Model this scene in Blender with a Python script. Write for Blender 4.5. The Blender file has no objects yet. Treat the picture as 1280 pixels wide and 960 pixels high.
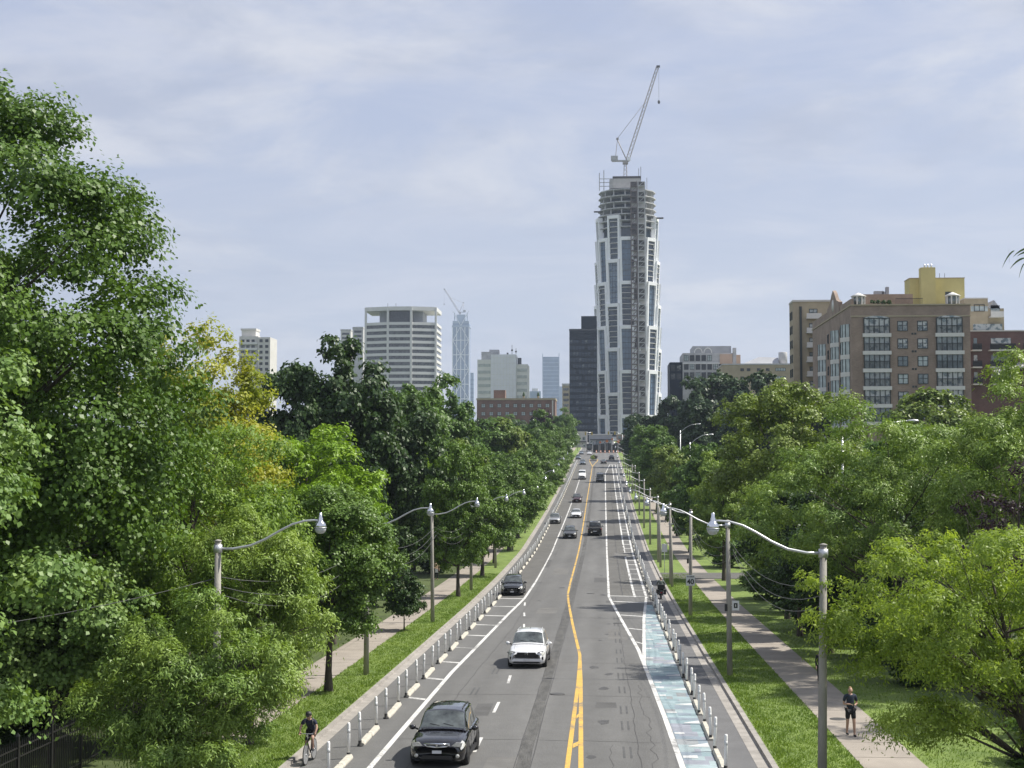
import bpy, math, random
import numpy as np
from mathutils import Vector, Matrix

sc = bpy.context.scene
COL = sc.collection
R = math.radians

# ------------------------------------------------------------------ camera
CAM_Z = 11.1                     # eye height: 9.3 m above the road under the footbridge
FPX = 1850.0                     # focal length in pixels of a 1280 wide picture
cam_d = bpy.data.cameras.new("camera")
cam_d.sensor_width = 36.0
cam_d.lens = FPX / 1280.0 * 36.0
cam_d.clip_start = 0.1
cam_d.clip_end = 20000.0
cam = bpy.data.objects.new("camera", cam_d)
COL.objects.link(cam)
cam.location = (0, 0, CAM_Z)
PITCH, YAW = math.atan(100 / FPX), math.atan(115 / FPX)
cam.rotation_euler = (math.pi / 2 + PITCH, 0, YAW)
sc.camera = cam
CAM_M = cam.rotation_euler.to_matrix()

# ------------------------------------------------------------------ view, sun and sky
sc.view_settings.view_transform = 'Standard'
sc.view_settings.look = 'None'
sc.view_settings.exposure = 0.5
sc.view_settings.gamma = 1.0
sc.cycles.max_bounces = 8
sc.cycles.transparent_max_bounces = 6
sc.cycles.volume_bounces = 0
sc.cycles.use_denoising = True

SUN_EL, SUN_AZ = R(54), R(76)    # azimuth from +Y (down the road) towards +X (right)
SUN_DIR = Vector((math.sin(SUN_AZ) * math.cos(SUN_EL), math.cos(SUN_AZ) * math.cos(SUN_EL), math.sin(SUN_EL)))
sun_d = bpy.data.lights.new("sun", 'SUN')
sun_d.energy = 5.0
sun_d.angle = R(1.2)
sun_d.color = (1.0, 0.95, 0.86)
sun = bpy.data.objects.new("sun", sun_d)
COL.objects.link(sun)
sun.location = (60, 30, 90)
sun.rotation_euler = (-SUN_DIR).to_track_quat('-Z', 'Y').to_euler()

world = bpy.data.worlds.new("World")
sc.world = world
world.use_nodes = True
wn, wl = world.node_tree.nodes, world.node_tree.links
wn.clear()


def W(t, **kw):
    n = wn.new(t)
    for k, v in kw.items():
        setattr(n, k, v)
    return n


def mathn(op, a, b=None, c=None):
    n = W('ShaderNodeMath', operation=op)
    for i, v in enumerate((a, b, c)):
        if v is None:
            continue
        if isinstance(v, (int, float)):
            n.inputs[i].default_value = v
        else:
            wl.new(v, n.inputs[i])
    return n.outputs[0]


w_out = W('ShaderNodeOutputWorld')
w_bg = W('ShaderNodeBackground')
w_bg.inputs['Strength'].default_value = 0.075
sky = W('ShaderNodeTexSky', sky_type='NISHITA')
sky.sun_disc = False
sky.sun_elevation = SUN_EL
sky.sun_rotation = SUN_AZ
sky.altitude = 100
sky.air_density = 1.2
sky.dust_density = 2.0
sky.ozone_density = 1.5
tc = W('ShaderNodeTexCoord')
sep = W('ShaderNodeSeparateXYZ')
wl.new(tc.outputs['Generated'], sep.inputs[0])
zc_ = mathn('ADD', mathn('MAXIMUM', sep.outputs[2], 0.0), 0.16)
comb = W('ShaderNodeCombineXYZ')
wl.new(mathn('DIVIDE', sep.outputs[0], zc_), comb.inputs[0])
wl.new(mathn('DIVIDE', sep.outputs[1], zc_), comb.inputs[1])


def cloud_noise(scale, detail, rough, loc, stretch=(1, 1, 1), dist=0.0):
    mp = W('ShaderNodeMapping')
    mp.inputs['Location'].default_value = loc
    mp.inputs['Scale'].default_value = stretch
    wl.new(comb.outputs[0], mp.inputs[0])
    n = W('ShaderNodeTexNoise')
    n.inputs['Scale'].default_value = scale
    n.inputs['Detail'].default_value = detail
    n.inputs['Roughness'].default_value = rough
    n.inputs['Distortion'].default_value = dist
    wl.new(mp.outputs[0], n.inputs['Vector'])
    return n.outputs[0]


def ramp(val, lo, hi):
    n = W('ShaderNodeMapRange', interpolation_type='SMOOTHSTEP')
    wl.new(val, n.inputs[0])
    n.inputs[1].default_value, n.inputs[2].default_value = lo, hi
    return n.outputs[0]


def mixc(f, a, b):
    n = W('ShaderNodeMix', data_type='RGBA')
    if isinstance(f, (int, float)):
        n.inputs['Factor'].default_value = f
    else:
        wl.new(f, n.inputs['Factor'])
    for s, v in ((n.inputs[6], a), (n.inputs[7], b)):
        if isinstance(v, tuple):
            s.default_value = (*v, 1)
        else:
            wl.new(v, s)
    return n.outputs[2]


veil_low = (5.5, 5.95, 7.2)      # thin high overcast near the horizon
veil_high = (4.35, 4.98, 6.95)
veil = mixc(ramp(sep.outputs[2], 0.02, 0.36), veil_low, veil_high)
base = mixc(0.86, sky.outputs[0], veil)
wisps = ramp(cloud_noise(1.5, 8, 0.62, (3.1, 1.2, 0), (1.0, 1.7, 1), 0.7), 0.40, 0.68)
wisps = mathn('MULTIPLY', wisps, 0.5)
c1 = mixc(wisps, base, (6.55, 6.75, 7.6))
puff_n = cloud_noise(1.35, 9, 0.62, (0.35, 0.62, 0), (1.0, 1.0, 1), 0.5)
puff_n = mathn('ADD', puff_n, mathn('MULTIPLY', ramp(sep.outputs[2], 0.10, 0.34), 0.11))
puff = mathn('MULTIPLY', ramp(puff_n, 0.47, 0.68), 0.7)
shade_n = cloud_noise(2.2, 8, 0.62, (6.3, 2.1, 0), (1, 1, 1), 0.2)
puff_col = mixc(ramp(shade_n, 0.36, 0.62), (4.3, 4.75, 6.0), (7.2, 7.3, 7.75))
c2 = mixc(puff, c1, puff_col)
wl.new(c2, w_bg.inputs[0])
wl.new(w_bg.outputs[0], w_out.inputs[0])

# ------------------------------------------------------------------ ground profile
# drop below the eye at a distance along the street (it dips, then climbs to a crest)
_DY = np.array([-400, -60, 0, 50, 90, 121, 150, 182, 215, 260, 305, 380, 457, 530, 600, 680, 760, 850, 1000, 1400, 9000], float)
_DD = np.array([3.5, 8.4, 9.3, 10.03, 10.65, 11.05, 11.2, 11.1, 10.3, 8.9, 7.25, 4.1, 0.74, -1.9, -4.2, -6.9, -10.2, -13, -14, -9, -5], float)


def _pchip_slopes(x, y):
    h = np.diff(x); d = np.diff(y) / h
    m = np.zeros_like(y)
    for i in range(1, len(x) - 1):
        if d[i - 1] * d[i] > 0:
            w1, w2 = 2 * h[i] + h[i - 1], h[i] + 2 * h[i - 1]
            m[i] = (w1 + w2) / (w1 / d[i - 1] + w2 / d[i])
    m[0], m[-1] = d[0], d[-1]
    return m


_DM = _pchip_slopes(_DY, _DD)


def drop(Y):
    i = int(np.clip(np.searchsorted(_DY, Y) - 1, 0, len(_DY) - 2))
    h = _DY[i + 1] - _DY[i]; t = (Y - _DY[i]) / h
    return ((2 * t**3 - 3 * t**2 + 1) * _DD[i] + (t**3 - 2 * t**2 + t) * h * _DM[i]
            + (-2 * t**3 + 3 * t**2) * _DD[i + 1] + (t**3 - t**2) * h * _DM[i + 1])


def rz(Y):
    return CAM_Z - drop(Y)


def slope(Y):
    return math.atan((rz(Y + 1) - rz(Y - 1)) / 2)


def gz(X, Y):
    """terrain height off the road"""
    z = rz(Y) + 0.13
    if X > 18 and Y > 150:
        z += min(6.0, 0.13 * (X - 18)) * min(1, (Y - 150) / 100)
    return z


def ray(px, py):
    return CAM_M @ Vector(((px - 640) / FPX, (480 - py) / FPX, -1))


def at(px, py, Y):
    """point of the place that stands at distance Y and shows at a spot of the photograph (for measuring)"""
    d = ray(px, py)
    return Vector((0, 0, CAM_Z)) + d * (Y / d.y)


def on_road(px, py):
    d = ray(px, py)
    Y = 25.0
    while Y < 900:
        if CAM_Z + d.z * Y / d.y <= rz(Y):
            break
        Y += 0.25
    return d.x * Y / d.y, Y


# ------------------------------------------------------------------ object helpers
ORD = ("nearest", "second", "third", "fourth", "fifth", "sixth", "seventh", "eighth", "ninth", "tenth", "eleventh", "twelfth",
       "thirteenth", "fourteenth", "fifteenth", "sixteenth", "seventeenth", "eighteenth", "nineteenth", "twentieth")


def tag(o, label=None, cat=None, group=None, kind=None):
    if label: o['label'] = label
    if cat: o['category'] = cat
    if group: o['group'] = group
    if kind: o['kind'] = kind
    return o


def empty(name, loc=(0, 0, 0), rz_=0.0, label=None, cat=None, group=None):
    o = bpy.data.objects.new(name, None)
    COL.objects.link(o)
    o.empty_display_size = 0.3
    o.location = loc
    o.rotation_euler = (0, 0, rz_)
    return tag(o, label, cat, group)


def link(name, me, parent=None, loc=(0, 0, 0), rot=(0, 0, 0), scale=(1, 1, 1)):
    o = bpy.data.objects.new(name, me)
    COL.objects.link(o)
    if parent: o.parent = parent
    o.location, o.rotation_euler, o.scale = loc, rot, scale
    return o


KIDS = {}


def copy_tree(o, parent=None):
    c = o.copy()
    COL.objects.link(c)
    if parent: c.parent = parent
    for ch in o.children:
        copy_tree(ch, c)
    return c


class MB:
    """collects boxes, bars, tubes and sheets; build() makes ONE mesh object"""

    def __init__(s):
        s.v, s.f, s.m, s.sm = [], [], [], []

    def add(s, vs, fs, mat=0, smooth=False):
        o = len(s.v)
        s.v.extend(tuple(p) for p in vs)
        for f in fs:
            s.f.append(tuple(i + o for i in f)); s.m.append(mat); s.sm.append(smooth)
        return s

    def box(s, x0, x1, y0, y1, z0, z1, mat=0):
        return s.add([(x0, y0, z0), (x1, y0, z0), (x1, y1, z0), (x0, y1, z0), (x0, y0, z1), (x1, y0, z1), (x1, y1, z1), (x0, y1, z1)],
                     [(0, 3, 2, 1), (4, 5, 6, 7), (0, 1, 5, 4), (1, 2, 6, 5), (2, 3, 7, 6), (3, 0, 4, 7)], mat)

    def quad(s, a, b, c, d, mat=0):
        return s.add([a, b, c, d], [(0, 1, 2, 3)], mat)

    def prism(s, poly, z0, z1, mat=0):
        """vertical prism over a counter-clockwise plan polygon"""
        n = len(poly)
        vs = [(x, y, z0) for x, y in poly] + [(x, y, z1) for x, y in poly]
        fs = [tuple(range(n))[::-1], tuple(range(n, 2 * n))] + [(i, (i + 1) % n, n + (i + 1) % n, n + i) for i in range(n)]
        return s.add(vs, fs, mat)

    def slab(s, poly, axis_o, ax, ay, az, th, mat=0):
        """flat polygon in the plane of ax, ay pushed out by th along az"""
        o, ax, ay, az = Vector(axis_o), Vector(ax), Vector(ay), Vector(az)
        n = len(poly)
        vs = [o + ax * p + ay * q for p, q in poly] + [o + ax * p + ay * q + az * th for p, q in poly]
        fs = [tuple(range(n))[::-1], tuple(range(n, 2 * n))] + [(i, (i + 1) % n, n + (i + 1) % n, n + i) for i in range(n)]
        return s.add(vs, fs, mat)

    def tube(s, pts, rad, n=8, mat=0, smooth=True, caps=True):
        pts = [Vector(p) for p in pts]
        if isinstance(rad, (int, float)): rad = [rad] * len(pts)
        vs, fs = [], []
        up = None
        for i, p in enumerate(pts):
            t = (pts[min(i + 1, len(pts) - 1)] - pts[max(i - 1, 0)])
            t = t.normalized() if t.length > 1e-9 else Vector((0, 0, 1))
            if up is None:
                a = Vector((0, 0, 1)) if abs(t.z) < 0.9 else Vector((1, 0, 0))
                up = (a - t * a.dot(t)).normalized()
            else:
                up = (up - t * up.dot(t))
                up = up.normalized() if up.length > 1e-6 else t.orthogonal().normalized()
            b = t.cross(up)
            for k in range(n):
                an = 2 * math.pi * k / n
                vs.append(p + (up * math.cos(an) + b * math.sin(an)) * rad[i])
        for i in range(len(pts) - 1):
            for k in range(n):
                k2 = (k + 1) % n
                fs.append((i * n + k, i * n + k2, (i + 1) * n + k2, (i + 1) * n + k))
        if caps:
            fs.append(tuple(range(n))[::-1])
            fs.append(tuple((len(pts) - 1) * n + k for k in range(n)))
        return s.add(vs, fs, mat, smooth)

    def lathe(s, prof, n=16, org=(0, 0, 0), axis='z', mat=0, smooth=True):
        vs, fs = [], []
        ox, oy, oz = org
        for r, h in prof:
            for k in range(n):
                a = 2 * math.pi * k / n
                c, q = r * math.cos(a), r * math.sin(a)
                if axis == 'z': vs.append((ox + c, oy + q, oz + h))
                elif axis == 'x': vs.append((ox + h, oy + c, oz + q))
                else: vs.append((ox + q, oy + h, oz + c))
        for i in range(len(prof) - 1):
            for k in range(n):
                k2 = (k + 1) % n
                fs.append((i * n + k, i * n + k2, (i + 1) * n + k2, (i + 1) * n + k))
        if prof[0][0] > 1e-6: fs.append(tuple(range(n))[::-1])
        if prof[-1][0] > 1e-6: fs.append(tuple((len(prof) - 1) * n + k for k in range(n)))
        return s.add(vs, fs, mat, smooth)

    def ball(s, c, r, n=10, mat=0):
        rx, ry, rz_ = (r, r, r) if isinstance(r, (int, float)) else r
        vs, fs = [], []
        m = max(4, n // 2)
        for i in range(m + 1):
            th = math.pi * i / m
            for k in range(n):
                a = 2 * math.pi * k / n
                vs.append((c[0] + rx * math.sin(th) * math.cos(a), c[1] + ry * math.sin(th) * math.sin(a), c[2] - rz_ * math.cos(th)))
        for i in range(m):
            for k in range(n):
                k2 = (k + 1) % n
                fs.append((i * n + k, i * n + k2, (i + 1) * n + k2, (i + 1) * n + k))
        return s.add(vs, fs, mat, True)

    def mesh(s, name, mats):
        me = bpy.data.meshes.new(name)
        me.from_pydata([tuple(p) for p in s.v], [], s.f)
        for m in (mats if isinstance(mats, (list, tuple)) else [mats]):
            me.materials.append(m)
        me.polygons.foreach_set('material_index', s.m)
        me.polygons.foreach_set('use_smooth', s.sm)
        me.update()
        return me

    def build(s, name, mats, parent=None, loc=(0, 0, 0), rot=(0, 0, 0)):
        return link(name, s.mesh(name, mats), parent, loc, rot)


# ------------------------------------------------------------------ materials
def mat(name, col, rough=0.7, var=0.12, scale=3.0, metal=0.0, bump=0.0, bscale=None, coat=0.0, spec=0.5, col2=None, world_co=False, stretch=None, detail=5):
    m = bpy.data.materials.new(name)
    m.use_nodes = True
    nt = m.node_tree
    p = nt.nodes['Principled BSDF']
    p.inputs['Roughness'].default_value = rough
    p.inputs['Metallic'].default_value = metal
    p.inputs['Coat Weight'].default_value = coat
    p.inputs['Coat Roughness'].default_value = 0.04
    p.inputs['Specular IOR Level'].default_value = spec
    if world_co:
        g = nt.nodes.new('ShaderNodeNewGeometry'); vec = g.outputs['Position']
    else:
        g = nt.nodes.new('ShaderNodeTexCoord'); vec = g.outputs['Object']
    if stretch:
        mp = nt.nodes.new('ShaderNodeMapping')
        mp.inputs['Scale'].default_value = stretch
        nt.links.new(vec, mp.inputs[0]); vec = mp.outputs[0]
    n = nt.nodes.new('ShaderNodeTexNoise')
    n.inputs['Scale'].default_value = scale
    n.inputs['Detail'].default_value = detail
    n.inputs['Roughness'].default_value = 0.62
    nt.links.new(vec, n.inputs['Vector'])
    mr = nt.nodes.new('ShaderNodeMapRange')
    mr.inputs[1].default_value, mr.inputs[2].default_value = 0.3, 0.7
    nt.links.new(n.outputs[0], mr.inputs[0])
    mx = nt.nodes.new('ShaderNodeMix'); mx.data_type = 'RGBA'
    a = tuple(c * (1 - var) for c in col)
    b = tuple(min(1, c * (1 + var)) for c in col) if col2 is None else col2
    if col2 is not None: a = col
    mx.inputs[6].default_value = (*a, 1)
    mx.inputs[7].default_value = (*b, 1)
    nt.links.new(mr.outputs[0], mx.inputs['Factor'])
    nt.links.new(mx.outputs[2], p.inputs['Base Color'])
    if bump:
        n2 = nt.nodes.new('ShaderNodeTexNoise')
        n2.inputs['Scale'].default_value = bscale or scale * 4
        n2.inputs['Detail'].default_value = 4
        nt.links.new(vec, n2.inputs['Vector'])
        bp = nt.nodes.new('ShaderNodeBump')
        bp.inputs['Strength'].default_value = bump
        bp.inputs['Distance'].default_value = 0.05
        nt.links.new(n2.outputs[0], bp.inputs['Height'])
        nt.links.new(bp.outputs[0], p.inputs['Normal'])
    return m


def leaf_mat(name, c1, c2, trans=0.24, tint=(1.2, 1.2, 0.5), rough=0.45, clump=0.55, c3=None, zlo=None):
    """leaf colours vary leaf by leaf and spray by spray; part of the light passes through the blade"""
    m = bpy.data.materials.new(name)
    m.use_nodes = True
    nt = m.node_tree
    p = nt.nodes['Principled BSDF']
    out = nt.nodes['Material Output']
    p.inputs['Roughness'].default_value = rough
    p.inputs['Specular IOR Level'].default_value = 0.3
    g = nt.nodes.new('ShaderNodeNewGeometry')
    tcn = nt.nodes.new('ShaderNodeTexCoord')
    oi = nt.nodes.new('ShaderNodeObjectInfo')
    n = nt.nodes.new('ShaderNodeTexNoise'); n.noise_dimensions = '4D'
    n.inputs['Scale'].default_value = clump
    n.inputs['Detail'].default_value = 3
    nt.links.new(tcn.outputs['Object'], n.inputs['Vector'])
    nt.links.new(oi.outputs['Random'], n.inputs['W'])

    def mth(op, a, b):
        q = nt.nodes.new('ShaderNodeMath'); q.operation = op
        for i, v in enumerate((a, b)):
            if isinstance(v, (int, float)): q.inputs[i].default_value = v
            else: nt.links.new(v, q.inputs[i])
        return q.outputs[0]
    f = mth('ADD', mth('MULTIPLY', mth('SUBTRACT', n.outputs[0], 0.5), 2.2), mth('MULTIPLY', mth('SUBTRACT', g.outputs['Random Per Island'], 0.5), 0.42))
    f = mth('ADD', f, 0.5)
    f = mth('ADD', f, mth('MULTIPLY', mth('SUBTRACT', oi.outputs['Random'], 0.5), 0.3))
    cl = nt.nodes.new('ShaderNodeClamp'); nt.links.new(f, cl.inputs[0])
    mx = nt.nodes.new('ShaderNodeMix'); mx.data_type = 'RGBA'
    mx.inputs[6].default_value = (*c1, 1); mx.inputs[7].default_value = (*c2, 1)
    nt.links.new(cl.outputs[0], mx.inputs['Factor'])
    colr = mx.outputs[2]
    if c3:
        n3 = nt.nodes.new('ShaderNodeTexNoise'); n3.inputs['Scale'].default_value = 0.22; n3.inputs['Detail'].default_value = 2
        nt.links.new(tcn.outputs['Object'], n3.inputs['Vector'])
        mr = nt.nodes.new('ShaderNodeMapRange'); mr.inputs[1].default_value, mr.inputs[2].default_value = 0.43, 0.57
        nt.links.new(n3.outputs[0], mr.inputs[0])
        m3 = nt.nodes.new('ShaderNodeMix'); m3.data_type = 'RGBA'
        nt.links.new(mr.outputs[0], m3.inputs['Factor']); nt.links.new(colr, m3.inputs[6])
        m3.inputs[7].default_value = (*c3, 1)
        colr = m3.outputs[2]
    nt.links.new(colr, p.inputs['Base Color'])
    tr = nt.nodes.new('ShaderNodeBsdfTranslucent')
    mm = nt.nodes.new('ShaderNodeMix'); mm.data_type = 'RGBA'; mm.blend_type = 'MULTIPLY'
    mm.inputs['Factor'].default_value = 1
    mm.inputs[7].default_value = (*tint, 1)
    nt.links.new(colr, mm.inputs[6]); nt.links.new(mm.outputs[2], tr.inputs[0])
    ms = nt.nodes.new('ShaderNodeMixShader'); ms.inputs[0].default_value = trans
    nt.links.new(p.outputs[0], ms.inputs[1]); nt.links.new(tr.outputs[0], ms.inputs[2])
    nt.links.new(ms.outputs[0], out.inputs['Surface'])
    return m


M = {}
M['asphalt'] = mat('asphalt', (0.114, 0.113, 0.110), 0.9, 0.17, 0.35, bump=0.25, bscale=40, world_co=True, stretch=(1, 0.12, 1), detail=9)
def worn_asphalt(m):
    """polished wheel paths, darker drip line down each lane, and coarse aggregate"""
    nt = m.node_tree
    p = nt.nodes['Principled BSDF']
    src = p.inputs['Base Color'].links[0].from_socket
    g = nt.nodes.new('ShaderNodeNewGeometry')
    sp = nt.nodes.new('ShaderNodeSeparateXYZ'); nt.links.new(g.outputs['Position'], sp.inputs[0])

    def q(op, a, b=0.0, c=0.0):
        n_ = nt.nodes.new('ShaderNodeMath'); n_.operation = op
        for i_, v_ in enumerate((a, b, c)):
            if isinstance(v_, (int, float)): n_.inputs[i_].default_value = v_
            else: nt.links.new(v_, n_.inputs[i_])
        return n_.outputs[0]
    nz = nt.nodes.new('ShaderNodeTexNoise'); nz.inputs['Scale'].default_value = 0.22; nz.inputs['Detail'].default_value = 6
    nt.links.new(g.outputs['Position'], nz.inputs['Vector'])
    xw = q('ADD', sp.outputs[0], q('MULTIPLY', q('SUBTRACT', nz.outputs[0], 0.5), 1.2))
    wave = q('SINE', q('MULTIPLY', xw, 2 * math.pi / 1.75))
    ag = nt.nodes.new('ShaderNodeTexNoise'); ag.inputs['Scale'].default_value = 14; ag.inputs['Detail'].default_value = 6; ag.inputs['Roughness'].default_value = 0.8
    nt.links.new(g.outputs['Position'], ag.inputs['Vector'])
    bl = nt.nodes.new('ShaderNodeTexNoise'); bl.inputs['Scale'].default_value = 1.1; bl.inputs['Detail'].default_value = 8; bl.inputs['Roughness'].default_value = 0.7
    nt.links.new(g.outputs['Position'], bl.inputs['Vector'])
    f = q('ADD', 1.0, q('MULTIPLY', wave, 0.055))
    f = q('ADD', f, q('MULTIPLY', q('SUBTRACT', ag.outputs[0], 0.5), 0.9))
    f = q('ADD', f, q('MULTIPLY', q('SUBTRACT', bl.outputs[0], 0.5), 0.38))
    cc = nt.nodes.new('ShaderNodeCombineXYZ')
    for i_ in range(3): nt.links.new(f, cc.inputs[i_])
    mx = nt.nodes.new('ShaderNodeMix'); mx.data_type = 'RGBA'; mx.blend_type = 'MULTIPLY'; mx.inputs['Factor'].default_value = 1
    nt.links.new(src, mx.inputs[6]); nt.links.new(cc.outputs[0], mx.inputs[7])
    nt.links.new(mx.outputs[2], p.inputs['Base Color'])


worn_asphalt(M['asphalt'])
M['asphalt_lane'] = mat('bike lane asphalt', (0.118, 0.118, 0.12), 0.9, 0.14, 0.8, world_co=True, bump=0.2, bscale=40)
M['asphalt_park'] = mat('weathered asphalt', (0.100, 0.097, 0.090), 0.9, 0.2, 0.6, world_co=True, bump=0.25, bscale=40, detail=9)
M['tar'] = mat('tar strip', (0.072, 0.070, 0.065), 0.75, 0.45, 1.6, world_co=True, bump=0.5, bscale=9, stretch=(2.2, 0.5, 1), detail=9)
M['skid'] = mat('skid rubber', (0.066, 0.066, 0.066), 0.8, 0.25, 2.0, world_co=True)
M['crack'] = mat('crack filler', (0.05, 0.048, 0.046), 0.7, 0.2, 2.0, world_co=True)
def paint_mat(name, col, under=(0.13, 0.128, 0.124)):
    m = mat(name, col, 0.7, 0.12, 2.5, world_co=True)
    nt = m.node_tree
    p = nt.nodes['Principled BSDF']
    src = p.inputs['Base Color'].links[0].from_socket
    g = nt.nodes.new('ShaderNodeNewGeometry')
    n = nt.nodes.new('ShaderNodeTexNoise'); n.inputs['Scale'].default_value = 9; n.inputs['Detail'].default_value = 7; n.inputs['Roughness'].default_value = 0.7
    n2 = nt.nodes.new('ShaderNodeTexNoise'); n2.inputs['Scale'].default_value = 0.5; n2.inputs['Detail'].default_value = 3
    nt.links.new(g.outputs['Position'], n.inputs['Vector']); nt.links.new(g.outputs['Position'], n2.inputs['Vector'])
    ad = nt.nodes.new('ShaderNodeMath'); nt.links.new(n.outputs[0], ad.inputs[0]); nt.links.new(n2.outputs[0], ad.inputs[1])
    mr = nt.nodes.new('ShaderNodeMapRange'); mr.inputs[1].default_value, mr.inputs[2].default_value, mr.inputs[4].default_value = 1.02, 1.2, 0.85
    nt.links.new(ad.outputs[0], mr.inputs[0])
    mx = nt.nodes.new('ShaderNodeMix'); mx.data_type = 'RGBA'
    nt.links.new(mr.outputs[0], mx.inputs['Factor']); nt.links.new(src, mx.inputs[6]); mx.inputs[7].default_value = (*under, 1)
    nt.links.new(mx.outputs[2], p.inputs['Base Color'])
    return m


M['white_paint'] = paint_mat('white road paint', (0.58, 0.575, 0.555))
M['yellow_paint'] = paint_mat('yellow road paint', (0.56, 0.345, 0.065))
M['concrete'] = mat('concrete', (0.30, 0.285, 0.26), 0.9, 0.2, 0.9, world_co=True, bump=0.2, bscale=30, detail=8)
M['pavement'] = mat('pavement concrete', (0.285, 0.252, 0.214), 0.9, 0.15, 0.7, world_co=True, bump=0.2, bscale=25, detail=8)
M['kerb'] = mat('kerb concrete', (0.29, 0.27, 0.245), 0.9, 0.25, 1.2, world_co=True, bump=0.3, bscale=20, detail=8)
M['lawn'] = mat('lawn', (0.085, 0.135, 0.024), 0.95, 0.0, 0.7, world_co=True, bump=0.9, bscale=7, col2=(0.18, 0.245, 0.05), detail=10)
M['soil'] = mat('dark ground cover', (0.06, 0.085, 0.02), 0.95, 0.3, 0.4, world_co=True, bump=0.5, bscale=5, detail=8)  # dark grassy soil, the ground's own colour
M['blade'] = leaf_mat('grass blades', (0.11, 0.19, 0.028), (0.23, 0.32, 0.065), 0.3, clump=0.3)
M['bark'] = mat('bark', (0.075, 0.062, 0.05), 0.95, 0.35, 5.0, bump=0.8, bscale=14, stretch=(1, 1, 0.3))
M['bark_pale'] = mat('pale bark', (0.115, 0.10, 0.08), 0.95, 0.3, 5.0, bump=0.7, bscale=14, stretch=(1, 1, 0.3))
M['pole'] = mat('pole concrete', (0.30, 0.285, 0.255), 0.85, 0.18, 3.0, bump=0.25, bscale=30, stretch=(1, 1, 0.3))
M['galv'] = mat('galvanised metal', (0.55, 0.56, 0.57), 0.4, 0.08, 4.0, metal=0.75)
M['chrome'] = mat('bright metal', (0.72, 0.73, 0.75), 0.14, 0.03, 4.0, metal=1.0)
M['wire'] = mat('cable sheath', (0.10, 0.10, 0.10), 0.6, 0.1)
M['black'] = mat('black metal', (0.012, 0.012, 0.013), 0.45, 0.15, 4)
M['rubber'] = mat('black rubber', (0.018, 0.018, 0.018), 0.8, 0.2, 6)
M['post_white'] = mat('white post plastic', (0.84, 0.84, 0.83), 0.45, 0.05, 5)
M['post_band'] = mat('reflective band', (0.68, 0.69, 0.70), 0.3, 0.06, 8)
M['block'] = mat('parking kerb concrete', (0.48, 0.455, 0.39), 0.9, 0.2, 5, bump=0.3, bscale=25)
M['plastic_dark'] = mat('dark plastic', (0.02, 0.02, 0.021), 0.55, 0.1, 6)


def glass_mat(name, col, rough=0.06, var=0.25, scale=0.4, spec=0.8):
    return mat(name, col, rough, var, scale, spec=spec)


M['globe'] = mat('lamp globe glass', (0.42, 0.44, 0.46), 0.08, 0.05, 6, spec=0.8, coat=0.5)
M['lens'] = mat('headlight lens', (0.62, 0.62, 0.58), 0.08, 0.25, 18, coat=1.0, metal=0.3)
M['tail'] = mat('tail light', (0.30, 0.012, 0.012), 0.15, 0.2, 10, coat=0.8)
M['car_glass'] = mat('car glass', (0.012, 0.015, 0.016), 0.04, 0.4, 1.6, spec=0.7, coat=0.4, col2=(0.13, 0.15, 0.15))  # pale mottling in the colour stands in for reflected sky and trees
M['plate'] = mat('licence plate', (0.62, 0.63, 0.66), 0.5, 0.05, 8)
M['alloy'] = mat('alloy wheel', (0.42, 0.42, 0.43), 0.3, 0.05, 6, metal=0.8)
# ------------------------------------------------------------------ ground, road, kerbs, pavements
YS = list(np.arange(-40, 130, 2.5)) + list(np.arange(130, 700, 5.0)) + list(np.arange(700, 1000, 10.0)) + [1100, 1250, 1400, 1800, 2400, 3200, 4300]
YR = [y for y in YS if y <= 990]


def strip(cols, ys, name, m, parent=None, lift=0.0, kind='structure'):
    """sheet along the street; cols = [(X, height above the road)], or a function of Y returning that"""
    vs, fs = [], []
    n = None
    for y in ys:
        c = cols(y) if callable(cols) else cols
        n = len(c)
        vs += [(x, y, rz(y) + h + lift) for x, h in c]
    for i in range(len(ys) - 1):
        for k in range(n - 1):
            a = i * n + k
            fs.append((a, a + 1, a + n + 1, a + n))
    o = MB().add(vs, fs).build(name, m, parent)
    if kind and not parent: o['kind'] = kind
    return o


def ground_cols(y):
    xs = [-2200, -900, -400, -200, -100, -60, -40, -30, -24, -19, -15.02, -15.0, 10.55, 10.57, 13, 16, 18, 22, 28, 36, 46, 60, 80, 120, 200, 400, 900, 2200]
    return [(x, (gz(x, y) - rz(y)) if not (-15.01 < x < 10.56) else -0.35) for x in xs]


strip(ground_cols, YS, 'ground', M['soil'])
road = strip([(-10.12, 0), (-7, 0.05), (-2.6, 0.09), (2, 0.05), (5.06, 0)], YR, 'road', M['asphalt'])


def crown_h(x):
    return float(np.interp(x, [-10.12, -7, -2.6, 2, 5.06], [0, 0.05, 0.09, 0.05, 0]))


def kerb(side):
    b = MB()
    if side < 0: prof = [(-10.62, 0.0), (-10.62, 0.13), (-10.47, 0.13), (-10.45, 0.02), (-10.08, 0.012), (-10.08, -0.2)]
    else: prof = [(5.03, -0.2), (5.03, 0.012), (5.43, 0.02), (5.45, 0.13), (5.66, 0.13), (5.66, 0.0)]
    y = -40.0
    n = len(prof)
    while y < 985:
        L = 3.0 if y < 200 else 10.0
        y1 = y + L - (0.02 if y < 200 else 0)
        vs = [(x, y, rz(y) + h) for x, h in prof] + [(x, y1, rz(y1) + h) for x, h in prof]
        b.add(vs, [(k, k + 1, n + k + 1, n + k) for k in range(n - 1)] + [tuple(range(n)), tuple(range(n, 2 * n))])
        y += L
    o = b.build('kerb', M['kerb'])
    o['kind'] = 'structure'
    return o


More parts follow.
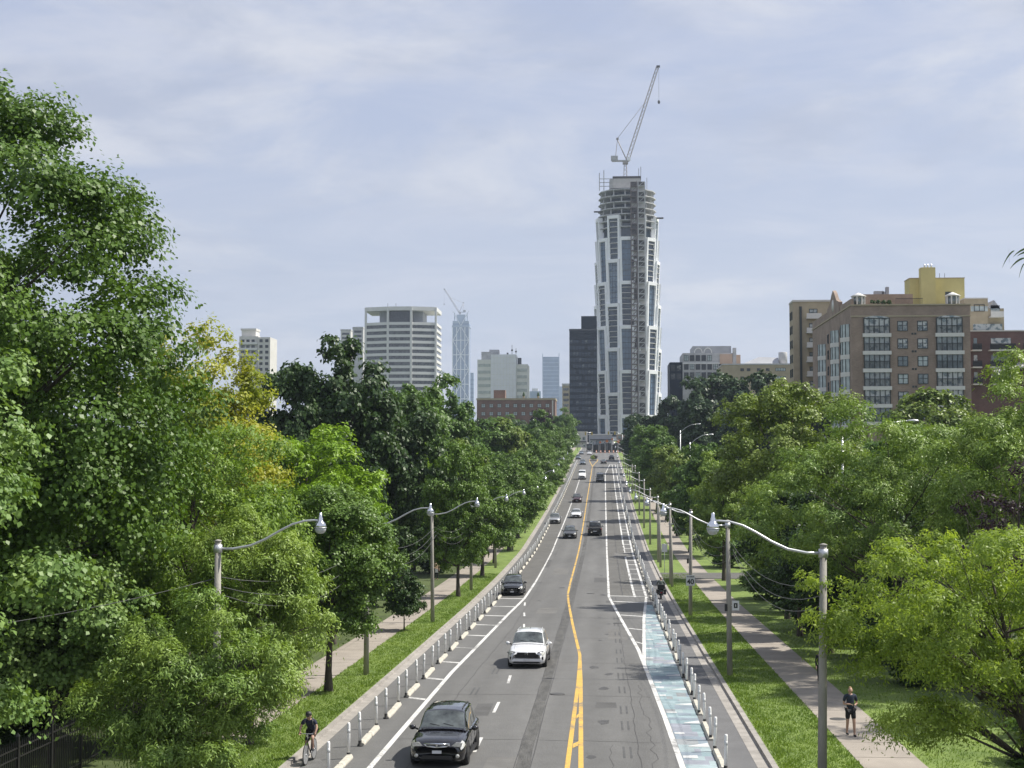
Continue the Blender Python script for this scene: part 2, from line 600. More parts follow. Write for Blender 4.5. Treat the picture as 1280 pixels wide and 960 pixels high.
kerb(-1); kerb(1)
strip([(-12.95, 0.145), (-11.8, 0.15), (-10.62, 0.125)], YR, 'grass_verge', M['lawn'])
strip([(5.66, 0.125), (7, 0.16), (8.4, 0.145)], YR, 'grass_verge', M['lawn'])
strip([(10.5, 0.145), (12.5, 0.16), (15.5, 0.17)], YR, 'lawn', M['lawn'])
sw_l = strip([(-15.05, 0.10), (-15.05, 0.135), (-12.93, 0.135), (-12.93, 0.10)], YR, 'sidewalk', M['pavement'])
sw_r = strip([(8.38, 0.10), (8.38, 0.135), (10.52, 0.135), (10.52, 0.10)], YR, 'sidewalk', M['pavement'])
# paving slabs of the nearer pavements, each cast bay its own piece
for sw, xc, wd in ((sw_l, -13.99, 2.1), (sw_r, 9.45, 2.1)):
    bm_ = MB().box(-wd / 2, wd / 2, -0.742, 0.742, -0.04, 0.022).mesh('paving_slab', M['pavement'])
    y = 37.0
    while y < 120:
        if not (xc > 0 and 111 < y < 117):
            link('paving_slab', bm_, sw, (xc, y, rz(y) + 0.135 + random.Random(int(y * 10)).uniform(-0.004, 0.004)), (slope(y), 0, 0))
        y += 1.5
strip([(5.66, 0.15), (8.4, 0.165), (10.6, 0.17), (14, 0.19)], [144, 147, 150, 152], 'driveway', M['asphalt_park'], lift=0.012)

# ------------------------------------------------------------------ painted marks, seams and the coloured lane
LIFT = 0.006


def marks(name, m, segs, w, lift=LIFT, step=2.5):
    """painted line through (X, Y) points, w wide across the street, laid on the road's crown"""
    b = MB()
    pts = []
    for (x0, y0), (x1, y1) in zip(segs[:-1], segs[1:]):
        k = max(1, int(abs(y1 - y0) / step))
        for i in range(k):
            t = i / k
            pts.append((x0 + (x1 - x0) * t, y0 + (y1 - y0) * t))
    pts.append(segs[-1])
    vs = []
    for i, (x, y) in enumerate(pts):
        p0, p1 = pts[max(0, i - 1)], pts[min(len(pts) - 1, i + 1)]
        dx, dy = p1[0] - p0[0], p1[1] - p0[1]
        L = math.hypot(dx, dy)
        nx, ny = dy / L * w / 2, -dx / L * w / 2
        for s in (-1, 1):
            X, Y = x + nx * s, y + ny * s
            vs.append((X, Y, rz(Y) + crown_h(X) + lift))
    b.add(vs, [(2 * i, 2 * i + 1, 2 * i + 3, 2 * i + 2) for i in range(len(pts) - 1)])
    return b.build(name, m, road)


def patch(name, m, poly, lift=LIFT):
    b = MB().add([(x, y, rz(y) + crown_h(x) + lift) for x, y in poly], [tuple(range(len(poly)))])
    return b.build(name, m, road)


# parking lanes of older asphalt
strip([(-8.75, 0.032), (-6.7, 0.055)], [y for y in YR if 122 <= y <= 460], 'parking_lane', M['asphalt_park'], road, 0.004)
strip([(0.4, 0.065), (2.5, 0.043)], [y for y in YR if 125 <= y <= 430], 'parking_lane', M['asphalt_park'], road, 0.004)
# left edge line, parking line and dashes
marks('edge_line', M['white_paint'], [(-7.8, 20), (-7.72, 50), (-7.62, 74), (-7.42, 84), (-6.95, 108), (-6.55, 122), (-6.5, 140)], 0.2)
marks('parking_line', M['white_paint'], [(-6.5, 140.1), (-6.6, 200), (-6.4, 300), (-6.3, 420)], 0.16)
marks('lane_edge_line', M['white_paint'], [(-8.35, 124), (-8.35, 300), (-8.3, 440)], 0.18)
for i, y in enumerate((64.5, 71.2, 78, 85, 92, 99, 106, 114, 121.5)):
    x1 = float(np.interp(y, [60, 74, 84, 108, 122], [-7.72, -7.62, -7.42, -6.95, -6.55])) - 0.1
    patch('hatch_bar', M['white_paint'], [(-8.6, y + 0.5), (x1, y - 0.1), (x1, y + 0.32), (-8.6, y + 0.95)], 0.007)
y = 24.0 + 0.3
while y < 118:
    x = float(np.interp(y, [70, 97, 117], [-4.53, -5.25, -6.3]))
    marks('lane_dash', M['white_paint'], [(x, y + 0.4), (float(np.interp(y + 3.4, [70, 97, 117], [-4.53, -5.25, -6.3])), y + 3.4)], 0.13)
    y += 9.03
# yellow centre lines
marks('centre_line', M['yellow_paint'], [(-0.55, 20), (-0.79, 49), (-1.14, 71), (-1.37, 82), (-2.15, 100), (-2.85, 118), (-3.1, 126), (-3.2, 140), (-3.25, 200), (-3.5, 300), (-3.6, 455)], 0.17)
marks('centre_line', M['yellow_paint'], [(-1.24, 20), (-1.24, 49), (-1.25, 70), (-1.33, 80)], 0.17, LIFT + 0.004)
for y in (33, 40, 46.5, 53, 59.6):
    xr = float(np.interp(y, [20, 49, 71], [-0.55, -0.79, -1.14])) - 0.1
    patch('hatch_bar', M['yellow_paint'], [(-1.14, y - 0.25), (xr, y + 0.25), (xr, y + 1.15), (-1.14, y + 0.65)], 0.012)
marks('centre_line', M['yellow_paint'], [(-3.6, 455.1), (-4.9, 500), (-5.0, 520)], 0.2)
marks('centre_line', M['yellow_paint'], [(-3.55, 458), (-2.3, 500), (-2.2, 520)], 0.2)
# right side lines
marks('parking_line', M['white_paint'], [(2.62, 20), (2.6, 46), (2.4, 60), (2.05, 78), (1.9, 85), (0.36, 124), (0.3, 200), (0.28, 300), (0.3, 410), (1.8, 470)], 0.2)
marks('buffer_line', M['white_paint'], [(2.5, 124), (2.5, 250), (2.5, 470)], 0.2)
marks('buffer_line', M['white_paint'], [(2.05, 78.5), (2.2, 84), (2.75, 105), (3.45, 124), (3.5, 140), (3.5, 250), (3.5, 470)], 0.2, LIFT + 0.003)
marks('stop_line', M['white_paint'], [(0.5, 124.2), (3.4, 124.2)], 0.2, LIFT + 0.006) if False else patch('stop_line', M['white_paint'], [(0.4, 124.6), (3.4, 124.6), (3.4, 125.0), (0.4, 125.0)], 0.010)
for y in (88.2, 96.6, 106.5, 118.5):
    xl = float(np.interp(y, [85, 124], [1.9, 0.36])) + 0.1
    xr = float(np.interp(y, [78.5, 84, 105, 124], [2.05, 2.2, 2.75, 3.45])) - 0.1
    patch('hatch_bar', M['white_paint'], [(xl, y + 0.7), (xr, y - 0.1), (xr, y + 0.3), (xl, y + 1.15)], 0.008)
y = 131.0
while y < 470:
    patch('hatch_bar', M['white_paint'], [(2.6, y), (3.4, y), (3.4, y + 0.5), (2.6, y + 0.5)], 0.012)
    y += 6.8
patch('stop_line', M['white_paint'], [(1.8, 470.2), (3.5, 470.2), (3.5, 471.4), (1.8, 471.4)], 0.014)

# kerbside cycle track of newer asphalt, and the painted lane between line and posts
strip([(3.75, 0.022), (5.04, 0.0)], [y for y in YR if y <= 480], 'cycle_track', M['asphalt_lane'], road, 0.004)
mur_cols = [(0.20, 0.345, 0.39), (0.25, 0.40, 0.44), (0.205, 0.29, 0.37), (0.27, 0.30, 0.38), (0.30, 0.43, 0.46), (0.58, 0.60, 0.60), (0.26, 0.29, 0.31)]
mur_m = [mat('lane mural %d' % i, tuple(0.50 * q + 0.40 * sum(c) / 3 * 0.80 for q in c), 0.85, 0.22, 1.4, world_co=True, detail=9) for i, c in enumerate(mur_cols)]
rng = random.Random(5)
mb = MB()


def mural_left(y):
    return float(np.interp(y, [30, 46, 60, 78, 84, 105, 124], [2.72, 2.71, 2.51, 2.16, 2.3, 2.86, 3.4]))


y = 30.0
while y < 116:
    d = rng.uniform(0.5, 1.3)
    xl = mural_left(y + d / 2)
    xr = 3.72
    cuts = sorted([xl, xr] + [rng.uniform(xl, xr) for _ in range(2)])
    for a, b_ in zip(cuts[:-1], cuts[1:]):
        c = rng.choices(range(7), [5, 5, 4, 3, 4, 0.3, 1.2])[0]
        la, lb = (mural_left(y), mural_left(y + d)) if a == xl else (a, a)
        mb.add([(X, Y, rz(Y) + crown_h(X) + 0.005) for X, Y in ((la, y), (b_, y), (b_, y + d), (lb, y + d))], [(0, 1, 2, 3)], c)
    y += d
mb.build('lane_mural', mur_m, road)
for i in range(26):
    y = 44 + i * 2.45 + rng.uniform(-0.3, 0.3)
    if i % 2: xa, xb = mural_left(y) + 0.03, mural_left(y) + rng.uniform(0.3, 0.55)
    else: xa, xb = rng.uniform(2.9, 3.1), 3.7
    if xb - xa < 0.12: continue
    t = rng.uniform(0.35, 0.6)
    patch('mural_wedge', mur_m[5], [(xa, y), (xb, y), (xb, y + t * (1 if i % 2 else 1.5)), (xa, y + t * (0.8 if i % 2 else 0.25))], 0.013)

# wear: tar strip beside the centre line, cracks, tyre marks
def wobble(x, y0, y1, amp, step, seed):
    r_ = random.Random(seed)
    pts, yy = [], y0
    while yy < y1:
        pts.append((x(yy) + r_.uniform(-amp, amp), yy)); yy += step
    return pts


marks('tar_strip', M['tar'], wobble(lambda y: float(np.interp(y, [20, 120, 200, 460], [-2.73, -2.74, -2.6, -2.9])), 20, 460, 0.03, 1.7, 1), 0.46, 0.0045)
marks('tar_seam', M['crack'], wobble(lambda y: -2.46, 20, 190, 0.02, 2.1, 2), 0.035, 0.0052)
marks('tar_seam', M['crack'], wobble(lambda y: -2.99, 20, 190, 0.02, 2.3, 3), 0.03, 0.0052)
marks('crack', M['crack'], wobble(lambda y: float(np.interp(y, [20, 60, 100, 124], [1.25, 1.15, 0.95, 0.9])), 22, 124, 0.05, 1.2, 4), 0.03, 0.005)
marks('crack', M['crack'], wobble(lambda y: 1.75 - 0.002 * y, 24, 70, 0.16, 0.9, 5), 0.022, 0.005)
marks('crack', M['crack'], wobble(lambda y: 0.2, 24, 54, 0.1, 0.8, 6), 0.018, 0.005)
marks('crack', M['crack'], wobble(lambda y: float(np.interp(y, [20, 68, 97, 200], [-6.6, -6.5, -6.0, -5.9])), 22, 200, 0.05, 1.6, 7), 0.03, 0.005)
marks('crack', M['crack'], wobble(lambda y: 1.5, 125, 430, 0.04, 3, 8), 0.09, 0.009)
for i, y in enumerate((44.2, 54.5, 66.2, 78.4, 91, 105, 119, 139)):
    r_ = random.Random(i)
    x0, x1 = ((-7.6, 2.0) if i % 3 else (-5.2, 2.2))
    pts = [(x0 + (x1 - x0) * k / 14, y + r_.uniform(-0.07, 0.07) - 0.02 * k) for k in range(15)]
    b = MB()
    vs = []
    for X, Y in pts:
        for s in (-0.018, 0.018):
            vs.append((X, Y + s, rz(Y) + crown_h(X) + 0.0056))
    b.add(vs, [(2 * k, 2 * k + 2, 2 * k + 3, 2 * k + 1) for k in range(14)]).build('crack', M['crack'], road)
for i in range(18):
    r_ = random.Random(40 + i)
    y = 46 + i * 5.3 + r_.uniform(-1, 1)
    for dx in (0, 0.24):
        patch('tyre_mark', M['skid'], [(0.62 + dx, y), (0.70 + dx, y), (0.69 + dx, y + 2.2), (0.62 + dx, y + 2.2)], 0.0042)
for x, y in ((-6.0, 66), (-5.6, 73.5), (-5.2, 88), (-5.9, 58)):
    for dx in (0, 0.22):
        patch('tyre_mark', M['skid'], [(x + dx, y), (x + dx + 0.08, y), (x + dx + 0.08, y + 2.4), (x + dx, y + 2.4)], 0.0043)
M['patch_dark'] = mat('newer asphalt patch', (0.078, 0.077, 0.076), 0.9, 0.2, 0.9, world_co=True, bump=0.3, bscale=40, detail=9)
M['patch_pale'] = mat('faded asphalt patch', (0.125, 0.122, 0.116), 0.9, 0.2, 0.9, world_co=True, bump=0.3, bscale=40, detail=9)
M['oil'] = mat('oil stain', (0.06, 0.058, 0.055), 0.6, 0.35, 1.5, world_co=True)
for i, (x, y, w, L, mm) in enumerate(((-0.4, 62.5, 0.9, 1.6, 'patch_dark'), (-5.0, 108, 1.5, 5, 'patch_pale'), (0.2, 90, 1.2, 7, 'patch_pale'), (-1.0, 140, 1.8, 6, 'patch_dark'), (-5.3, 150, 1.6, 9, 'patch_pale'), (-7.6, 160, 1.6, 12, 'patch_dark'),
                                      (-4.0, 48.5, 1.2, 2.4, 'patch_pale'), (1.2, 176, 1.7, 10, 'patch_pale'), (-2.0, 205, 1.6, 12, 'patch_dark'), (-5.4, 60.0, 0.7, 3.4, 'patch_dark'), (0.1, 118, 0.8, 2.2, 'patch_dark'))):
    patch('asphalt_patch', M[mm], [(x, y), (x + w, y + 0.05), (x + w - 0.03, y + L), (x + 0.02, y + L - 0.06)], 0.0035)
for i in range(26):
    r_ = random.Random(900 + i)
    y = 46 + 5.4 * i + r_.uniform(-2, 2)
    x = r_.choice((-5.6, -4.1, -0.1, 0.0)) + r_.uniform(-.5, .5)
    a = r_.uniform(.12, .35); n_ = 9
    patch('oil_stain', M['oil'], [(x + a * r_.uniform(.6, 1.2) * math.cos(2 * math.pi * k / n_), y + 2.4 * a * r_.uniform(.6, 1.2) * math.sin(2 * math.pi * k / n_)) for k in range(n_)], 0.0047)
M['manhole'] = mat('iron cover', (0.06, 0.058, 0.055), 0.6, 0.2, 8)
for x, y, on in ((9.15, 59.5, 0.16), (-2.1, 66.3, 0.098), (-5.1, 83, 0.078), (0.9, 101, 0.07), (-1.2, 127, 0.09)):
    MB().lathe([(0.0, 0.0), (0.33, 0.0), (0.33, 0.012), (0.28, 0.014), (0.0, 0.014)][1:], 20, (x, y, rz(y) + on)).build('manhole_cover', M['manhole'], road if x < 5 else sw_r)

# grass blades on the nearer verges
def blades(n, x0, x1, y0, y1, h0, h1, seed):
    g = np.random.default_rng(seed)
    u = g.random(n)
    yy = y0 + (y1 - y0) * u ** 1.5
    xx = g.uniform(x0, x1, n)
    hh = g.uniform(h0, h1, n) * (0.7 + 0.6 * np.sin(xx * 3.1 + 1.7 * np.sin(yy * 1.3)) ** 2)
    zz = np.array([rz(v) for v in yy]) + 0.14
    an = g.uniform(0, 2 * np.pi, n)
    w = g.uniform(0.012, 0.03, n)
    lx, ly = g.normal(0, 0.05, n), g.normal(0, 0.05, n)
    v = np.empty((n, 3, 3))
    v[:, 0] = np.stack([xx - w * np.cos(an), yy - w * np.sin(an), zz - 0.01], 1)
    v[:, 1] = np.stack([xx + w * np.cos(an), yy + w * np.sin(an), zz - 0.01], 1)
    v[:, 2] = np.stack([xx + lx, yy + ly, zz + hh], 1)
    return raw_mesh('grass', v.reshape(-1, 3), 3, M['blade'])


def raw_mesh(name, v, k, m):
    n = len(v)
    me = bpy.data.meshes.new(name)
    me.vertices.add(n)
    me.vertices.foreach_set('co', np.ascontiguousarray(v, dtype=np.float32).ravel())
    me.loops.add(n)
    me.loops.foreach_set('vertex_index', np.arange(n, dtype=np.int32))
    me.polygons.add(n // k)
    me.polygons.foreach_set('loop_start', np.arange(0, n, k, dtype=np.int32))
    me.polygons.foreach_set('loop_total', np.full(n // k, k, dtype=np.int32))
    me.materials.append(m)
    me.update(calc_edges=True)
    return me


for args in ((46000, -12.93, -10.64, 42, 150, 0.05, 0.11, 1), (56000, 5.68, 8.38, 42, 150, 0.05, 0.12, 2), (18000, 10.53, 14, 40, 110, 0.05, 0.12, 3)):
    tag(link('grass', blades(*args)), None, None, None, 'stuff')
# ------------------------------------------------------------------ trees
def unit(a):
    return a / (np.linalg.norm(a, axis=1, keepdims=True) + 1e-9)


def make_crown(seed, cen, rad, n_clump, clump_r, n_leaf, leaf=(0.16, 0.12), flat=0.62, droop=0.25, up=0.6, shell=0.72, lump=0.2, low=0.8, cut=-0.85, sub=18, sub_s=0.19, fr_lo=0.80):
    """leaf quads gathered in sprays, sprays in clumps, clumps through the crown's volume; returns (verts, clump centres)"""
    g = np.random.default_rng(seed)
    i = np.arange(n_clump) + 0.5
    ph = np.arccos(1 - 2 * i / n_clump)
    th = np.pi * (1 + 5 ** 0.5) * i + g.uniform(0, 6.28)
    d = np.stack([np.cos(th) * np.sin(ph), np.sin(th) * np.sin(ph), np.cos(ph)], 1)
    d = unit(d + g.normal(0, 0.18, d.shape))
    q = g.uniform(0, 6.28, 6)
    lumpy = 1 + lump * (np.sin(3 * d[:, 0] + q[0]) * np.sin(2.6 * d[:, 1] + q[1]) + 0.6 * np.sin(5 * d[:, 2] + q[2] + 2 * d[:, 0]))
    fr = np.where(g.random(n_clump) < shell, g.uniform(fr_lo, 1.0, n_clump), g.uniform(0.3, 0.75, n_clump))
    c = d * (fr * lumpy)[:, None]
    c[:, 2] = np.where(c[:, 2] < 0, c[:, 2] * low, c[:, 2])
    c = c[c[:, 2] > cut]
    c = c * (np.array(rad) - clump_r * 0.55) + np.array(cen)
    nc = len(c)
    cr = clump_r * g.uniform(0.65, 1.25, nc)
    w = cr ** 2; w /= w.sum()
    # sprays on each clump
    ns = nc * sub
    ci = np.repeat(np.arange(nc), sub)
    sd = unit(g.normal(0, 1, (ns, 3)) + np.array([0, 0, 0.25]))
    sr = cr[ci] * g.uniform(0.45, 1.0, ns)
    out_dir = unit(c - np.array(cen))
    sp = c[ci] + sd * sr[:, None] * np.array([1, 1, flat])
    # leaves on each spray
    si = g.choice(ns, n_leaf, p=(w[ci] / sub))
    off = g.normal(0, 1, (n_leaf, 3)) * (cr[ci[si]] * sub_s)[:, None] * np.array([1, 1, 0.55])
    p = sp[si] + off
    p[:, 2] -= droop * (off[:, 0] ** 2 + off[:, 1] ** 2) / (cr[ci[si]] * sub_s + 1e-6)
    nrm = unit(0.55 * unit(p - c[ci[si]]) + 0.25 * out_dir[ci[si]] + np.array([0, 0, up]) + g.normal(0, 0.42, (n_leaf, 3)))
    a = g.normal(0, 1, (n_leaf, 3)) + 0.6 * unit(p - c[ci[si]]) + np.array([0, 0, -0.35 - droop])
    a = unit(a - nrm * (a * nrm).sum(1, keepdims=True))
    b = np.cross(nrm, a)
    s = g.uniform(0.65, 1.3, n_leaf)[:, None]
    L, Wd = leaf[0] * s * 0.5, leaf[1] * s * 0.5
    v = np.empty((n_leaf, 4, 3))
    v[:, 0] = p - a * L
    v[:, 1] = p + b * Wd + nrm * L * 0.12 - a * L * 0.1
    v[:, 2] = p + a * L - nrm * L * 0.25
    v[:, 3] = p - b * Wd + nrm * L * 0.12 - a * L * 0.1
    return v.reshape(-1, 3), c


def make_trunk(seed, base_r, top, cen, clumps, limbs=14, fork=0.35, sides=8, m=None, lean=(0, 0)):
    g = random.Random(seed)
    b = MB()
    H = top
    pts, rs = [], []
    for i in range(9):
        t = i / 8
        pts.append(Vector((cen[0] * t ** 1.5 + g.uniform(-1, 1) * 0.05 * H * 0.12 * (t > 0), cen[1] * t ** 1.5 + g.uniform(-1, 1) * 0.05 * H * 0.12 * (t > 0), H * t)))
        rs.append(base_r * (1.35 if i == 0 else 1.0) * (1 - 0.86 * t))
    b.tube([(pts[0].x, pts[0].y, -0.25)] + pts, [rs[0] * 1.1] + rs, sides)
    idx = list(range(len(clumps)))
    g.shuffle(idx)
    for k in idx[:limbs]:
        c = Vector(clumps[k])
        t = min(0.92, max(fork, (c.z / H) * g.uniform(0.55, 0.8)))
        f = t * 8
        i = min(7, int(f))
        s0 = pts[i].lerp(pts[i + 1], f - i)
        r0 = base_r * (1 - 0.86 * t) * g.uniform(0.38, 0.6)
        mid = s0.lerp(c, 0.5) + Vector((g.uniform(-.3, .3), g.uniform(-.3, .3), -0.12 * (c - s0).length + g.uniform(0, .3)))
        pl = []
        for j in range(6):
            u = j / 5
            pl.append(s0 * (1 - u) ** 2 + mid * 2 * u * (1 - u) + c * u ** 2 + Vector((g.uniform(-1, 1), g.uniform(-1, 1), g.uniform(-1, 1))) * 0.05 * (0 < j < 5))
        b.tube(pl, [max(0.012, r0 * (1 - 0.85 * j / 5)) for j in range(6)], 5, caps=False)
        for _ in range(2):
            u = g.uniform(0.4, 0.8)
            q0 = pl[int(u * 5)]
            e = c + Vector((g.uniform(-1, 1), g.uniform(-1, 1), g.uniform(-.4, .8))) * 0.9
            b.tube([q0, q0.lerp(e, 0.5) + Vector((0, 0, 0.1)), e], [max(0.01, r0 * 0.3), max(0.008, r0 * 0.2), 0.006], 4, caps=False)
    return b.mesh('trunk', m or M['bark'])


LM = {
    'maple': leaf_mat('maple leaves', (0.057, 0.117, 0.019), (0.106, 0.186, 0.026), 0.24, clump=0.5),
    'maple_pale': leaf_mat('pale maple leaves', (0.123, 0.215, 0.055), (0.231, 0.332, 0.094), 0.24, clump=0.6),
    'gold': leaf_mat('yellow green leaves', (0.15, 0.22, 0.022), (0.27, 0.315, 0.03), 0.36, clump=0.5, c3=(0.36, 0.37, 0.045)),
    'ash': leaf_mat('ash leaves', (0.142, 0.236, 0.046), (0.256, 0.378, 0.075), 0.36, clump=0.5),
    'locust': leaf_mat('honey locust leaves', (0.145, 0.242, 0.054), (0.279, 0.383, 0.082), 0.24, clump=0.6),
    'lime': leaf_mat('lime green leaves', (0.141, 0.260, 0.017), (0.248, 0.388, 0.026), 0.24, clump=0.6),
    'fresh': leaf_mat('fresh yellow green leaves', (0.205, 0.30, 0.05), (0.36, 0.46, 0.10), 0.45, clump=0.8),
    'linden': leaf_mat('linden leaves', (0.078, 0.145, 0.029), (0.149, 0.244, 0.042), 0.24, clump=0.7),
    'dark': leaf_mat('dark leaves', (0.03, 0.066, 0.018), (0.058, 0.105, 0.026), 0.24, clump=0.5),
    'mid': leaf_mat('mid green leaves', (0.067, 0.136, 0.029), (0.129, 0.218, 0.041), 0.24, clump=0.4),
    'olive': leaf_mat('olive leaves', (0.118, 0.181, 0.033), (0.213, 0.281, 0.058), 0.24, clump=0.5),
    'purple': leaf_mat('purple leaves', (0.022, 0.012, 0.020), (0.045, 0.025, 0.030), 0.15, (1.2, 0.8, 0.8), clump=0.6),
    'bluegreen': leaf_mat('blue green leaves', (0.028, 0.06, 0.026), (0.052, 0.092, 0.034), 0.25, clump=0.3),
}


def unique_tree(name, label, X, Y, h, crown_c, crown_r, leafm, seed, n_clump, clump_r, n_leaf, leaf, trunk_r, bark='bark', limbs=16, fork=0.3, group=None, **kw):
    """crown_c = crown centre offset from the trunk's foot; h = trunk length"""
    t = empty(name, (X, Y, gz(X, Y) - 0.02), 0, label, 'tree', group)
    v, cl = make_crown(seed, crown_c, crown_r, n_clump, clump_r, n_leaf, leaf, **kw)
    link('trunk', make_trunk(seed, trunk_r, h, (crown_c[0], crown_c[1]), cl, limbs, fork, m=M[bark]), t)
    link('crown', raw_mesh('crown', v, 4, LM[leafm]), t)
    return t


LEFTG = 'trees and shrubs left of the street'
RIGHTG = 'trees and shrubs right of the street'

# the big near trees, each grown on its own
unique_tree('maple_tree', 'huge dark green maple towering at the left edge of the view, tallest tree of all', -23.4, 50, 21, (0, 0, 12.4), (9.9, 9.0, 11.5), 'maple', 11, 330, 1.6, 255000, (0.17, 0.15), 0.5,
            limbs=40, lump=0.02, sub=18, sub_s=0.2, flat=0.66, shell=0.74, fr_lo=0.9, group=LEFTG)
unique_tree('maple_tree', 'sunlit near maple cut by the left picture edge, in front of the huge maple', -17.9, 34, 12, (0.2, 0, 8.0), (4.9, 4.4, 6.4), 'maple_pale', 12, 60, 1.1, 48000, (0.145, 0.13), 0.22, limbs=20, lump=0.25, group=LEFTG)
unique_tree('maple_tree', 'low pale leaved maple leaning over the black iron fence', -18.3, 48.5, 6, (0.7, 0, 4.3), (3.3, 3.2, 2.9), 'maple_pale', 13, 40, 0.9, 40000, (0.14, 0.125), 0.12, limbs=14, lump=0.2, group=LEFTG)
unique_tree('golden_tree', 'yellow tipped tree rising just right of the huge maple', -20.9, 76, 15, (0, 0, 11.0), (4.9, 5, 7.4), 'gold', 14, 90, 1.25, 54000, (0.17, 0.14), 0.3, limbs=20, lump=0.2, group=LEFTG)
unique_tree('ash_tree', 'light green ash tree below the yellow tipped tree', -17.6, 62, 11, (0.3, 0, 7.0), (5.2, 4.6, 5.1), 'ash', 15, 90, 1.1, 66000, (0.18, 0.08), 0.24, limbs=20, lump=0.16, droop=0.5, group=LEFTG)
unique_tree('locust_tree', 'feathery honey locust standing before the nearest left lamp post', -12.1, 40.5, 4.6, (0.7, 0, 3.2), (2.9, 2.4, 3.0), 'locust', 16, 70, 0.72, 62000, (0.15, 0.04), 0.10, 'bark_pale', 24, 0.2,
            flat=0.4, droop=0.55, up=0.8, lump=0.36, low=1.0, cut=-1, group=LEFTG)
unique_tree('locust_tree', 'feathery honey locust just behind the nearest left lamp post', -12.6, 52.5, 7, (0.5, 0, 5.0), (2.8, 2.6, 4.0), 'locust', 17, 80, 0.8, 58000, (0.16, 0.045), 0.11, 'bark_pale', 22, 0.25,
            flat=0.42, droop=0.5, up=0.8, lump=0.16, low=1.0, cut=-1, group=LEFTG)
unique_tree('linden_tree', 'round linden with straight dark trunk on the left verge near the cyclist', -12.3, 66, 7.5, (0.25, 0, 5.9), (3.0, 2.9, 4.0), 'linden', 18, 74, 0.85, 60000, (0.13, 0.10), 0.17, limbs=20, lump=0.14, low=0.95, fork=0.25, group=LEFTG)
unique_tree('young_tree', 'small dark round young tree beside the third left lamp post', -12.7, 94, 2.6, (0, 0, 2.15), (1.5, 1.5, 1.55), 'dark', 19, 26, 0.5, 9000, (0.16, 0.12), 0.05, limbs=8, fork=0.3, group=LEFTG)
# right side
unique_tree('elm_tree', 'bright yellow green tree with open branches at the lower right corner', 11.6, 41.5, 6.6, (-1.0, 0, 5.5), (4.9, 3.9, 3.2), 'fresh', 21, 110, 0.78, 80000, (0.125, 0.046), 0.2, 'bark', 46, 0.16,
            flat=0.5, droop=0.4, lump=0.14, low=0.6, cut=-0.95, sub=12, group=RIGHTG)
unique_tree('locust_tree', 'broad pale green honey locust behind the nearest right lamp post', 14.6, 76, 9.5, (0, 0, 8.0), (6.9, 5.6, 5.5), 'locust', 22, 130, 1.1, 84000, (0.2, 0.06), 0.24, 'bark', 26, 0.3,
            flat=0.38, droop=0.4, up=0.8, lump=0.2, group=RIGHTG)
unique_tree('locust_tree', 'tall pale green honey locust at the right edge, before the dark red balconies', 19.6, 69, 11.5, (0, 0, 9.8), (5.0, 4.6, 5.5), 'locust', 23, 100, 1.05, 66000, (0.2, 0.06), 0.22, 'bark', 24, 0.3,
            flat=0.4, droop=0.4, up=0.8, lump=0.24, group=RIGHTG)
unique_tree('plum_tree', 'thin purple leaved plum tree with bare dark boughs by the right edge', 15.3, 58, 9, (0.6, 0, 7.6), (2.6, 2.4, 2.9), 'purple', 24, 22, 0.6, 3200, (0.17, 0.08), 0.15, 'bark', 24, 0.2, group=RIGHTG)
unique_tree('maple_tree', 'yellowish olive maple below the brown brick apartments', 14.6, 116, 14, (0, 0, 10.8), (6.4, 6, 7.6), 'olive', 25, 110, 1.25, 66000, (0.22, 0.16), 0.3, limbs=20, lump=0.16, group=RIGHTG)

elm = bpy.data.objects['elm_tree']
for i, (c_, r_, n_, s_) in enumerate((((1.6, 0.2, 3.4), (3.0, 2.4, 2.0), 34, 18000), ((-2.6, -0.9, 3.0), (1.9, 1.2, 0.9), 14, 5000))):
    v, cl = make_crown(610 + i, c_, r_, n_, 0.7, s_, (0.125, 0.046), flat=0.5, droop=0.4, lump=0.2, low=1.0, cut=-1.0)
    link('lower_crown', raw_mesh('lower_crown', v, 4, LM['fresh']), elm)
    lb = MB()
    for q in cl[:7]: lb.tube([(0, 0, 1.6), tuple(0.5 * a for a in q[:2]) + (1.9 + 0.2 * q[2],), tuple(q)], [0.05, 0.03, 0.01], 5)
    lb.build('lower_bough', M['bark'], elm)

# kinds for the rest: grown once, then copied (crown about 10 m wide on a 15 m tree)
PROTO = {}


def proto(kind, leafm, seed, cen, rad, ncl, cr, nl, leaf, **kw):
    v, cl = make_crown(seed, cen, rad, ncl, cr, nl, leaf, **kw)
    PROTO[kind] = (make_trunk(seed, 0.26, cen[2] + rad[2] * 0.5, (0, 0), cl, 16, 0.25, 7), raw_mesh('crown', v, 4, LM[leafm]))


C15, R15 = (0, 0, 8.6), (5, 5, 6.4)
proto('dark', 'dark', 31, C15, R15, 84, 1.15, 30000, (0.30, 0.24), lump=0.16)
proto('dark2', 'dark', 32, C15, (4.6, 4.8, 6.4), 70, 1.25, 30000, (0.32, 0.26), lump=0.26)
proto('mid', 'mid', 33, C15, R15, 84, 1.15, 32000, (0.32, 0.24), lump=0.18)
proto('mid2', 'mid', 34, C15, (5, 4.7, 6.4), 76, 1.25, 30000, (0.32, 0.26), lump=0.24)
proto('lime', 'lime', 35, C15, R15, 84, 1.1, 34000, (0.34, 0.12), flat=0.4, droop=0.5, up=0.8, lump=0.2)
proto('verge', 'linden', 36, (0, 0, 8.2), (5, 5, 6.8), 100, 1.1, 38000, (0.26, 0.2), lump=0.14, low=0.95)
proto('verge2', 'linden', 37, (0, 0, 8.2), (4.8, 5, 6.8), 90, 1.2, 34000, (0.28, 0.2), lump=0.2, low=0.95)
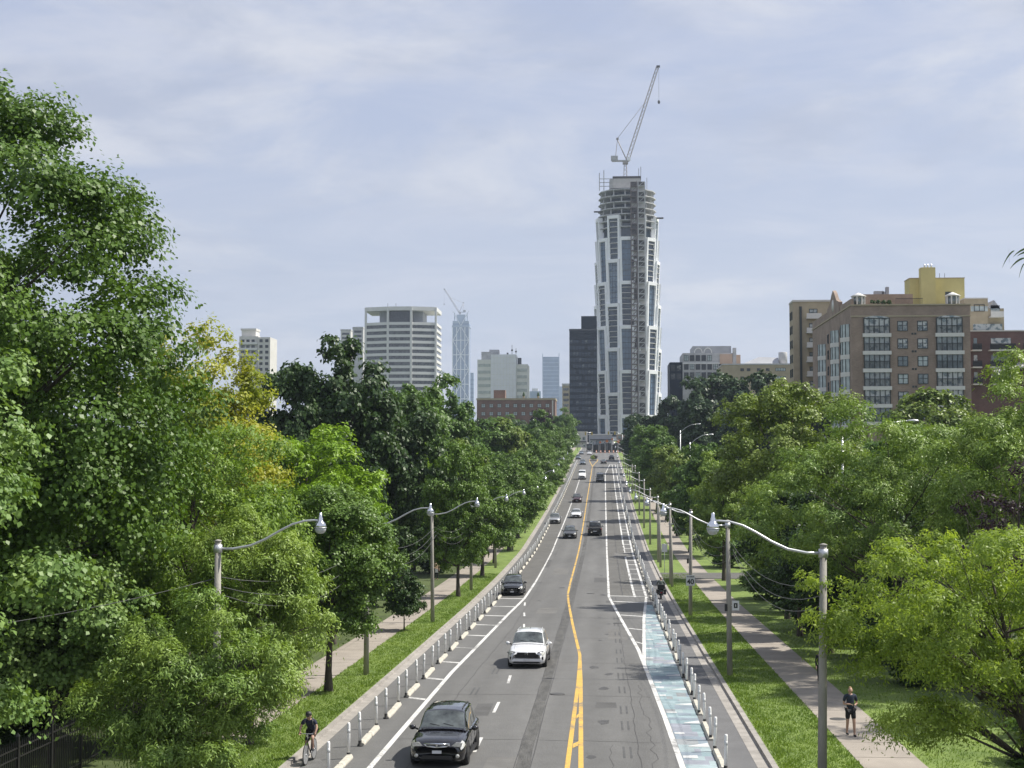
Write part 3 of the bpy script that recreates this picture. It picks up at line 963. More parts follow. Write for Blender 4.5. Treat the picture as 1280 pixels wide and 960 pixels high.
proto('locust', 'locust', 38, C15, R15, 84, 1.1, 30000, (0.36, 0.12), flat=0.4, droop=0.45, up=0.8, lump=0.2)
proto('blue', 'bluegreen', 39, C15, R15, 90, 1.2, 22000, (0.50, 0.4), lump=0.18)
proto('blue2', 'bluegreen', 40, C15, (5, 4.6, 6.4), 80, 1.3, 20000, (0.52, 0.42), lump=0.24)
proto('purple', 'purple', 41, C15, R15, 60, 1.2, 14000, (0.45, 0.35))
proto('olive', 'olive', 42, C15, R15, 84, 1.2, 26000, (0.34, 0.24), lump=0.18)
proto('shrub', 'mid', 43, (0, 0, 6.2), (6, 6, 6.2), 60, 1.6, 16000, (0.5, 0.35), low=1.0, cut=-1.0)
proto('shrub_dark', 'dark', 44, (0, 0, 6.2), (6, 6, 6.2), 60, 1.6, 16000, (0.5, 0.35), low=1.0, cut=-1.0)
KIND_NAME = {'dark': 'maple_tree', 'dark2': 'maple_tree', 'mid': 'maple_tree', 'mid2': 'oak_tree', 'lime': 'locust_tree', 'verge': 'linden_tree', 'verge2': 'linden_tree', 'locust': 'locust_tree',
             'blue': 'maple_tree', 'blue2': 'oak_tree', 'purple': 'purple_beech_tree', 'olive': 'ash_tree', 'shrub': 'shrub', 'shrub_dark': 'shrub'}
trng = random.Random(77)


def tree(kind, label, X, Y, h, r, group=None, z=None):
    tr, cr = PROTO[kind]
    o = empty(KIND_NAME[kind], (X, Y, (gz(X, Y) if z is None else z) - 0.02), trng.uniform(0, 6.28), label, 'shrub' if 'shrub' in kind else 'tree', group)
    full = 12.4 if 'shrub' in kind else 15.0
    rad0 = 6.0 if 'shrub' in kind else 5.0
    s = (r / rad0, r / rad0, h / full)
    link('trunk', tr, o, scale=s)
    link('crown', cr, o, scale=s)
    return o


LT = [
    ('dark', 'tall dark green maple whose top pokes up in front of the banded round office', -23.6, 130, 23.2, 6.2),
    ('dark2', 'dark maple with a ragged top just left of the tallest dark maple', -27.2, 128, 20.6, 4.6),
    ('dark', 'dark bushy maple just below the lowest bands of the round office', -19.3, 137, 18.5, 5.0),
    ('lime', 'lime green layered locust between the yellow tipped tree and the dark maples', -19.2, 95, 13.6, 5.2),
    ('lime', 'smaller lime green locust behind the round linden by the cyclist', -15.8, 86, 10.4, 3.6),
    ('mid', 'mid green maple below the far blue tower with the crane', -23.5, 172, 22.0, 5.6),
    ('mid2', 'oak to the left of the white slab building, dark and broad', -21.6, 200, 21.6, 5.8),
    ('mid', 'leafy maple right below the white slab building', -19.0, 262, 18.4, 6.4),
    ('olive', 'light green ash in front of the long red brick block', -16.6, 262, 17.2, 5.0),
    ('mid2', 'green oak hiding the right end of the long brick block', -13.6, 330, 17.2, 5.0),
    ('purple', 'dark purple beech before the end of the long brick block', -17.5, 420, 19.2, 4.2),
    ('mid', 'green maple at the corner below the dark office tower', -12.8, 455, 17.0, 4.6),
    ('mid2', 'far green oak where the left kerb meets the crest', -13.5, 520, 17.0, 5.0),
    ('lime', 'yellow green locust peeping out above the row of verge lindens', -19.6, 152, 14.0, 4.4),
    ('olive', 'pale ash half hidden behind the verge lindens, below the mid green maple', -18.3, 196, 14.4, 4.2),
    ('dark2', 'shaded dark maple filling the gap left of the verge lindens', -20.5, 112, 13.0, 4.4),
]
for k, lb, X, Y, h, r in LT: tree(k, lb, X, Y, h, r, LEFTG)
vrow = [(122, 12.0, 3.1), (147, 11.2, 3.0), (165, 10.6, 3.2), (187, 11.6, 3.5), (208, 11.5, 3.6), (232, 11.6, 3.7), (258, 12, 3.7), (285, 12, 3.8), (314, 12.4, 3.8), (345, 12.4, 4), (380, 12.6, 4), (418, 12.5, 4)]
for i, (Y, h, r) in enumerate(vrow):
    tree('verge' if i % 2 == 0 else 'verge2', '%s dark linden along the left verge, counting uphill from the small young tree' % ('first' if i == 0 else ORD[i]), -12.0 - (0.1 * (i % 3)), Y, h * (1.0 if i % 2 else 1.08), r * (1.0 if Y < 140 else 1.2), 'lindens along the left verge')
RT = [
    ('locust', 'light green locust bending over the far end of the right pavement', 11.3, 142, 12.0, 3.6),
    ('mid', 'mid green maple behind the right lamp posts, below the dark hillside trees', 12.8, 178, 14.6, 4.6),
    ('olive', 'pale green ash with a drooping crown by the right kerb, halfway uphill', 10.4, 212, 13.2, 4.8),
    ('mid2', 'round green oak standing right of the ladder marked cycle buffer', 10.2, 245, 14.6, 5.0),
    ('mid', 'green maple by the right kerb below the tall white tower', 10.0, 300, 16.4, 5.2),
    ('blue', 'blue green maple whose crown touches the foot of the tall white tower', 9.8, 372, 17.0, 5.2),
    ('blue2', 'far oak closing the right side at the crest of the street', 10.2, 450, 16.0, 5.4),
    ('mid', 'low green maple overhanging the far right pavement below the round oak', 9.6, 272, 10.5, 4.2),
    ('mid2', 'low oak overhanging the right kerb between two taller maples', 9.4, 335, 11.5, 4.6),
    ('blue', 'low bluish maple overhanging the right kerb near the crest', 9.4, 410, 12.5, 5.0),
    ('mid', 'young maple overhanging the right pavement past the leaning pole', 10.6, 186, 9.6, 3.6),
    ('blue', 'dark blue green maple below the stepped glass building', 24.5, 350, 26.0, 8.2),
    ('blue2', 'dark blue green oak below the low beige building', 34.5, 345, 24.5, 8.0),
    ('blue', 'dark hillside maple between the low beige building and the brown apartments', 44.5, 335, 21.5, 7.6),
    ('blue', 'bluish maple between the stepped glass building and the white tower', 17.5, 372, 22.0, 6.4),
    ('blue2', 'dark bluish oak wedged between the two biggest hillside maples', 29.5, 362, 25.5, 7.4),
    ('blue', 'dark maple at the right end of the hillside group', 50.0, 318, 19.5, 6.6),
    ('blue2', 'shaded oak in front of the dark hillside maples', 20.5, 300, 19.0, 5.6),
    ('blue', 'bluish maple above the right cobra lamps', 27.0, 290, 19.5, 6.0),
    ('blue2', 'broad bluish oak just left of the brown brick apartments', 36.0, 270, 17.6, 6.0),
    ('olive', 'grey green ash at the foot of the brown brick apartments', 38.0, 172, 19.6, 7.0),
    ('mid', 'green maple filling the space below the apartments, behind the locusts', 29.5, 150, 14.5, 5.6),
    ('mid2', 'oak in the dip between the olive maple and the broad locust', 20.0, 100, 11.5, 4.4),
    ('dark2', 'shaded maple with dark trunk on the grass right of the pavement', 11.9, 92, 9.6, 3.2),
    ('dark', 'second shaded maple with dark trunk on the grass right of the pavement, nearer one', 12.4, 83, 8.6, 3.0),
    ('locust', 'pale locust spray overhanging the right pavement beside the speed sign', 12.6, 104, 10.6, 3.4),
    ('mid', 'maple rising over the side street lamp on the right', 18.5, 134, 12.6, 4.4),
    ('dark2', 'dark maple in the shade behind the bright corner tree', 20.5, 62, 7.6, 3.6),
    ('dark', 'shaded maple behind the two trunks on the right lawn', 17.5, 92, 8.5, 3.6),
]
for k, lb, X, Y, h, r in RT: tree(k, lb, X, Y, h, r, RIGHTG)
# low growth that closes the gaps under the crowns
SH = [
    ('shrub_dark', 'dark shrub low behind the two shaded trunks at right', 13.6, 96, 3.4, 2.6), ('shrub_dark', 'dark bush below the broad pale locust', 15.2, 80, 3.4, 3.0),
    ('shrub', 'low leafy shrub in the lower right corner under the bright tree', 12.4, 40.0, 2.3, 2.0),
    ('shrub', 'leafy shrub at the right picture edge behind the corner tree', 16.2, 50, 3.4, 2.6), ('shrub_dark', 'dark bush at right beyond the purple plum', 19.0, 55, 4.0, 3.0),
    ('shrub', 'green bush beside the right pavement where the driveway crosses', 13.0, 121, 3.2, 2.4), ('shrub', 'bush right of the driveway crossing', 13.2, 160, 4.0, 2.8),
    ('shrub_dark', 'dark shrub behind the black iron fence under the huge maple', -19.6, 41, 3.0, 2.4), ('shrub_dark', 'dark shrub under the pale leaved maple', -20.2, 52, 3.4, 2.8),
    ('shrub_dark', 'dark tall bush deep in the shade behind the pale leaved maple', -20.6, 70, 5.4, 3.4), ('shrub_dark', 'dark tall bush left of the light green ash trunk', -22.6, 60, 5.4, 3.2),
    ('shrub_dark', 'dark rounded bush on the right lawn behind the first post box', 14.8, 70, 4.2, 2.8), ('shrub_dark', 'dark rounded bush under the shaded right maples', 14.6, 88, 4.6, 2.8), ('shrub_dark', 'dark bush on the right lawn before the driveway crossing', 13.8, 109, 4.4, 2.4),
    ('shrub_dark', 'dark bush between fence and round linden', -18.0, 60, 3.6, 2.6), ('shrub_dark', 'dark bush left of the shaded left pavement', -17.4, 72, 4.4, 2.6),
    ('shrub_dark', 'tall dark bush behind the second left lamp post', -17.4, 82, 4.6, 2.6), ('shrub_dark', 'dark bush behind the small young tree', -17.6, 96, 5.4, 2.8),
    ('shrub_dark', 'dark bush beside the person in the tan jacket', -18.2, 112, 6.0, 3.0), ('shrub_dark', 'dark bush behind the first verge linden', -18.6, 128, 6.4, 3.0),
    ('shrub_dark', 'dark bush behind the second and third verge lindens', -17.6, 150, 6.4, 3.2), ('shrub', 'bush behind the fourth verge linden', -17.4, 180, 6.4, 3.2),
    ('shrub', 'bush behind the sixth verge linden', -17.4, 220, 6.6, 3.4), ('shrub', 'bush behind the eighth verge linden', -17.4, 270, 6.6, 3.6), ('shrub', 'bush at the far left kerb below the crest', -15.5, 350, 7, 3.6),
    ('shrub', 'bush on the right below the far oak', 12.5, 410, 6, 3.0), ('shrub', 'bush on the right below the blue green maple', 12.8, 335, 6, 3.0), ('shrub', 'bush on the right below the round green oak', 13.2, 262, 5, 3.0), ('shrub', 'bush on the right below the pale drooping ash', 13.6, 200, 5, 3.0),
]
for k, lb, X, Y, h, r in SH: tree(k, lb, X, Y, h, r, LEFTG if X < 0 else RIGHTG)
# woodland behind, out to where only tops show
frng = random.Random(9)
for side in (-1, 1):
    for k, (Y, X0, hmax) in enumerate(((70, 30, 13), (85, 33, 15), (100, 27, 14), (115, 34, 17), (140, 33, 17.5), (165, 30, 19), (190, 29, 20), (225, 27, 19), (250, 36, 20), (290, 24, 20), (330, 22, 18), (360, 34, 18), (400, 24, 17), (450, 26, 16), (520, 20, 15), (560, 34, 15))):
        X = X0 + frng.uniform(-2, 2)
        if side > 0: X = X * 1.05 + 4; hmax = hmax * 0.62
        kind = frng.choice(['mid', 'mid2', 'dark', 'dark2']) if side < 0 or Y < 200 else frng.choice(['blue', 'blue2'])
        tree(kind, '%s background tree from the near end of the wooded belt %s' % ('first' if k == 0 else ORD[k], 'behind the left street trees' if side < 0 else 'behind the right street trees'), side * X, Y, hmax * frng.uniform(0.85, 1.0), frng.uniform(4.6, 6.0),
             'background trees of the left wooded belt' if side < 0 else 'background trees of the right wooded belt')

# a tree beside the footbridge, out of view but for one drooping twig at the right edge
tw = empty('bridge_side_tree', (7.4, 8.2, rz(8) + 0.1), 0, 'twig with narrow drooping leaves reaching into the sky at the right picture edge', 'tree')
zt = at(1268, 318, 8.0).z - tw.location.z
xt = at(1268, 318, 8.0).x - 7.4
MB().tube([(0, 0, -0.3), (0.05, 0, 5), (0, 0.05, zt + 0.6)], [0.2, 0.15, 0.07], 8).tube([(0, 0.05, zt + 0.3), (xt * 0.5, -0.1, zt + 0.35), (xt + 0.12, -0.2, zt + 0.03)], [0.05, 0.02, 0.004], 6).build('trunk', M['bark'], tw)
v, cl = make_crown(71, (1.2, 0.5, zt + 0.6), (2.6, 2.4, 2.2), 30, 0.7, 9000, (0.12, 0.04), droop=0.5)
link('crown', raw_mesh('crown', v, 4, LM['mid']), tw)
lf = MB()
for dx, dz, L, an in ((0.10, 0.0, 0.16, -0.5), (0.06, -0.02, 0.15, 0.4), (0.0, 0.02, 0.17, 0.9), (-0.03, 0.03, 0.12, 1.6), (0.12, -0.05, 0.2, -1.2), (0.09, 0.03, 0.16, 0.1), (0.05, -0.05, 0.13, 1.2)):
    p0 = Vector((xt + dx, -0.2, zt + dz)); pr = p0; d = Vector((-math.cos(an), 0, -math.sin(an) * 0.6 + 0.25))
    w = 0.006
    row = []
    for i in range(6):
        t = i / 5
        q = p0 + d * L * 0.62 * t + Vector((0, 0, -0.4 * L * t * t))
        ww = w * math.sin(math.pi * min(0.98, 0.12 + 0.86 * t))
        row += [q + Vector((0, 0, ww)), q - Vector((0, 0.004, ww))]
    lf.add(row, [(2 * i, 2 * i + 1, 2 * i + 3, 2 * i + 2) for i in range(5)])
lf.build('drooping_leaves', LM['dark'], tw)
# ------------------------------------------------------------------ buildings
B = {}
B['white_panel'] = mat('white facade panel', (0.84, 0.85, 0.86), 0.5, 0.05, 0.5)
B['slab_grey'] = mat('raw concrete slab', (0.45, 0.45, 0.45), 0.9, 0.2, 0.6)
B['core'] = mat('pale concrete core', (0.42, 0.41, 0.39), 0.9, 0.12, 0.4)
B['tower_glass'] = mat('blue tower glass', (0.085, 0.14, 0.21), 0.08, 0.45, 0.22, spec=0.7)
B['tower_dark'] = mat('balcony recess glass', (0.03, 0.05, 0.075), 0.12, 0.6, 0.35, spec=0.6)
B['hoist'] = mat('hoist mesh', (0.055, 0.05, 0.048), 0.8, 0.3, 0.9)
B['hoist_red'] = mat('hoist car', (0.115, 0.085, 0.08), 0.7, 0.2, 0.9)
B['navy'] = mat('dark bronze curtain wall', (0.006, 0.013, 0.028), 0.5, 0.3, 0.15, spec=0.15)
B['navy_glass'] = mat('dim office glass', (0.03, 0.045, 0.075), 0.25, 0.7, 0.25, spec=0.35)
B['office_white'] = mat('white spandrel concrete', (0.64, 0.64, 0.62), 0.7, 0.06, 0.2)
B['office_glass'] = mat('dark office glass', (0.03, 0.035, 0.045), 0.15, 0.3, 0.2, spec=0.6)
B['white_tile'] = mat('white glazed tile', (0.76, 0.78, 0.79), 0.5, 0.05, 0.3)
B['cream_panel'] = mat('cream spandrel', (0.70, 0.71, 0.64), 0.6, 0.07, 0.3)
B['pale_window'] = mat('pale window band', (0.44, 0.48, 0.44), 0.25, 0.2, 0.6)
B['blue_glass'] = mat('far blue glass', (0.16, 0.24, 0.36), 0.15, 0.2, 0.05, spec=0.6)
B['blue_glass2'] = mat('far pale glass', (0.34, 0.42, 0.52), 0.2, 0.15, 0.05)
B['apt_conc'] = mat('pale apartment concrete', (0.56, 0.55, 0.52), 0.85, 0.08, 0.2)
B['beige'] = mat('beige brick', (0.37, 0.315, 0.22), 0.9, 0.12, 0.6)
B['yellow'] = mat('yellow rendered wall', (0.50, 0.44, 0.19), 0.85, 0.10, 0.35)
B['peach'] = mat('peach panel', (0.50, 0.36, 0.27), 0.8, 0.08, 0.4)
B['roof_grey'] = mat('grey roof metal', (0.33, 0.34, 0.36), 0.6, 0.1, 0.4)
B['white_trim'] = mat('white trim', (0.62, 0.61, 0.58), 0.7, 0.06, 2)
B['win_frame'] = mat('dark window frame', (0.02, 0.03, 0.03), 0.5, 0.1, 3)
B['win_glass'] = mat('window glass', (0.10, 0.14, 0.15), 0.06, 0.75, 0.7, spec=0.9)
B['win_bright'] = mat('window with pale blinds', (0.40, 0.46, 0.46), 0.2, 0.3, 0.9)
B['rail'] = mat('black balcony rail', (0.015, 0.016, 0.018), 0.5, 0.1, 2)
B['awning'] = mat('grey canopy sheet', (0.42, 0.42, 0.42), 0.6, 0.1, 2)


def random_pane(m, lo, hi):
    """each pane its own: some dark, some with pale blinds or curtains"""
    nt = m.node_tree
    p = nt.nodes['Principled BSDF']
    src = p.inputs['Base Color'].links[0].from_socket
    oi = nt.nodes.new('ShaderNodeObjectInfo')
    mr = nt.nodes.new('ShaderNodeMapRange'); mr.inputs[1].default_value, mr.inputs[2].default_value = lo, hi
    nt.links.new(oi.outputs['Random'], mr.inputs[0])
    tc_ = nt.nodes.new('ShaderNodeTexCoord')
    n = nt.nodes.new('ShaderNodeTexNoise'); n.inputs['Scale'].default_value = 1.3; n.noise_dimensions = '4D'
    nt.links.new(tc_.outputs['Object'], n.inputs['Vector']); nt.links.new(oi.outputs['Random'], n.inputs['W'])
    m2 = nt.nodes.new('ShaderNodeMapRange'); m2.inputs[1].default_value, m2.inputs[2].default_value = 0.42, 0.52
    nt.links.new(n.outputs[0], m2.inputs[0])
    mu = nt.nodes.new('ShaderNodeMath'); mu.operation = 'MULTIPLY'
    nt.links.new(mr.outputs[0], mu.inputs[0]); nt.links.new(m2.outputs[0], mu.inputs[1])
    mx = nt.nodes.new('ShaderNodeMix'); mx.data_type = 'RGBA'
    nt.links.new(mu.outputs[0], mx.inputs['Factor']); nt.links.new(src, mx.inputs[6]); mx.inputs[7].default_value = (0.48, 0.50, 0.48, 1)
    nt.links.new(mx.outputs[2], p.inputs['Base Color'])


random_pane(B['win_glass'], 0.2, 0.9)
random_pane(B['office_glass'], 0.5, 1.4)
random_pane(B['navy_glass'], 0.7, 2.4)
random_pane(B['tower_glass'], 0.3, 3.0)


def brick_mat(name, c1, c2, mort, sx=1.0):
    m = bpy.data.materials.new(name)
    m.use_nodes = True
    nt = m.node_tree
    p = nt.nodes['Principled BSDF']
    p.inputs['Roughness'].default_value = 0.9
    tcn = nt.nodes.new('ShaderNodeTexCoord')
    sp = nt.nodes.new('ShaderNodeSeparateXYZ'); nt.links.new(tcn.outputs['Object'], sp.inputs[0])
    ad = nt.nodes.new('ShaderNodeMath'); nt.links.new(sp.outputs[0], ad.inputs[0]); nt.links.new(sp.outputs[1], ad.inputs[1])
    cb = nt.nodes.new('ShaderNodeCombineXYZ'); nt.links.new(ad.outputs[0], cb.inputs[0]); nt.links.new(sp.outputs[2], cb.inputs[1])
    br = nt.nodes.new('ShaderNodeTexBrick')
    br.inputs['Color1'].default_value = (*c1, 1); br.inputs['Color2'].default_value = (*c2, 1); br.inputs['Mortar'].default_value = (*mort, 1)
    br.inputs['Scale'].default_value = 1.0; br.inputs['Brick Width'].default_value = 0.42; br.inputs['Row Height'].default_value = 0.16
    br.inputs['Mortar Size'].default_value = 0.012
    nt.links.new(cb.outputs[0], br.inputs['Vector'])
    n = nt.nodes.new('ShaderNodeTexNoise'); n.inputs['Scale'].default_value = 0.35; n.inputs['Detail'].default_value = 6
    nt.links.new(tcn.outputs['Object'], n.inputs['Vector'])
    mr = nt.nodes.new('ShaderNodeMapRange'); mr.inputs[1].default_value, mr.inputs[2].default_value = 0.3, 0.7; mr.inputs[3].default_value, mr.inputs[4].default_value = 0.78, 1.15
    nt.links.new(n.outputs[0], mr.inputs[0])
    mx = nt.nodes.new('ShaderNodeMix'); mx.data_type = 'RGBA'; mx.blend_type = 'MULTIPLY'; mx.inputs['Factor'].default_value = 1
    nt.links.new(br.outputs[0], mx.inputs[6])
    cc = nt.nodes.new('ShaderNodeCombineXYZ')
    for i in range(3): nt.links.new(mr.outputs[0], cc.inputs[i])
    nt.links.new(cc.outputs[0], mx.inputs[7])
    nt.links.new(mx.outputs[2], p.inputs['Base Color'])
    return m


B['brown_brick'] = brick_mat('brown brick', (0.30, 0.225, 0.175), (0.25, 0.185, 0.145), (0.32, 0.265, 0.22))
B['red_brick'] = brick_mat('red brown brick', (0.21, 0.125, 0.10), (0.18, 0.105, 0.085), (0.22, 0.17, 0.14))
B['dark_red'] = brick_mat('dark red brick', (0.15, 0.085, 0.075), (0.125, 0.07, 0.062), (0.16, 0.11, 0.10))


def win_mesh(w, h, fr=0.08, mull=1, cross=True, dep=0.12):
    """window facing -Y, origin at its lower middle on the wall: (frame mesh, pane mesh)"""
    b = MB()
    b.box(-w / 2, -w / 2 + fr, -dep, 0.02, 0, h); b.box(w / 2 - fr, w / 2, -dep, 0.02, 0, h)
    b.box(-w / 2 + fr, w / 2 - fr, -dep, 0.02, 0, fr); b.box(-w / 2 + fr, w / 2 - fr, -dep, 0.02, h - fr, h)
    for i in range(mull):
        x = -w / 2 + w * (i + 1) / (mull + 1)
        b.box(x - fr / 2, x + fr / 2, -dep * 0.9, 0.02, fr, h - fr)
    if cross: b.box(-w / 2 + fr, w / 2 - fr, -dep * 0.8, 0.02, h * 0.52, h * 0.52 + fr * 0.8)
    p = MB().box(-w / 2 + 0.02, w / 2 - 0.02, -0.04, 0.0, 0.02, h - 0.02)
    return b.mesh('window', B['win_frame']), p


# ---- the tall white tower being built: 14 facets, modules of eight floors that step from facet to facet
TWR = empty('tower_under_construction', (14.0, 868, 20.0), 0, 'tall white tapered tower still under construction with bare concrete floors on top', 'tower')
T_R, NF, FL = 17.6, 14, 3.12
MODH = 25.7
Z_BASE, Z_CLAD, Z_TOP = 0.0, 131.5, 151.5


def tower_r(z):
    """the waist of the tower: a little slimmer at the top"""
    return float(np.interp(z, [0, 60, 105, 131, 150], [17.9, 18.2, 17.4, 16.7, 16.3]))


def tower_module(kind, hgt):
    """one facet, one module: local x along the facet, -y outwards, z up. The white frame leans out towards its top"""
    hw = T_R * math.tan(math.pi / NF) - 0.02
    fr, gl = MB(), MB()
    o0, o1 = -0.1, 1.35
    def bar(x0, x1, z0, z1, xt0=None, xt1=None):
        xt0 = x0 if xt0 is None else xt0; xt1 = x1 if xt1 is None else xt1
        ya, yb = -(o0 + (o1 - o0) * z0 / hgt), -(o0 + (o1 - o0) * z1 / hgt)
        fr.add([(x0, ya, z0), (x1, ya, z0), (x1, 1.6, z0), (x0, 1.6, z0), (xt0, yb, z1), (xt1, yb, z1), (xt1, 1.6, z1), (xt0, 1.6, z1)],
               [(0, 3, 2, 1), (4, 5, 6, 7), (0, 1, 5, 4), (1, 2, 6, 5), (2, 3, 7, 6), (3, 0, 4, 7)])
    w0, w1 = hw - 1.55, hw - 1.0
    band = 2.0
    bar(-hw, -w0, 0, hgt - band, -hw, -w1); bar(w0, hw, 0, hgt - band, w1, hw)
    bar(-hw, hw, hgt - band, hgt - 0.02)
    gl.add([(-w0, 0.55, 0.02), (w0, 0.55, 0.02), (w1, 0.1, hgt - band), (-w1, 0.1, hgt - band)], [(0, 1, 2, 3)])
    sl = MB()
    n = int((hgt - band) / FL)
    for i in range(n + 1):
        z = i * FL + 0.05
        t = z / hgt
        w = w0 + (w1 - w0) * t - 0.03
        if kind == 'balcony':
            sl.box(-w, w, 0.0 - 0.85 * t, 0.5, z, z + 0.34); sl.box(-w, w, -0.02 - 0.85 * t, 0.06 - 0.85 * t, z + 0.35, z + 1.15, 1)
        else:
            sl.box(-w, w, 0.36 - 0.45 * t, 0.5, z, z + 0.3, 1)
            for q in (-0.34, 0.34): sl.box(q * w - 0.05, q * w + 0.05, 0.34 - 0.42 * t, 0.5, z + 0.3, z + FL, 1)
    g = B['tower_glass'] if kind == 'glazed' else B['tower_dark']
    return fr.mesh('facade_frame', B['white_panel']), gl.mesh('glazing', g), sl.mesh('floor_edges', [B['slab_grey'] if kind != 'balcony' else B['apt_conc'], B['navy_glass']])


TM = {(k, h): tower_module(k, h) for k in ('glazed', 'balcony') for h in (MODH,)}
for f in range(NF):
    a = -2 + f * 360 / NF                    # facet 0 faces the camera
    par = f % 2
    z = -MODH * (0.75 if par else 0.25)
    j = 0
    while z < Z_CLAD - 6:
        z0, z1 = z, z + MODH
        kind = ('glazed', 'balcony')[(j + (f // 2)) % 2]
        hgt = MODH
        if z1 > Z_CLAD + 3.5: hgt = Z_CLAD + (0 if par else -2.2) - z0
        if hgt > 8:
            key = (kind, round(hgt, 1))
            if key not in TM: TM[key] = tower_module(kind, hgt)
            fm, gm, sm = TM[key]
            rr = tower_r(z0 + hgt / 2)
            ang = R(a)
            loc = (math.sin(ang) * rr, -math.cos(ang) * rr, z0)
            s = (rr / T_R, 1, 1)
            for nm, me in (('facade_frame', fm), ('glazing', gm), ('floor_edges', sm)):
                o = link(nm, me, TWR, loc, (0, 0, ang), s)
                if nm == 'floor_edges': o['kind'] = 'stuff'
        z += MODH; j += 1


def ring_poly(r, n=28, ph=0.0):
    return [(r * math.cos(2 * math.pi * i / n + ph), r * math.sin(2 * math.pi * i / n + ph)) for i in range(n)]


MB().prism(ring_poly(14.6, 14, R(90 - 2 + 12.86)), -10, Z_CLAD - 1, 0).build('inner_core', B['tower_dark'], TWR)
# bare floors on top
zf = Z_CLAD - 3.5
i = 0
while zf < Z_TOP:
    rr = 17.5 - 0.12 * i + (0.6 if i in (1, 2) else 0)
    b = MB().prism(ring_poly(rr, 14, R(90 - 2 + 12.86)), zf, zf + 0.5)
    b.build('floor_slab', B['slab_grey'], TWR)
    if zf + 3 < Z_TOP + 1:
        c = MB()
        for k in range(14):
            an = 2 * math.pi * (k + 0.3 * (i % 2)) / 14
            x, y = 15.4 * math.cos(an), 15.4 * math.sin(an)
            c.box(x - 0.35, x + 0.35, y - 0.35, y + 0.35, zf + 0.43, zf + 3.6)
        c.build('column_row', B['slab_grey'], TWR)['kind'] = 'stuff'
        if i % 2 == 0:
            p = MB()
            for k in range(5):
                an = -2.6 + k * 0.45
                p.box(12.2 * math.cos(an) - 1, 12.2 * math.cos(an) + 1, 12.2 * math.sin(an), 12.2 * math.sin(an) + 0.1, zf + 0.45, zf + 2.2)
            p.build('site_screen', B['hoist'], TWR)
    zf += 3.65; i += 1
MB().prism(ring_poly(9.2, 14), Z_CLAD - 4, Z_TOP + 1).build('core_wall', B['tower_dark'], TWR)
co = MB().prism([(-8.2, -9), (7.6, -9), (7.6, 8), (-8.2, 8), (-10.4, 2), (-10.4, -6)], Z_TOP + 0.6, Z_TOP + 6.2)
core_top = co.build('lift_core', B['core'], TWR)
MB().prism([(-8.5, -9.3), (7.9, -9.3), (7.9, 8.3), (-8.5, 8.3)], Z_TOP + 6.25, Z_TOP + 7.4).build('formwork', B['hoist'], TWR)
sc_ = MB()
for x in (-16.2, -13.6):
    sc_.box(x - 0.25, x + 0.25, -4.3, -3.8, Z_TOP, Z_TOP + (10.5 if x < -15 else 12))
for z in (2.4, 4.6, 6.8): sc_.box(-16.0, -8.6, -4.2, -3.9, Z_TOP + z, Z_TOP + z + 0.35)
sc_.build('edge_scaffold', B['slab_grey'], TWR)
for x, hh in ((8.0, 13.5), (6.8, 12.5), (11.5, 7)):
    MB().box(x - 0.18, x + 0.18, -6.2, -5.8, Z_TOP, Z_TOP + hh).build('guide_post', B['slab_grey'], TWR)
MB().box(14, 21, -8, -5.5, Z_CLAD + 2.6, Z_CLAD + 3.2).build('loading_platform', B['hoist'], TWR)
MB().box(-19.5, -14, -6, -4, Z_CLAD + 7, Z_CLAD + 7.6).build('loading_platform', B['hoist'], TWR)
# the hoist runs up the front right of the tower
for x0, x1, mm in ((1.9, 5.5, 'hoist_red'), (6.0, 9.9, 'hoist')):
    b = MB()
    z = -2.0
    k = 0
    y0 = -19.6
    for xx in (x0, x1):
        b.box(xx - 0.28, xx + 0.28, y0 - 0.28, y0 + 0.28, z, Z_TOP + 2, 0); b.box(xx - 0.2, xx + 0.2, y0 + 2.0, y0 + 2.4, z, Z_TOP + 2, 0)
    while z < Z_TOP + 1:
        b.box(x0, x1, y0 - 0.2, y0 + 2.3, z, z + 0.42, 0)
        b.box(x0 + 0.3, x1 - 0.3, y0 + 1.6, y0 + 1.75, z + 0.44, z + FL - 0.05, 2 if k % 3 else 1)
        b.add([(x0, y0 - 0.1, z), (x0 + 0.35, y0 - 0.1, z), (x1, y0 - 0.1, z + FL), (x1 - 0.35, y0 - 0.1, z + FL)], [(0, 1, 2, 3)], 0)
        z += FL; k += 1
    b.build('hoist_mast', [B['slab_grey'] if mm == 'hoist' else B['hoist_red'], B['core'], B['hoist']], TWR)['kind'] = 'stuff'


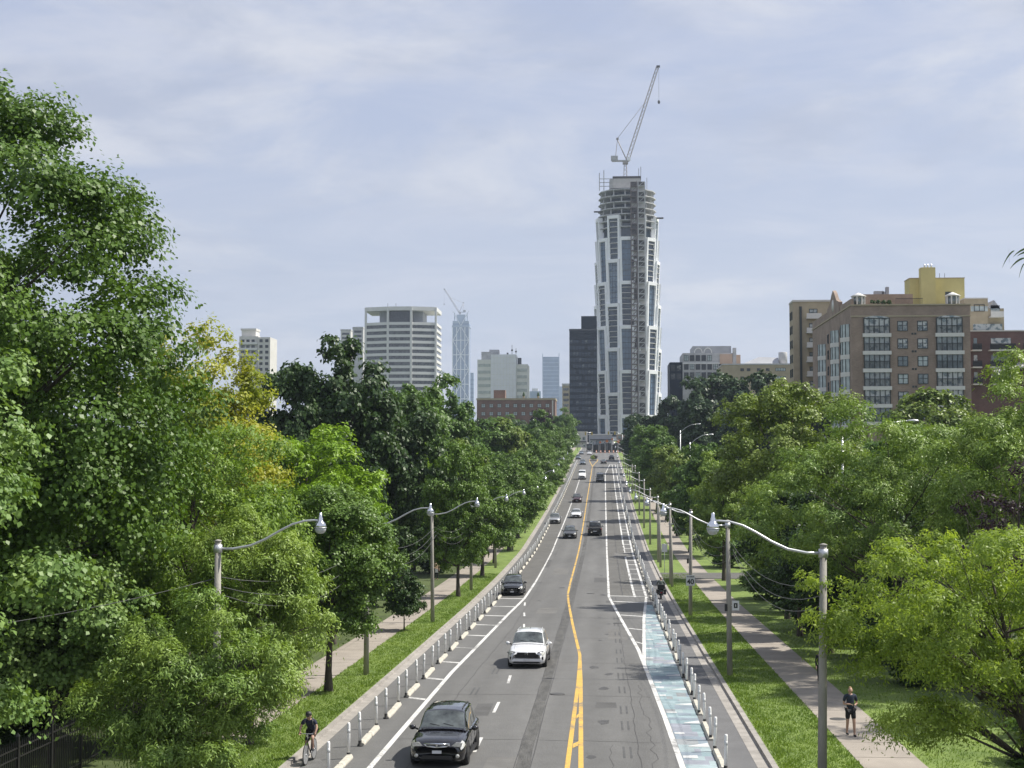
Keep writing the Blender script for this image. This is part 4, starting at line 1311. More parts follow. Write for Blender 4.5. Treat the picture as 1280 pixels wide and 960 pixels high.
def crane(loc, rot, label, h_mast, jib_len, jib_el, k=1.0, m=None):
    m = m or mat('crane paint', (0.36, 0.33, 0.31), 0.6, 0.1, 1.0)
    t = empty('tower_crane', loc, rot, label, 'crane')

    def lattice(name, p0, p1, w, step, rad, parent=t):
        b = MB()
        p0, p1 = Vector(p0), Vector(p1)
        d = (p1 - p0); L = d.length; d.normalize()
        u = Vector((0, 1, 0)); v = d.cross(u).normalized()
        cs = [(u * a + v * c) * w / 2 for a, c in ((-1, -1), (1, -1), (1, 1), (-1, 1))]
        for c in cs: b.tube([p0 + c, p1 + c * 0.7], rad, 4, smooth=False)
        n = max(2, int(L / step))
        for i in range(n):
            a, e = i / n, (i + 1) / n
            for q in range(4):
                c0, c1 = cs[q] * (1 - 0.3 * a), cs[(q + 1) % 4] * (1 - 0.3 * e)
                b.tube([p0 + d * L * a + c0, p0 + d * L * e + c1], rad * 0.6, 3, smooth=False)
        return b.build(name, m, parent)
    lattice('mast', (0, 0, 0), (0, 0, h_mast), 2.0 * k, 2.2 * k, 0.2 * k)
    MB().box(-1.6 * k, 1.6 * k, -1.4 * k, 1.4 * k, h_mast, h_mast + 1.5 * k).build('slewing_ring', m, t)
    zt = h_mast + 1.6 * k
    MB().box(1.3 * k, 3.0 * k, -2.4 * k, -0.9 * k, zt, zt + 2.2 * k).build('operator_cab', [B['white_panel']], t)
    MB().box(-8 * k, 2 * k, -1.1 * k, 1.1 * k, zt, zt + 0.7 * k).box(-8.5 * k, -4.4 * k, -1.5 * k, 1.5 * k, zt + 0.75 * k, zt + 3.2 * k).build('counter_jib', B['slab_grey'], t)
    ax, az = -4.6 * k, zt + 13.0 * k
    b = MB()
    for y in (-0.8 * k, 0.8 * k):
        b.tube([(0.8 * k, y, zt + .7 * k), (ax, y * 0.6, az)], 0.22 * k, 4); b.tube([(-6 * k, y, zt + .7 * k), (ax, y * 0.6, az)], 0.16 * k, 4)
    b.box(ax - 0.7 * k, ax + 0.7 * k, -0.8 * k, 0.8 * k, az, az + 1.1 * k)
    b.build('a_frame', m, t)
    jx, jz = jib_len * math.cos(jib_el), jib_len * math.sin(jib_el)
    lattice('jib', (1.2 * k, 0, zt + 0.4 * k), (1.2 * k + jx, 0, zt + jz), 1.9 * k, 2.6 * k, 0.22 * k)
    MB().tube([(ax, 0, az + 0.8 * k), (1.2 * k + jx * 0.62, 0.0, zt + jz * 0.64)], 0.13 * k, 4).build('pendant_line', m, t)
    tip = (1.2 * k + jx, 0, zt + jz)
    MB().box(tip[0] - 0.6 * k, tip[0] + 1.4 * k, -0.7 * k, 0.7 * k, tip[2] - 0.3 * k, tip[2] + 0.8 * k).build('jib_head', B['hoist'], t)
    MB().tube([(tip[0] + 0.7 * k, 0, tip[2]), (tip[0] + 0.7 * k, 0, tip[2] - 20 * k)], 0.06 * k, 4).build('hoist_rope', B['hoist'], t)
    MB().ball((tip[0] + 0.7 * k, 0, tip[2] - 21 * k), (0.8 * k, 0.6 * k, 1.2 * k), 8).build('hook_block', B['hoist'], t)
    return t


crane((14.0 - 0.9, 868, 20 + Z_TOP + 7.4), 0, 'luffing tower crane with steep lattice jib on top of the tall white tower', 9.0, 59, math.atan2(106, 34))


# ---- generic far block
def block(name, label, px0, px1, py_top, Y, depth, m, base=None, cat='building', group=None):
    """upright block that stands at distance Y; returns (thing, width, height, X centre); local origin at the front foot, -y faces the street"""
    a, b = at(px0, 560, Y), at(px1, 560, Y)
    zt = at((px0 + px1) / 2, py_top, Y).z
    zb = rz(min(Y, 1400)) - 1 if base is None else base
    t = empty(name, ((a.x + b.x) / 2, Y, zb), 0, label, cat, group)
    w, h = b.x - a.x, zt - zb
    if m: MB().box(-w / 2, w / 2, 0, depth, 0, h).build('wall', m, t)
    return t, w, h


def face_grid(t, me_w, me_p, xs, zs, y=0.0, rot=0.0, x_is=None, names=('window', 'pane')):
    for zz in zs:
        for xx in xs:
            loc = (xx, y, zz) if x_is is None else (x_is, xx, zz)
            o = link(names[0], me_w, t, loc, (0, 0, rot))
            if me_p: link(names[1], me_p, o)


# dark office tower beside the white tower
t, w, h = block('office_tower', 'near black office tower slab just left of the white tower', 712, 746.5, 411, 800, 26, B['navy'])
MB().box(-w / 2 + 6.4, w / 2 - 0.1, 1, 24, h + 0.02, h + 7).build('penthouse', B['navy'], t)
MB().box(-w / 2 - 0.15, w / 2 + 0.15, -0.2, 26.2, h - 0.9, h - 0.1).build('parapet', B['office_glass'], t)
ow = MB().box(-0.75, 0.75, -0.14, 0.0, 0, 1.9).mesh('window', B['navy_glass'])
for i in range(9):
    for k in range(int((h - 8) / 3.3)):
        if (i * 7 + k * 3) % 11 == 0: continue
        link('window', ow, t, (-w / 2 + 1.0 + i * (w - 2.0) / 8, 0, 5 + k * 3.3))
fin = MB().box(-0.12, 0.12, -0.3, 0.0, 0, h - 1).mesh('mullion', B['navy'])
for i in range(8): link('mullion', fin, t, (-w / 2 + 1.0 + (i + 0.5) * (w - 2.0) / 8, 0, 0))

# banded office with three faces
t, w, h = block('round_office', 'many sided white office with dark ribbon windows and an open crown', 453.5, 544, 383, 900, 30, None)
PL = [(-w / 2, 5.5), (-7.2, 0), (7.2, 0), (w / 2, 5.5), (w / 2, 34), (-w / 2, 34)]


def inset(poly, d):
    cx = sum(p[0] for p in poly) / len(poly); cy = sum(p[1] for p in poly) / len(poly)
    return [(cx + (x - cx) * (1 - d / 22), cy + (y - cy) * (1 - d / 20)) for x, y in poly]


MB().prism(inset(PL, 0.5), 0, h - 9.8).build('window_ribbon', B['office_glass'], t)
fl = h - 9.6
k = 0
while fl > 6 and k < 22:
    MB().prism(PL, fl - 1.7, fl).build('spandrel', B['office_white'], t)
    fl -= 3.82; k += 1
MB().prism(PL, h - 2.4, h).build('crown_slab', B['office_white'], t)
MB().box(-13.5, 13.5, 8, 28, h - 9.6, h - 2.42).build('crown_room', B['roof_grey'], t)
MB().box(-6.4, 6.4, 2.6, 8, h - 9.58, h - 2.44).build('crown_recess', B['office_glass'], t)  # dark recess of the open crown, put in as a solid dark box
for x, y in ((-w / 2 + 0.5, 5.6), (-7.2, 0.1), (7.2, 0.1), (w / 2 - 0.5, 5.6)):
    MB().box(x - 0.65, x + 0.65, y - 0.45, y + 0.7, 0, h - 0.3).build('pier', B['office_white'], t)
for x in (-3.5, -8.6): MB().box(x - 0.1, x + 0.1, 9, 9.2, h, h + 3).build('aerial', B['hoist'], t)

# slab block far left
t, w, h = block('apartment_block', 'pale concrete apartment block peeping over the trees at far left', 297, 336.5, 420, 700, 16, None)
MB().box(-w / 2, w / 2 - 6.0, 1.2, 17, 0, h).build('wall', B['apt_conc'], t)
MB().box(w / 2 - 5.98, w / 2, 0, 15, 0, h - 0.6).build('wall', B['apt_conc'], t)
MB().box(-w / 2 + 0.4, w / 2 - 8.0, 4, 12, h + 0.02, h + 3.0).box(-w / 2, w / 2 - 7.7, 3.6, 12.4, h + 3.02, h + 4.0).build('penthouse', B['apt_conc'], t)
wm, wp = win_mesh(1.5, 1.4, 0.1, 1, False)
wp = wp.mesh('pane', B['office_glass'])
for k in range(7):
    z = h - 3.0 - k * 2.75
    for x in (-5.9, -3.4, -0.9): link('pane', wp, link('window', wm, t, (x, 1.2, z)))
    for x in (w / 2 - 4.4, w / 2 - 1.6): link('pane', wp, link('window', wm, t, (x, 0, z)))
    MB().box(-w / 2 - 0.1, w / 2 - 6.3, 0.1, 1.2, z - 1.0, z - 0.75).box(-w / 2 - 0.1, w / 2 - 6.3, 0.1, 0.2, z - 0.75, z + 0.1).build('balcony', B['office_white'], t)

for lb, a, b_, yt, Y, m in (('small grey rooftop block left of the banded round office', 425, 437.5, 412, 1250, 'apt_conc'), ('grey rooftop block touching the left side of the banded office', 440, 453, 409, 1180, 'slab_grey'),
                           ('narrow beige block left of the near black tower', 703, 712.2, 480, 1000, 'beige')):
    t, w, h = block('office_block', lb, a, b_, yt, Y, 14, B[m])
    MB().box(-w / 2 - 0.2, w / 2 + 0.2, -0.2, 14.2, h - 1, h + 0.3).build('parapet', B['slab_grey'], t)
    wm2 = MB().box(-w * 0.36, w * 0.36, -0.1, 0, 0, 1.8).mesh('window', B['office_glass'])
    for k in range(6): link('window', wm2, t, (0, 0, h - 4.5 - k * 3.6))

# white slab building with lower wings
t, w, h = block('white_building', 'white windowless slab building with lower banded wings behind the brick block', 613.5, 645, 443, 850, 22, B['white_tile'])
s_ = MB()
for i in range(1, 8): s_.box(-w / 2 + i * w / 8 - 0.06, -w / 2 + i * w / 8 + 0.06, -0.06, 0, 0, h)
for k in range(14): s_.box(-w / 2, w / 2, -0.05, 0, h - 2 - k * 3.2, h - 1.88 - k * 3.2)
s_.build('tile_joints', B['cream_panel'], t)['kind'] = 'stuff'
for x0, x1, hh, nm in ((-w / 2 - 8.0, -w / 2 - 0.02, h - 2.8, 'l'), (w / 2 + 0.02, w / 2 + 6.6, h - 5.6, 'r')):
    MB().box(x0, x1, 2, 24, 0, hh).build('wing', B['cream_panel'], t)
    for k in range(7):
        z = hh - 4.2 - k * 3.9
        b = MB().box(x0 + 0.5, x1 - 0.4, 1.86, 2.0, z, z + 1.7).build('window_band', B['pale_window'], t)
MB().box(-w / 2 - 6, -w / 2 + 1, 6, 14, h - 2.7, h + 2.0).box(-w / 2 - 1.5, -w / 2 + 4, 8, 16, h + 0.02, h + 3.4).build('roof_plant', B['slab_grey'], t)
MB().box(w / 2 + 0.6, w / 2 + 2.8, 6, 9, h - 5.5, h - 1.6).build('roof_vent', B['office_glass'], t)
for x, hh in ((4.6, 6), (6.9, 4), (2, 1.4)): MB().box(x - 0.12, x + 0.12, 6, 6.24, h, h + hh).box(x - 0.5, x + 0.5, 6, 6.2, h + hh * 0.4, h + hh * 0.4 + 0.9).build('aerial', B['hoist'], t)

# long brick block in front of it
t, w, h = block('brick_block', 'long flat roofed red brown brick block above the left trees', 596, 694, 500, 570, 18, B['red_brick'])
MB().box(-w / 2 - 0.2, w / 2 + 0.2, -0.25, 18.2, h - 0.02, h + 0.7).build('coping', B['beige'], t)
MB().box(-w / 2 + 6.3, -w / 2 + 10.8, 3, 8, h + 0.72, h + 4.0).build('roof_house', B['red_brick'], t)
MB().box(w / 2 - 1.2, w / 2 - 0.7, -0.25, 0.0, 4, h - 0.2).build('downpipe', B['apt_conc'], t)
wm, wp_ = win_mesh(1.5, 1.4, 0.1, 1, True); wp = wp_.mesh('pane', B['win_bright'])
for k in range(4):
    for i in range(9):
        link('pane', wp, link('window', wm, t, (-w / 2 + 2.5 + i * 3.1, 0, h - 2.9 - k * 3.1)))
for x in (w / 2 - 12.2, w / 2 - 6.6):
    u = tag(MB().lathe([(0.25, 0), (0.45, 0.5), (0.5, 0.7), (0.2, 0.72)], 10, (0, 0, 0)).build('roof_urn', B['beige'], t, (x, 1.2, h + 0.7)))
    MB().lathe([(0.35, 0.7), (0.55, 1.1), (0.3, 2.0), (0.02, 2.6)], 8).build('clipped_shrub', LM['dark'], t, (x, 1.2, h + 0.7))

# far glass towers
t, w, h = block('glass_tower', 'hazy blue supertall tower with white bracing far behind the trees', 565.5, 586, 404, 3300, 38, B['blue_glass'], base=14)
b = MB()
for i in range(5): b.box(-w / 2 + i * w / 4 - 0.9, -w / 2 + i * w / 4 + 0.9, -1.2, 0, 0, h - 8)
for k in range(9):
    z = 10 + k * 33
    b.box(-w / 2, w / 2, -0.9, 0, z, z + 1.6)
for k in range(5):
    z0, z1 = 10 + k * 66, 10 + (k + 1) * 66
    for a, c in ((z0, z1), (z1, z0)): b.add([(-w / 2, -1, a), (-w / 2 + 1.6, -1, a), (w / 2, -1, c), (w / 2 - 1.6, -1, c)], [(0, 1, 2, 3)])
b.build('bracing', B['white_panel'], t)
MB().box(-w / 2 - 1.5, w / 2 + 1.5, -1.5, 39, h - 9, h - 5).box(-w / 2, w / 2, 0, 38, h + 0.02, h + 5).build('work_deck', B['blue_glass2'], t)
MB().box(-10, 10, 5, 30, h + 5.02, h + 20).box(-15, -13, 2, 4, h + 5.02, h + 24).box(13, 15, 2, 4, h + 5.02, h + 24).build('core_top', B['blue_glass2'], t)
crane(((at(574, 560, 3300).x), 3312, 14 + h + 5), math.pi, 'distant tower crane with jib leaning left on the hazy supertall tower', 18, 62, R(58), 1.6)
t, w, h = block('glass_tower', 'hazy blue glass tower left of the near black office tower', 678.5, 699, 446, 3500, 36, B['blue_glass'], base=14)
b = MB()
for k in range(26): b.box(-w / 2, w / 2, -0.6, 0, 20 + k * 9, 21.6 + k * 9)
b.build('floor_bands', B['blue_glass2'], t)['kind'] = 'stuff'
MB().box(-w / 2 - 0.8, -w / 2 + 0.8, -1, 1, 0, h + 8).box(w / 2 - 0.8, w / 2 + 0.8, -1, 1, 0, h + 8).build('corner_fin', B['blue_glass2'], t)
MB().box(w / 2 + 0.1, w / 2 + 11, 6, 30, 0, h - 70).build('lower_wing', B['blue_glass2'], t)
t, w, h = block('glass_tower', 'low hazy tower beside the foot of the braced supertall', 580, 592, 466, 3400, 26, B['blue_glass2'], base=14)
b = MB()
for k in range(18): b.box(-w / 2, w / 2, -0.5, 0, 20 + k * 10, 22 + k * 10)
b.build('floor_bands', B['blue_glass'], t)['kind'] = 'stuff'
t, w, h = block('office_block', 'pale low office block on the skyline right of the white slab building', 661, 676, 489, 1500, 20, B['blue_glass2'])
MB().box(-w / 4, w / 4, 4, 10, h + 0.02, h + 3).build('penthouse', B['apt_conc'], t)

# stepped glass building on the right hill
t, w, h = block('stepped_building', 'dark stepped glass building with arched gables on the right hill', 854, 925, 432, 500, 20, None)
g2 = MB()
MB().box(-w / 2, w / 2 - 2.0, 0, 20, 0, h - 2.5).build('wall', B['slab_grey'], t)
MB().box(-w / 2 + 3.5, w / 2 - 2.5, 2, 18, h - 2.48, h).build('top_floor', B['roof_grey'], t)
MB().box(-w / 2 - 4.3, -w / 2 - 0.02, 1, 19, 0, h - 5.5).build('side_step', B['navy'], t)
MB().box(w / 2 - 1.98, w / 2 + 0.6, 2, 12, 0, h - 3).box(w / 2 - 6.5, w / 2 - 2.3, -0.3, -0.02, h - 6.2, h - 2.9).build('peach_bay', B['peach'], t)
MB().box(w / 2 - 2.1, w / 2 - 1.0, -0.4, 1.9, h - 7, h - 0.8).build('chimney', B['slab_grey'], t)
wm, wp_ = win_mesh(1.5, 2.0, 0.12, 1, True); wp = wp_.mesh('pane', B['office_glass'])
wp2 = wp_.mesh('pane', B['win_bright'])
for k in range(4):
    for i in range(8):
        x = -w / 2 + 1.2 + i * 1.95
        if k == 0 and i > 4: continue
        link('pane', wp2 if (i * 3 + k) % 4 == 0 else wp, link('window', wm, t, (x, 0, h - 5.2 - k * 2.9)))
for k in range(2):
    for i in range(2): link('pane', wp, link('window', wm, t, (-w / 2 - 3.2 + i * 2, 1, h - 8.4 - k * 2.9)))
for cx in (-4.1, -0.9):
    b = MB()
    for j in range(8):
        a0, a1 = math.pi * j / 8, math.pi * (j + 1) / 8
        b.add([(cx + 1.5 * math.cos(a), 1.9 - d_, h - 2.5 + 2.0 * math.sin(a)) for a in (a0, a1) for d_ in (0, 0.3)] + [(cx + 1.2 * math.cos(a), 1.9 - d_, h - 2.5 + 1.7 * math.sin(a)) for a in (a0, a1) for d_ in (0, 0.3)],
              [(0, 2, 3, 1), (4, 5, 7, 6), (0, 4, 6, 2), (1, 3, 7, 5)])
    b.build('arched_gable', B['office_white'], t)
MB().box(-w / 2, w / 2 - 2.1, -0.25, 0, h - 6.2, h - 5.7).build('spandrel', B['office_white'], t)

# low beige building
t, w, h = block('beige_building', 'low beige flat roofed building with grey slanting roof on the right hill', 904, 990, 456, 470, 24, B['beige'])
MB().box(-w / 2 - 0.1, w / 2 + 0.1, -0.15, 24, h - 0.02, h + 0.4).build('coping', B['slab_grey'], t)
MB().prism([(0, 0)] * 3, 0, 0) if False else None
MB().add([(-4.5, 4, h + 0.42), (7.5, 4, h + 0.42), (7.5, 20, h + 0.42), (-4.5, 20, h + 0.42), (1.5, 7, h + 3.0), (7.5, 7, h + 2.7), (7.5, 18, h + 2.7), (1.5, 18, h + 3.0)],
         [(0, 3, 2, 1), (4, 5, 6, 7), (0, 1, 5, 4), (1, 2, 6, 5), (2, 3, 7, 6), (3, 0, 4, 7)]).build('roof', B['roof_grey'], t)
MB().lathe([(1.4, 0), (1.4, 3.8), (1.25, 4.0)], 16, (8.9, 6, h + 0.42)).build('roof_drum', B['slab_grey'], t)
wm, wp_ = win_mesh(1.1, 0.9, 0.1, 1, False); wp = wp_.mesh('pane', B['office_glass'])
wmL, wpL_ = win_mesh(3.2, 1.0, 0.1, 3, False); wpL = wpL_.mesh('pane', B['win_bright'])
for k in range(2):
    for x in (-4.6, -2.6, 0.6, 3.4): link('pane', wp, link('window', wm, t, (x, 0, h - 2.0 - k * 2.6)))
    link('pane', wpL, link('window', wmL, t, (7.4, 0, h - 2.0 - k * 2.6)))

# ---- brown brick apartments on the right
YA = 250.0
ZA = gz(50, YA)


def pz(py, Y=YA): return at(1100, py, Y).z - ZA


def pxx(px, Y=YA): return at(px, 480, Y).x


APT = empty('brick_apartments', (pxx(1065), YA, ZA), 0, 'brown brick apartment house with white banded bay windows above the right trees', 'building')
X0 = pxx(1065)
wA = pxx(1214) - X0
hA = pz(382)
MB().box(0, wA, 0, 46, 0, hA).build('wall', B['brown_brick'], APT)
MB().box(-0.15, wA + 0.15, -0.18, 46.1, hA - 0.0 + 0.002, hA + 0.22).build('coping', B['beige'], APT)
MB().box(-0.1, wA + 0.1, -0.12, -0.002, hA - 1.9, hA - 1.65).build('string_course', B['beige'], APT)
bw = (1112 - 1081) * YA / FPX
storey = (pz(397) - pz(419))


def french(w, h):
    fr, pa = MB(), MB()
    n = 5
    for i in range(n + 1):
        x = -w / 2 + w * i / n
        fr.box(x - 0.06, x + 0.06, -0.34, 0.02, 0, h)
    fr.box(-w / 2, w / 2, -0.32, 0.02, h - 0.14, h); fr.box(-w / 2, w / 2, -0.36, 0.0, 1.15, 1.24)
    for i in range(18):
        x = -w / 2 + w * (i + 0.5) / 18
        fr.box(x - 0.02, x + 0.02, -0.40, -0.36, 0.05, 1.15)
    pa.box(-w / 2, w / 2, -0.22, 0.0, 0.02, h - 0.05)
    return fr.mesh('bay_window', B['win_frame']), pa.mesh('pane', B['win_glass'])


fw, fp = french(bw, 2.55)
band = MB().box(-bw / 2 - 0.25, bw / 2 + 0.25, -0.55, 0.0, 0, 0.62).mesh('white_band', B['white_trim'])
arch = MB()
for j in range(8):
    u0, u1 = -1 + j / 4, -1 + (j + 1) / 4
    za, zb = 0.35 * (1 - u0 * u0), 0.35 * (1 - u1 * u1)
    arch.add([(u0 * bw / 2, -0.3, 0), (u1 * bw / 2, -0.3, 0), (u1 * bw / 2, -0.3, zb), (u0 * bw / 2, -0.3, za), (u0 * bw / 2, 0, za), (u1 * bw / 2, 0, zb)], [(0, 1, 2, 3), (3, 2, 5, 4)])
arch_m = arch.mesh('arched_head', B['win_glass'])
for cxp in (1096.5, 1187.5):
    cx = pxx(cxp) - X0
    for k in range(6):
        z = pz(416.5) - k * storey
        link('pane', fp, link('bay_window', fw, APT, (cx, 0, z)))
        link('white_band', band, APT, (cx, 0, z - 0.66))
    link('arched_head', arch_m, APT, (cx, 0, pz(416.5) + 2.56))
wmS, wpS_ = win_mesh((1135 - 1122.5) * YA / FPX, 1.7, 0.1, 1, True)
wpS = wpS_.mesh('pane', B['win_glass']); wpS2 = wpS_.mesh('pane', B['win_bright'])
vent = MB().box(-0.16, 0.16, -0.06, 0.0, 0, 0.32).mesh('vent', B['win_frame'])
for k in range(6):
    for j, cxp in enumerate((1129, 1154)):
        link('pane', wpS2 if (k + j) % 3 == 0 and k else wpS, link('window', wmS, APT, (pxx(cxp) - X0, 0, pz(414) - k * storey)))
    for cxp in (1141.5, 1145): link('vent', vent, APT, (pxx(cxp) - X0, 0, pz(396.5) - k * storey))
# the long west face: columns of curved white and glass bays, and a gable
def oriel(w, d, h):
    fr, pa = MB(), MB()
    n = 6
    pts = [(-(d * math.sin(math.pi * i / n)), -w / 2 + w * i / n) for i in range(n + 1)]
    for i in range(n):
        (x0, y0), (x1, y1) = pts[i], pts[i + 1]
        pa.add([(x0, y0, 0.75), (x0, y0, h), (x1, y1, h), (x1, y1, 0.75)], [(3, 2, 1, 0)])
        fr.add([(x0 * 1.06 - 0.03, y0, 0), (x0 * 1.06 - 0.03, y0, 0.75), (x1 * 1.06 - 0.03, y1, 0.75), (x1 * 1.06 - 0.03, y1, 0)], [(3, 2, 1, 0)], 0)
        fr.box(x0 - 0.08, x0 + 0.04, y0 - 0.06, y0 + 0.06, 0.75, h, 1)
    fr.add([(x - 0.04, y, 0.75) for x, y in pts], [tuple(range(n + 1))], 0)
    return fr.mesh('curved_bay', [B['white_trim'], B['win_frame']]), pa.mesh('pane', B['win_bright'])


om, op = oriel(4.6, 1.1, storey - 0.02)
for yy in (4.2, 15.5, 31.0):
    for k in range(6):
        z = pz(404) - storey + 0.1 - k * storey - (1.2 if yy > 20 else 0)
        link('pane', op, link('curved_bay', om, APT, (0, yy, z)))
wmW, wpW_ = win_mesh(1.3, 1.7, 0.1, 1, True); wpW = wpW_.mesh('pane', B['win_glass'])
for yy in (8.9, 11.0, 21.5, 25.5):
    for k in range(6):
        link('pane', wpW, link('window', wmW, APT, (0, yy, pz(414) - k * storey), (0, 0, -math.pi / 2)))
gb = MB()
gpts = [(12, hA + 0.23), (12, hA + 2.0), (15, hA + 2.6), (17.5, hA + 4.2), (19.0, hA + 4.8), (20.5, hA + 4.2), (23, hA + 2.6), (26, hA + 2.0), (26, hA + 0.23)]
n = len(gpts)
gb.add([(-0.1, y, z) for y, z in gpts] + [(0.5, y, z) for y, z in gpts], [tuple(range(n)), tuple(range(n, 2 * n))[::-1]] + [(i, (i + 1) % n, n + (i + 1) % n, n + i) for i in range(n)])
gb.build('gable', B['brown_brick'], APT)
MB().lathe([(0.0, -0.02), (1.1, -0.02), (1.1, 0.05), (0.0, 0.05)], 18, (-0.12, 19.0, hA + 2.0), 'x').build('medallion', B['white_trim'], APT)
MB().box(-0.02, 0.6, 26.05, 45.9, hA + 0.23, hA + 1.6).build('parapet', B['brown_brick'], APT)
MB().box(0.0, 0.5, 0.4, 11.9, hA + 0.23, hA + 1.2).build('parapet', B['brown_brick'], APT)
# roof rooms
MB().box(pxx(1086) - X0, pxx(1152) - X0, 6, 20, hA + 0.23, hA + 2.6).build('roof_room', B['brown_brick'], APT)
for cxp in (1077, 1196):
    cx = pxx(cxp) - X0
    tb = MB()
    for a in range(8):
        an = math.pi / 4 * a + math.pi / 8
        x, y = cx + 1.05 * math.cos(an), 2.0 + 1.05 * math.sin(an)
        tb.box(x - 0.1, x + 0.1, y - 0.1, y + 0.1, hA + 0.23, hA + 1.7)
    tb.lathe([(1.3, 1.7), (1.3, 1.85), (0.1, 2.4)], 8, (cx, 2.0, hA))
    tu = tb.build('roof_turret', B['white_trim'], APT)
    MB().lathe([(0.98, 0.25), (0.98, 1.68)], 8, (cx, 2.0, hA)).build('pane', B['win_glass'], tu)
tr = MB()
for i in range(24): tr.box(pxx(1122) - X0 + i * 0.19, pxx(1122) - X0 + i * 0.19 + 0.04, 0.6, 0.64, hA + 0.23, hA + 1.2)
tr.box(pxx(1122) - X0, pxx(1122) - X0 + 4.5, 0.58, 0.66, hA + 1.2, hA + 1.28)
tr.build('roof_railing', B['rail'], APT)
for px in (1094, 1101, 1108, 1114):
    v, _ = make_crown(300 + px, (0, 0, 0.5), (0.55, 0.5, 0.5), 8, 0.25, 260, (0.22, 0.16))
    link('roof_plant', raw_mesh('roof_plant', v, 4, LM['dark']), APT, (pxx(px) - X0, 1.2, hA + 0.25))
for px, hh in ((1113, 2.9), (1124, 3.6), (1119, 2.8)): MB().box(pxx(px) - X0 - (0.8 if px == 1113 else 0.25), pxx(px) - X0 + (0.8 if px == 1113 else 0.25), 9, 10, hA + 2.62, hA + 0.6 + hh).build('roof_vent', B['roof_grey'], APT)

# beige tower at its back
YB = 305.0
t, w, h = block('beige_apartments', 'beige brick apartment tower with white balconies behind the gabled end', 993, 1052, 377, YB, 6, B['beige'], base=gz(45, YB))
MB().box(-w / 2 - 0.1, w / 2 + 0.1, -0.2, 6.1, h - 0.02, h + 0.35).build('coping', B['apt_conc'], t)
MB().box(-w / 2 + 1.3, -w / 2 + 1.75, -0.3, 0, 0, h - 1).build('downpipe', B['win_frame'], t)
for k in range(6):
    z = h - 3.3 - k * storey
    b = MB().box(-w / 2 + 2.6, -w / 2 + 5.6, -1.3, 0.0, z - 0.3, z).box(-w / 2 + 2.6, -w / 2 + 5.6, -1.3, -1.2, z, z + 0.8)
    b.build('balcony', B['white_trim'], t)
    link('pane', wpS, link('window', wmS, t, (-w / 2 + 4.1, 0, z + 0.1)))
for yy in (1.6, 4.2):
    for k in range(6): link('pane', wpW, link('window', wmW, t, (-w / 2, yy, h - 3.6 - k * storey), (0, 0, -math.pi / 2)))

# yellow penthouse block with its chimney, and the stepped beige wing behind the apartments
YC = 298.0
t, w, h = block('yellow_block', 'mustard yellow roof block with square chimney rising behind the brown apartments', 1140, 1209, 348, YC, 5, B['yellow'], base=gz(55, YC))
cxx = at(1158.5, 400, YC).x - t.location.x
MB().box(cxx - 1.45, cxx + 1.35, -2.2, -0.02, 0, at(1158, 336, YC).z - t.location.z).build('chimney', B['yellow'], t)
ch_t = at(1158, 336, YC).z - t.location.z
for dx in (-0.5, 0.1, 0.8): MB().lathe([(0.16, 0), (0.16, 0.8)], 8, (cxx + dx, -1.0, ch_t)).build('flue', M['galv'], t)
MB().box(-w / 2 - 0.08, w / 2 + 0.08, -0.1, 5.1, h - 0.01, h + 0.15).build('coping', B['beige'], t)
MB().box(w / 2 - 3.8, w / 2 - 2.6, -0.12, 0, h - 4.8, h - 2.7).build('door', B['win_frame'], t)
for dx in (0.6, 1.6): MB().box(dx, dx + 0.07, 0.5, 0.57, h, h + 1.1).build('aerial', B['hoist'], t)
YD = 285.0
t, w, h = block('beige_wing', 'stepped beige brick wing with white balconies right of the yellow roof block', 1208, 1238, 373.5, YD, 14, B['beige'], base=gz(60, YD))
MB().box(w / 2 + 0.02, w / 2 + 3.1, 0.5, 12, 0, h - 1.8).build('step', B['beige'], t)
MB().add([(w / 2 + 0.1, 0.4, h - 1.78), (w / 2 + 2.4, 0.4, h - 1.78), (w / 2 + 2.4, 8, h - 1.78), (w / 2 + 0.1, 8, h - 1.78), (w / 2 + 1.25, 0.4, h - 0.2), (w / 2 + 1.25, 8, h - 0.2)],
         [(0, 1, 4), (2, 3, 5), (1, 2, 5, 4), (3, 0, 4, 5)]).build('roof_gable', B['roof_grey'], t)
MB().box(-w / 2, w / 2, -0.1, 14, h - 0.01, h + 0.2).build('coping', B['apt_conc'], t)
link('pane', wpL, link('window', win_mesh(2.0, 1.3, 0.1, 1, False)[0], t, (0.6, 0, h - 2.4)))
for k, (a, b_, z) in enumerate(((w / 2 + 0.2, w / 2 + 2.6, h - 3.4), (-1.0, w / 2 + 2.9, h - 7.0))):
    MB().box(a, b_, -1.3, 0.48 if k == 0 else -0.01, z - 0.25, z).box(a, b_, -1.3, -1.2, z, z + 0.85).build('balcony', B['white_trim'], t)
    MB().box(a + 0.4, b_ - 0.3, -0.05 if k else 0.4, 0.48 if k == 0 else -0.005, z + 0.1, z + 2.2).build('balcony_door', B['win_glass'], t)

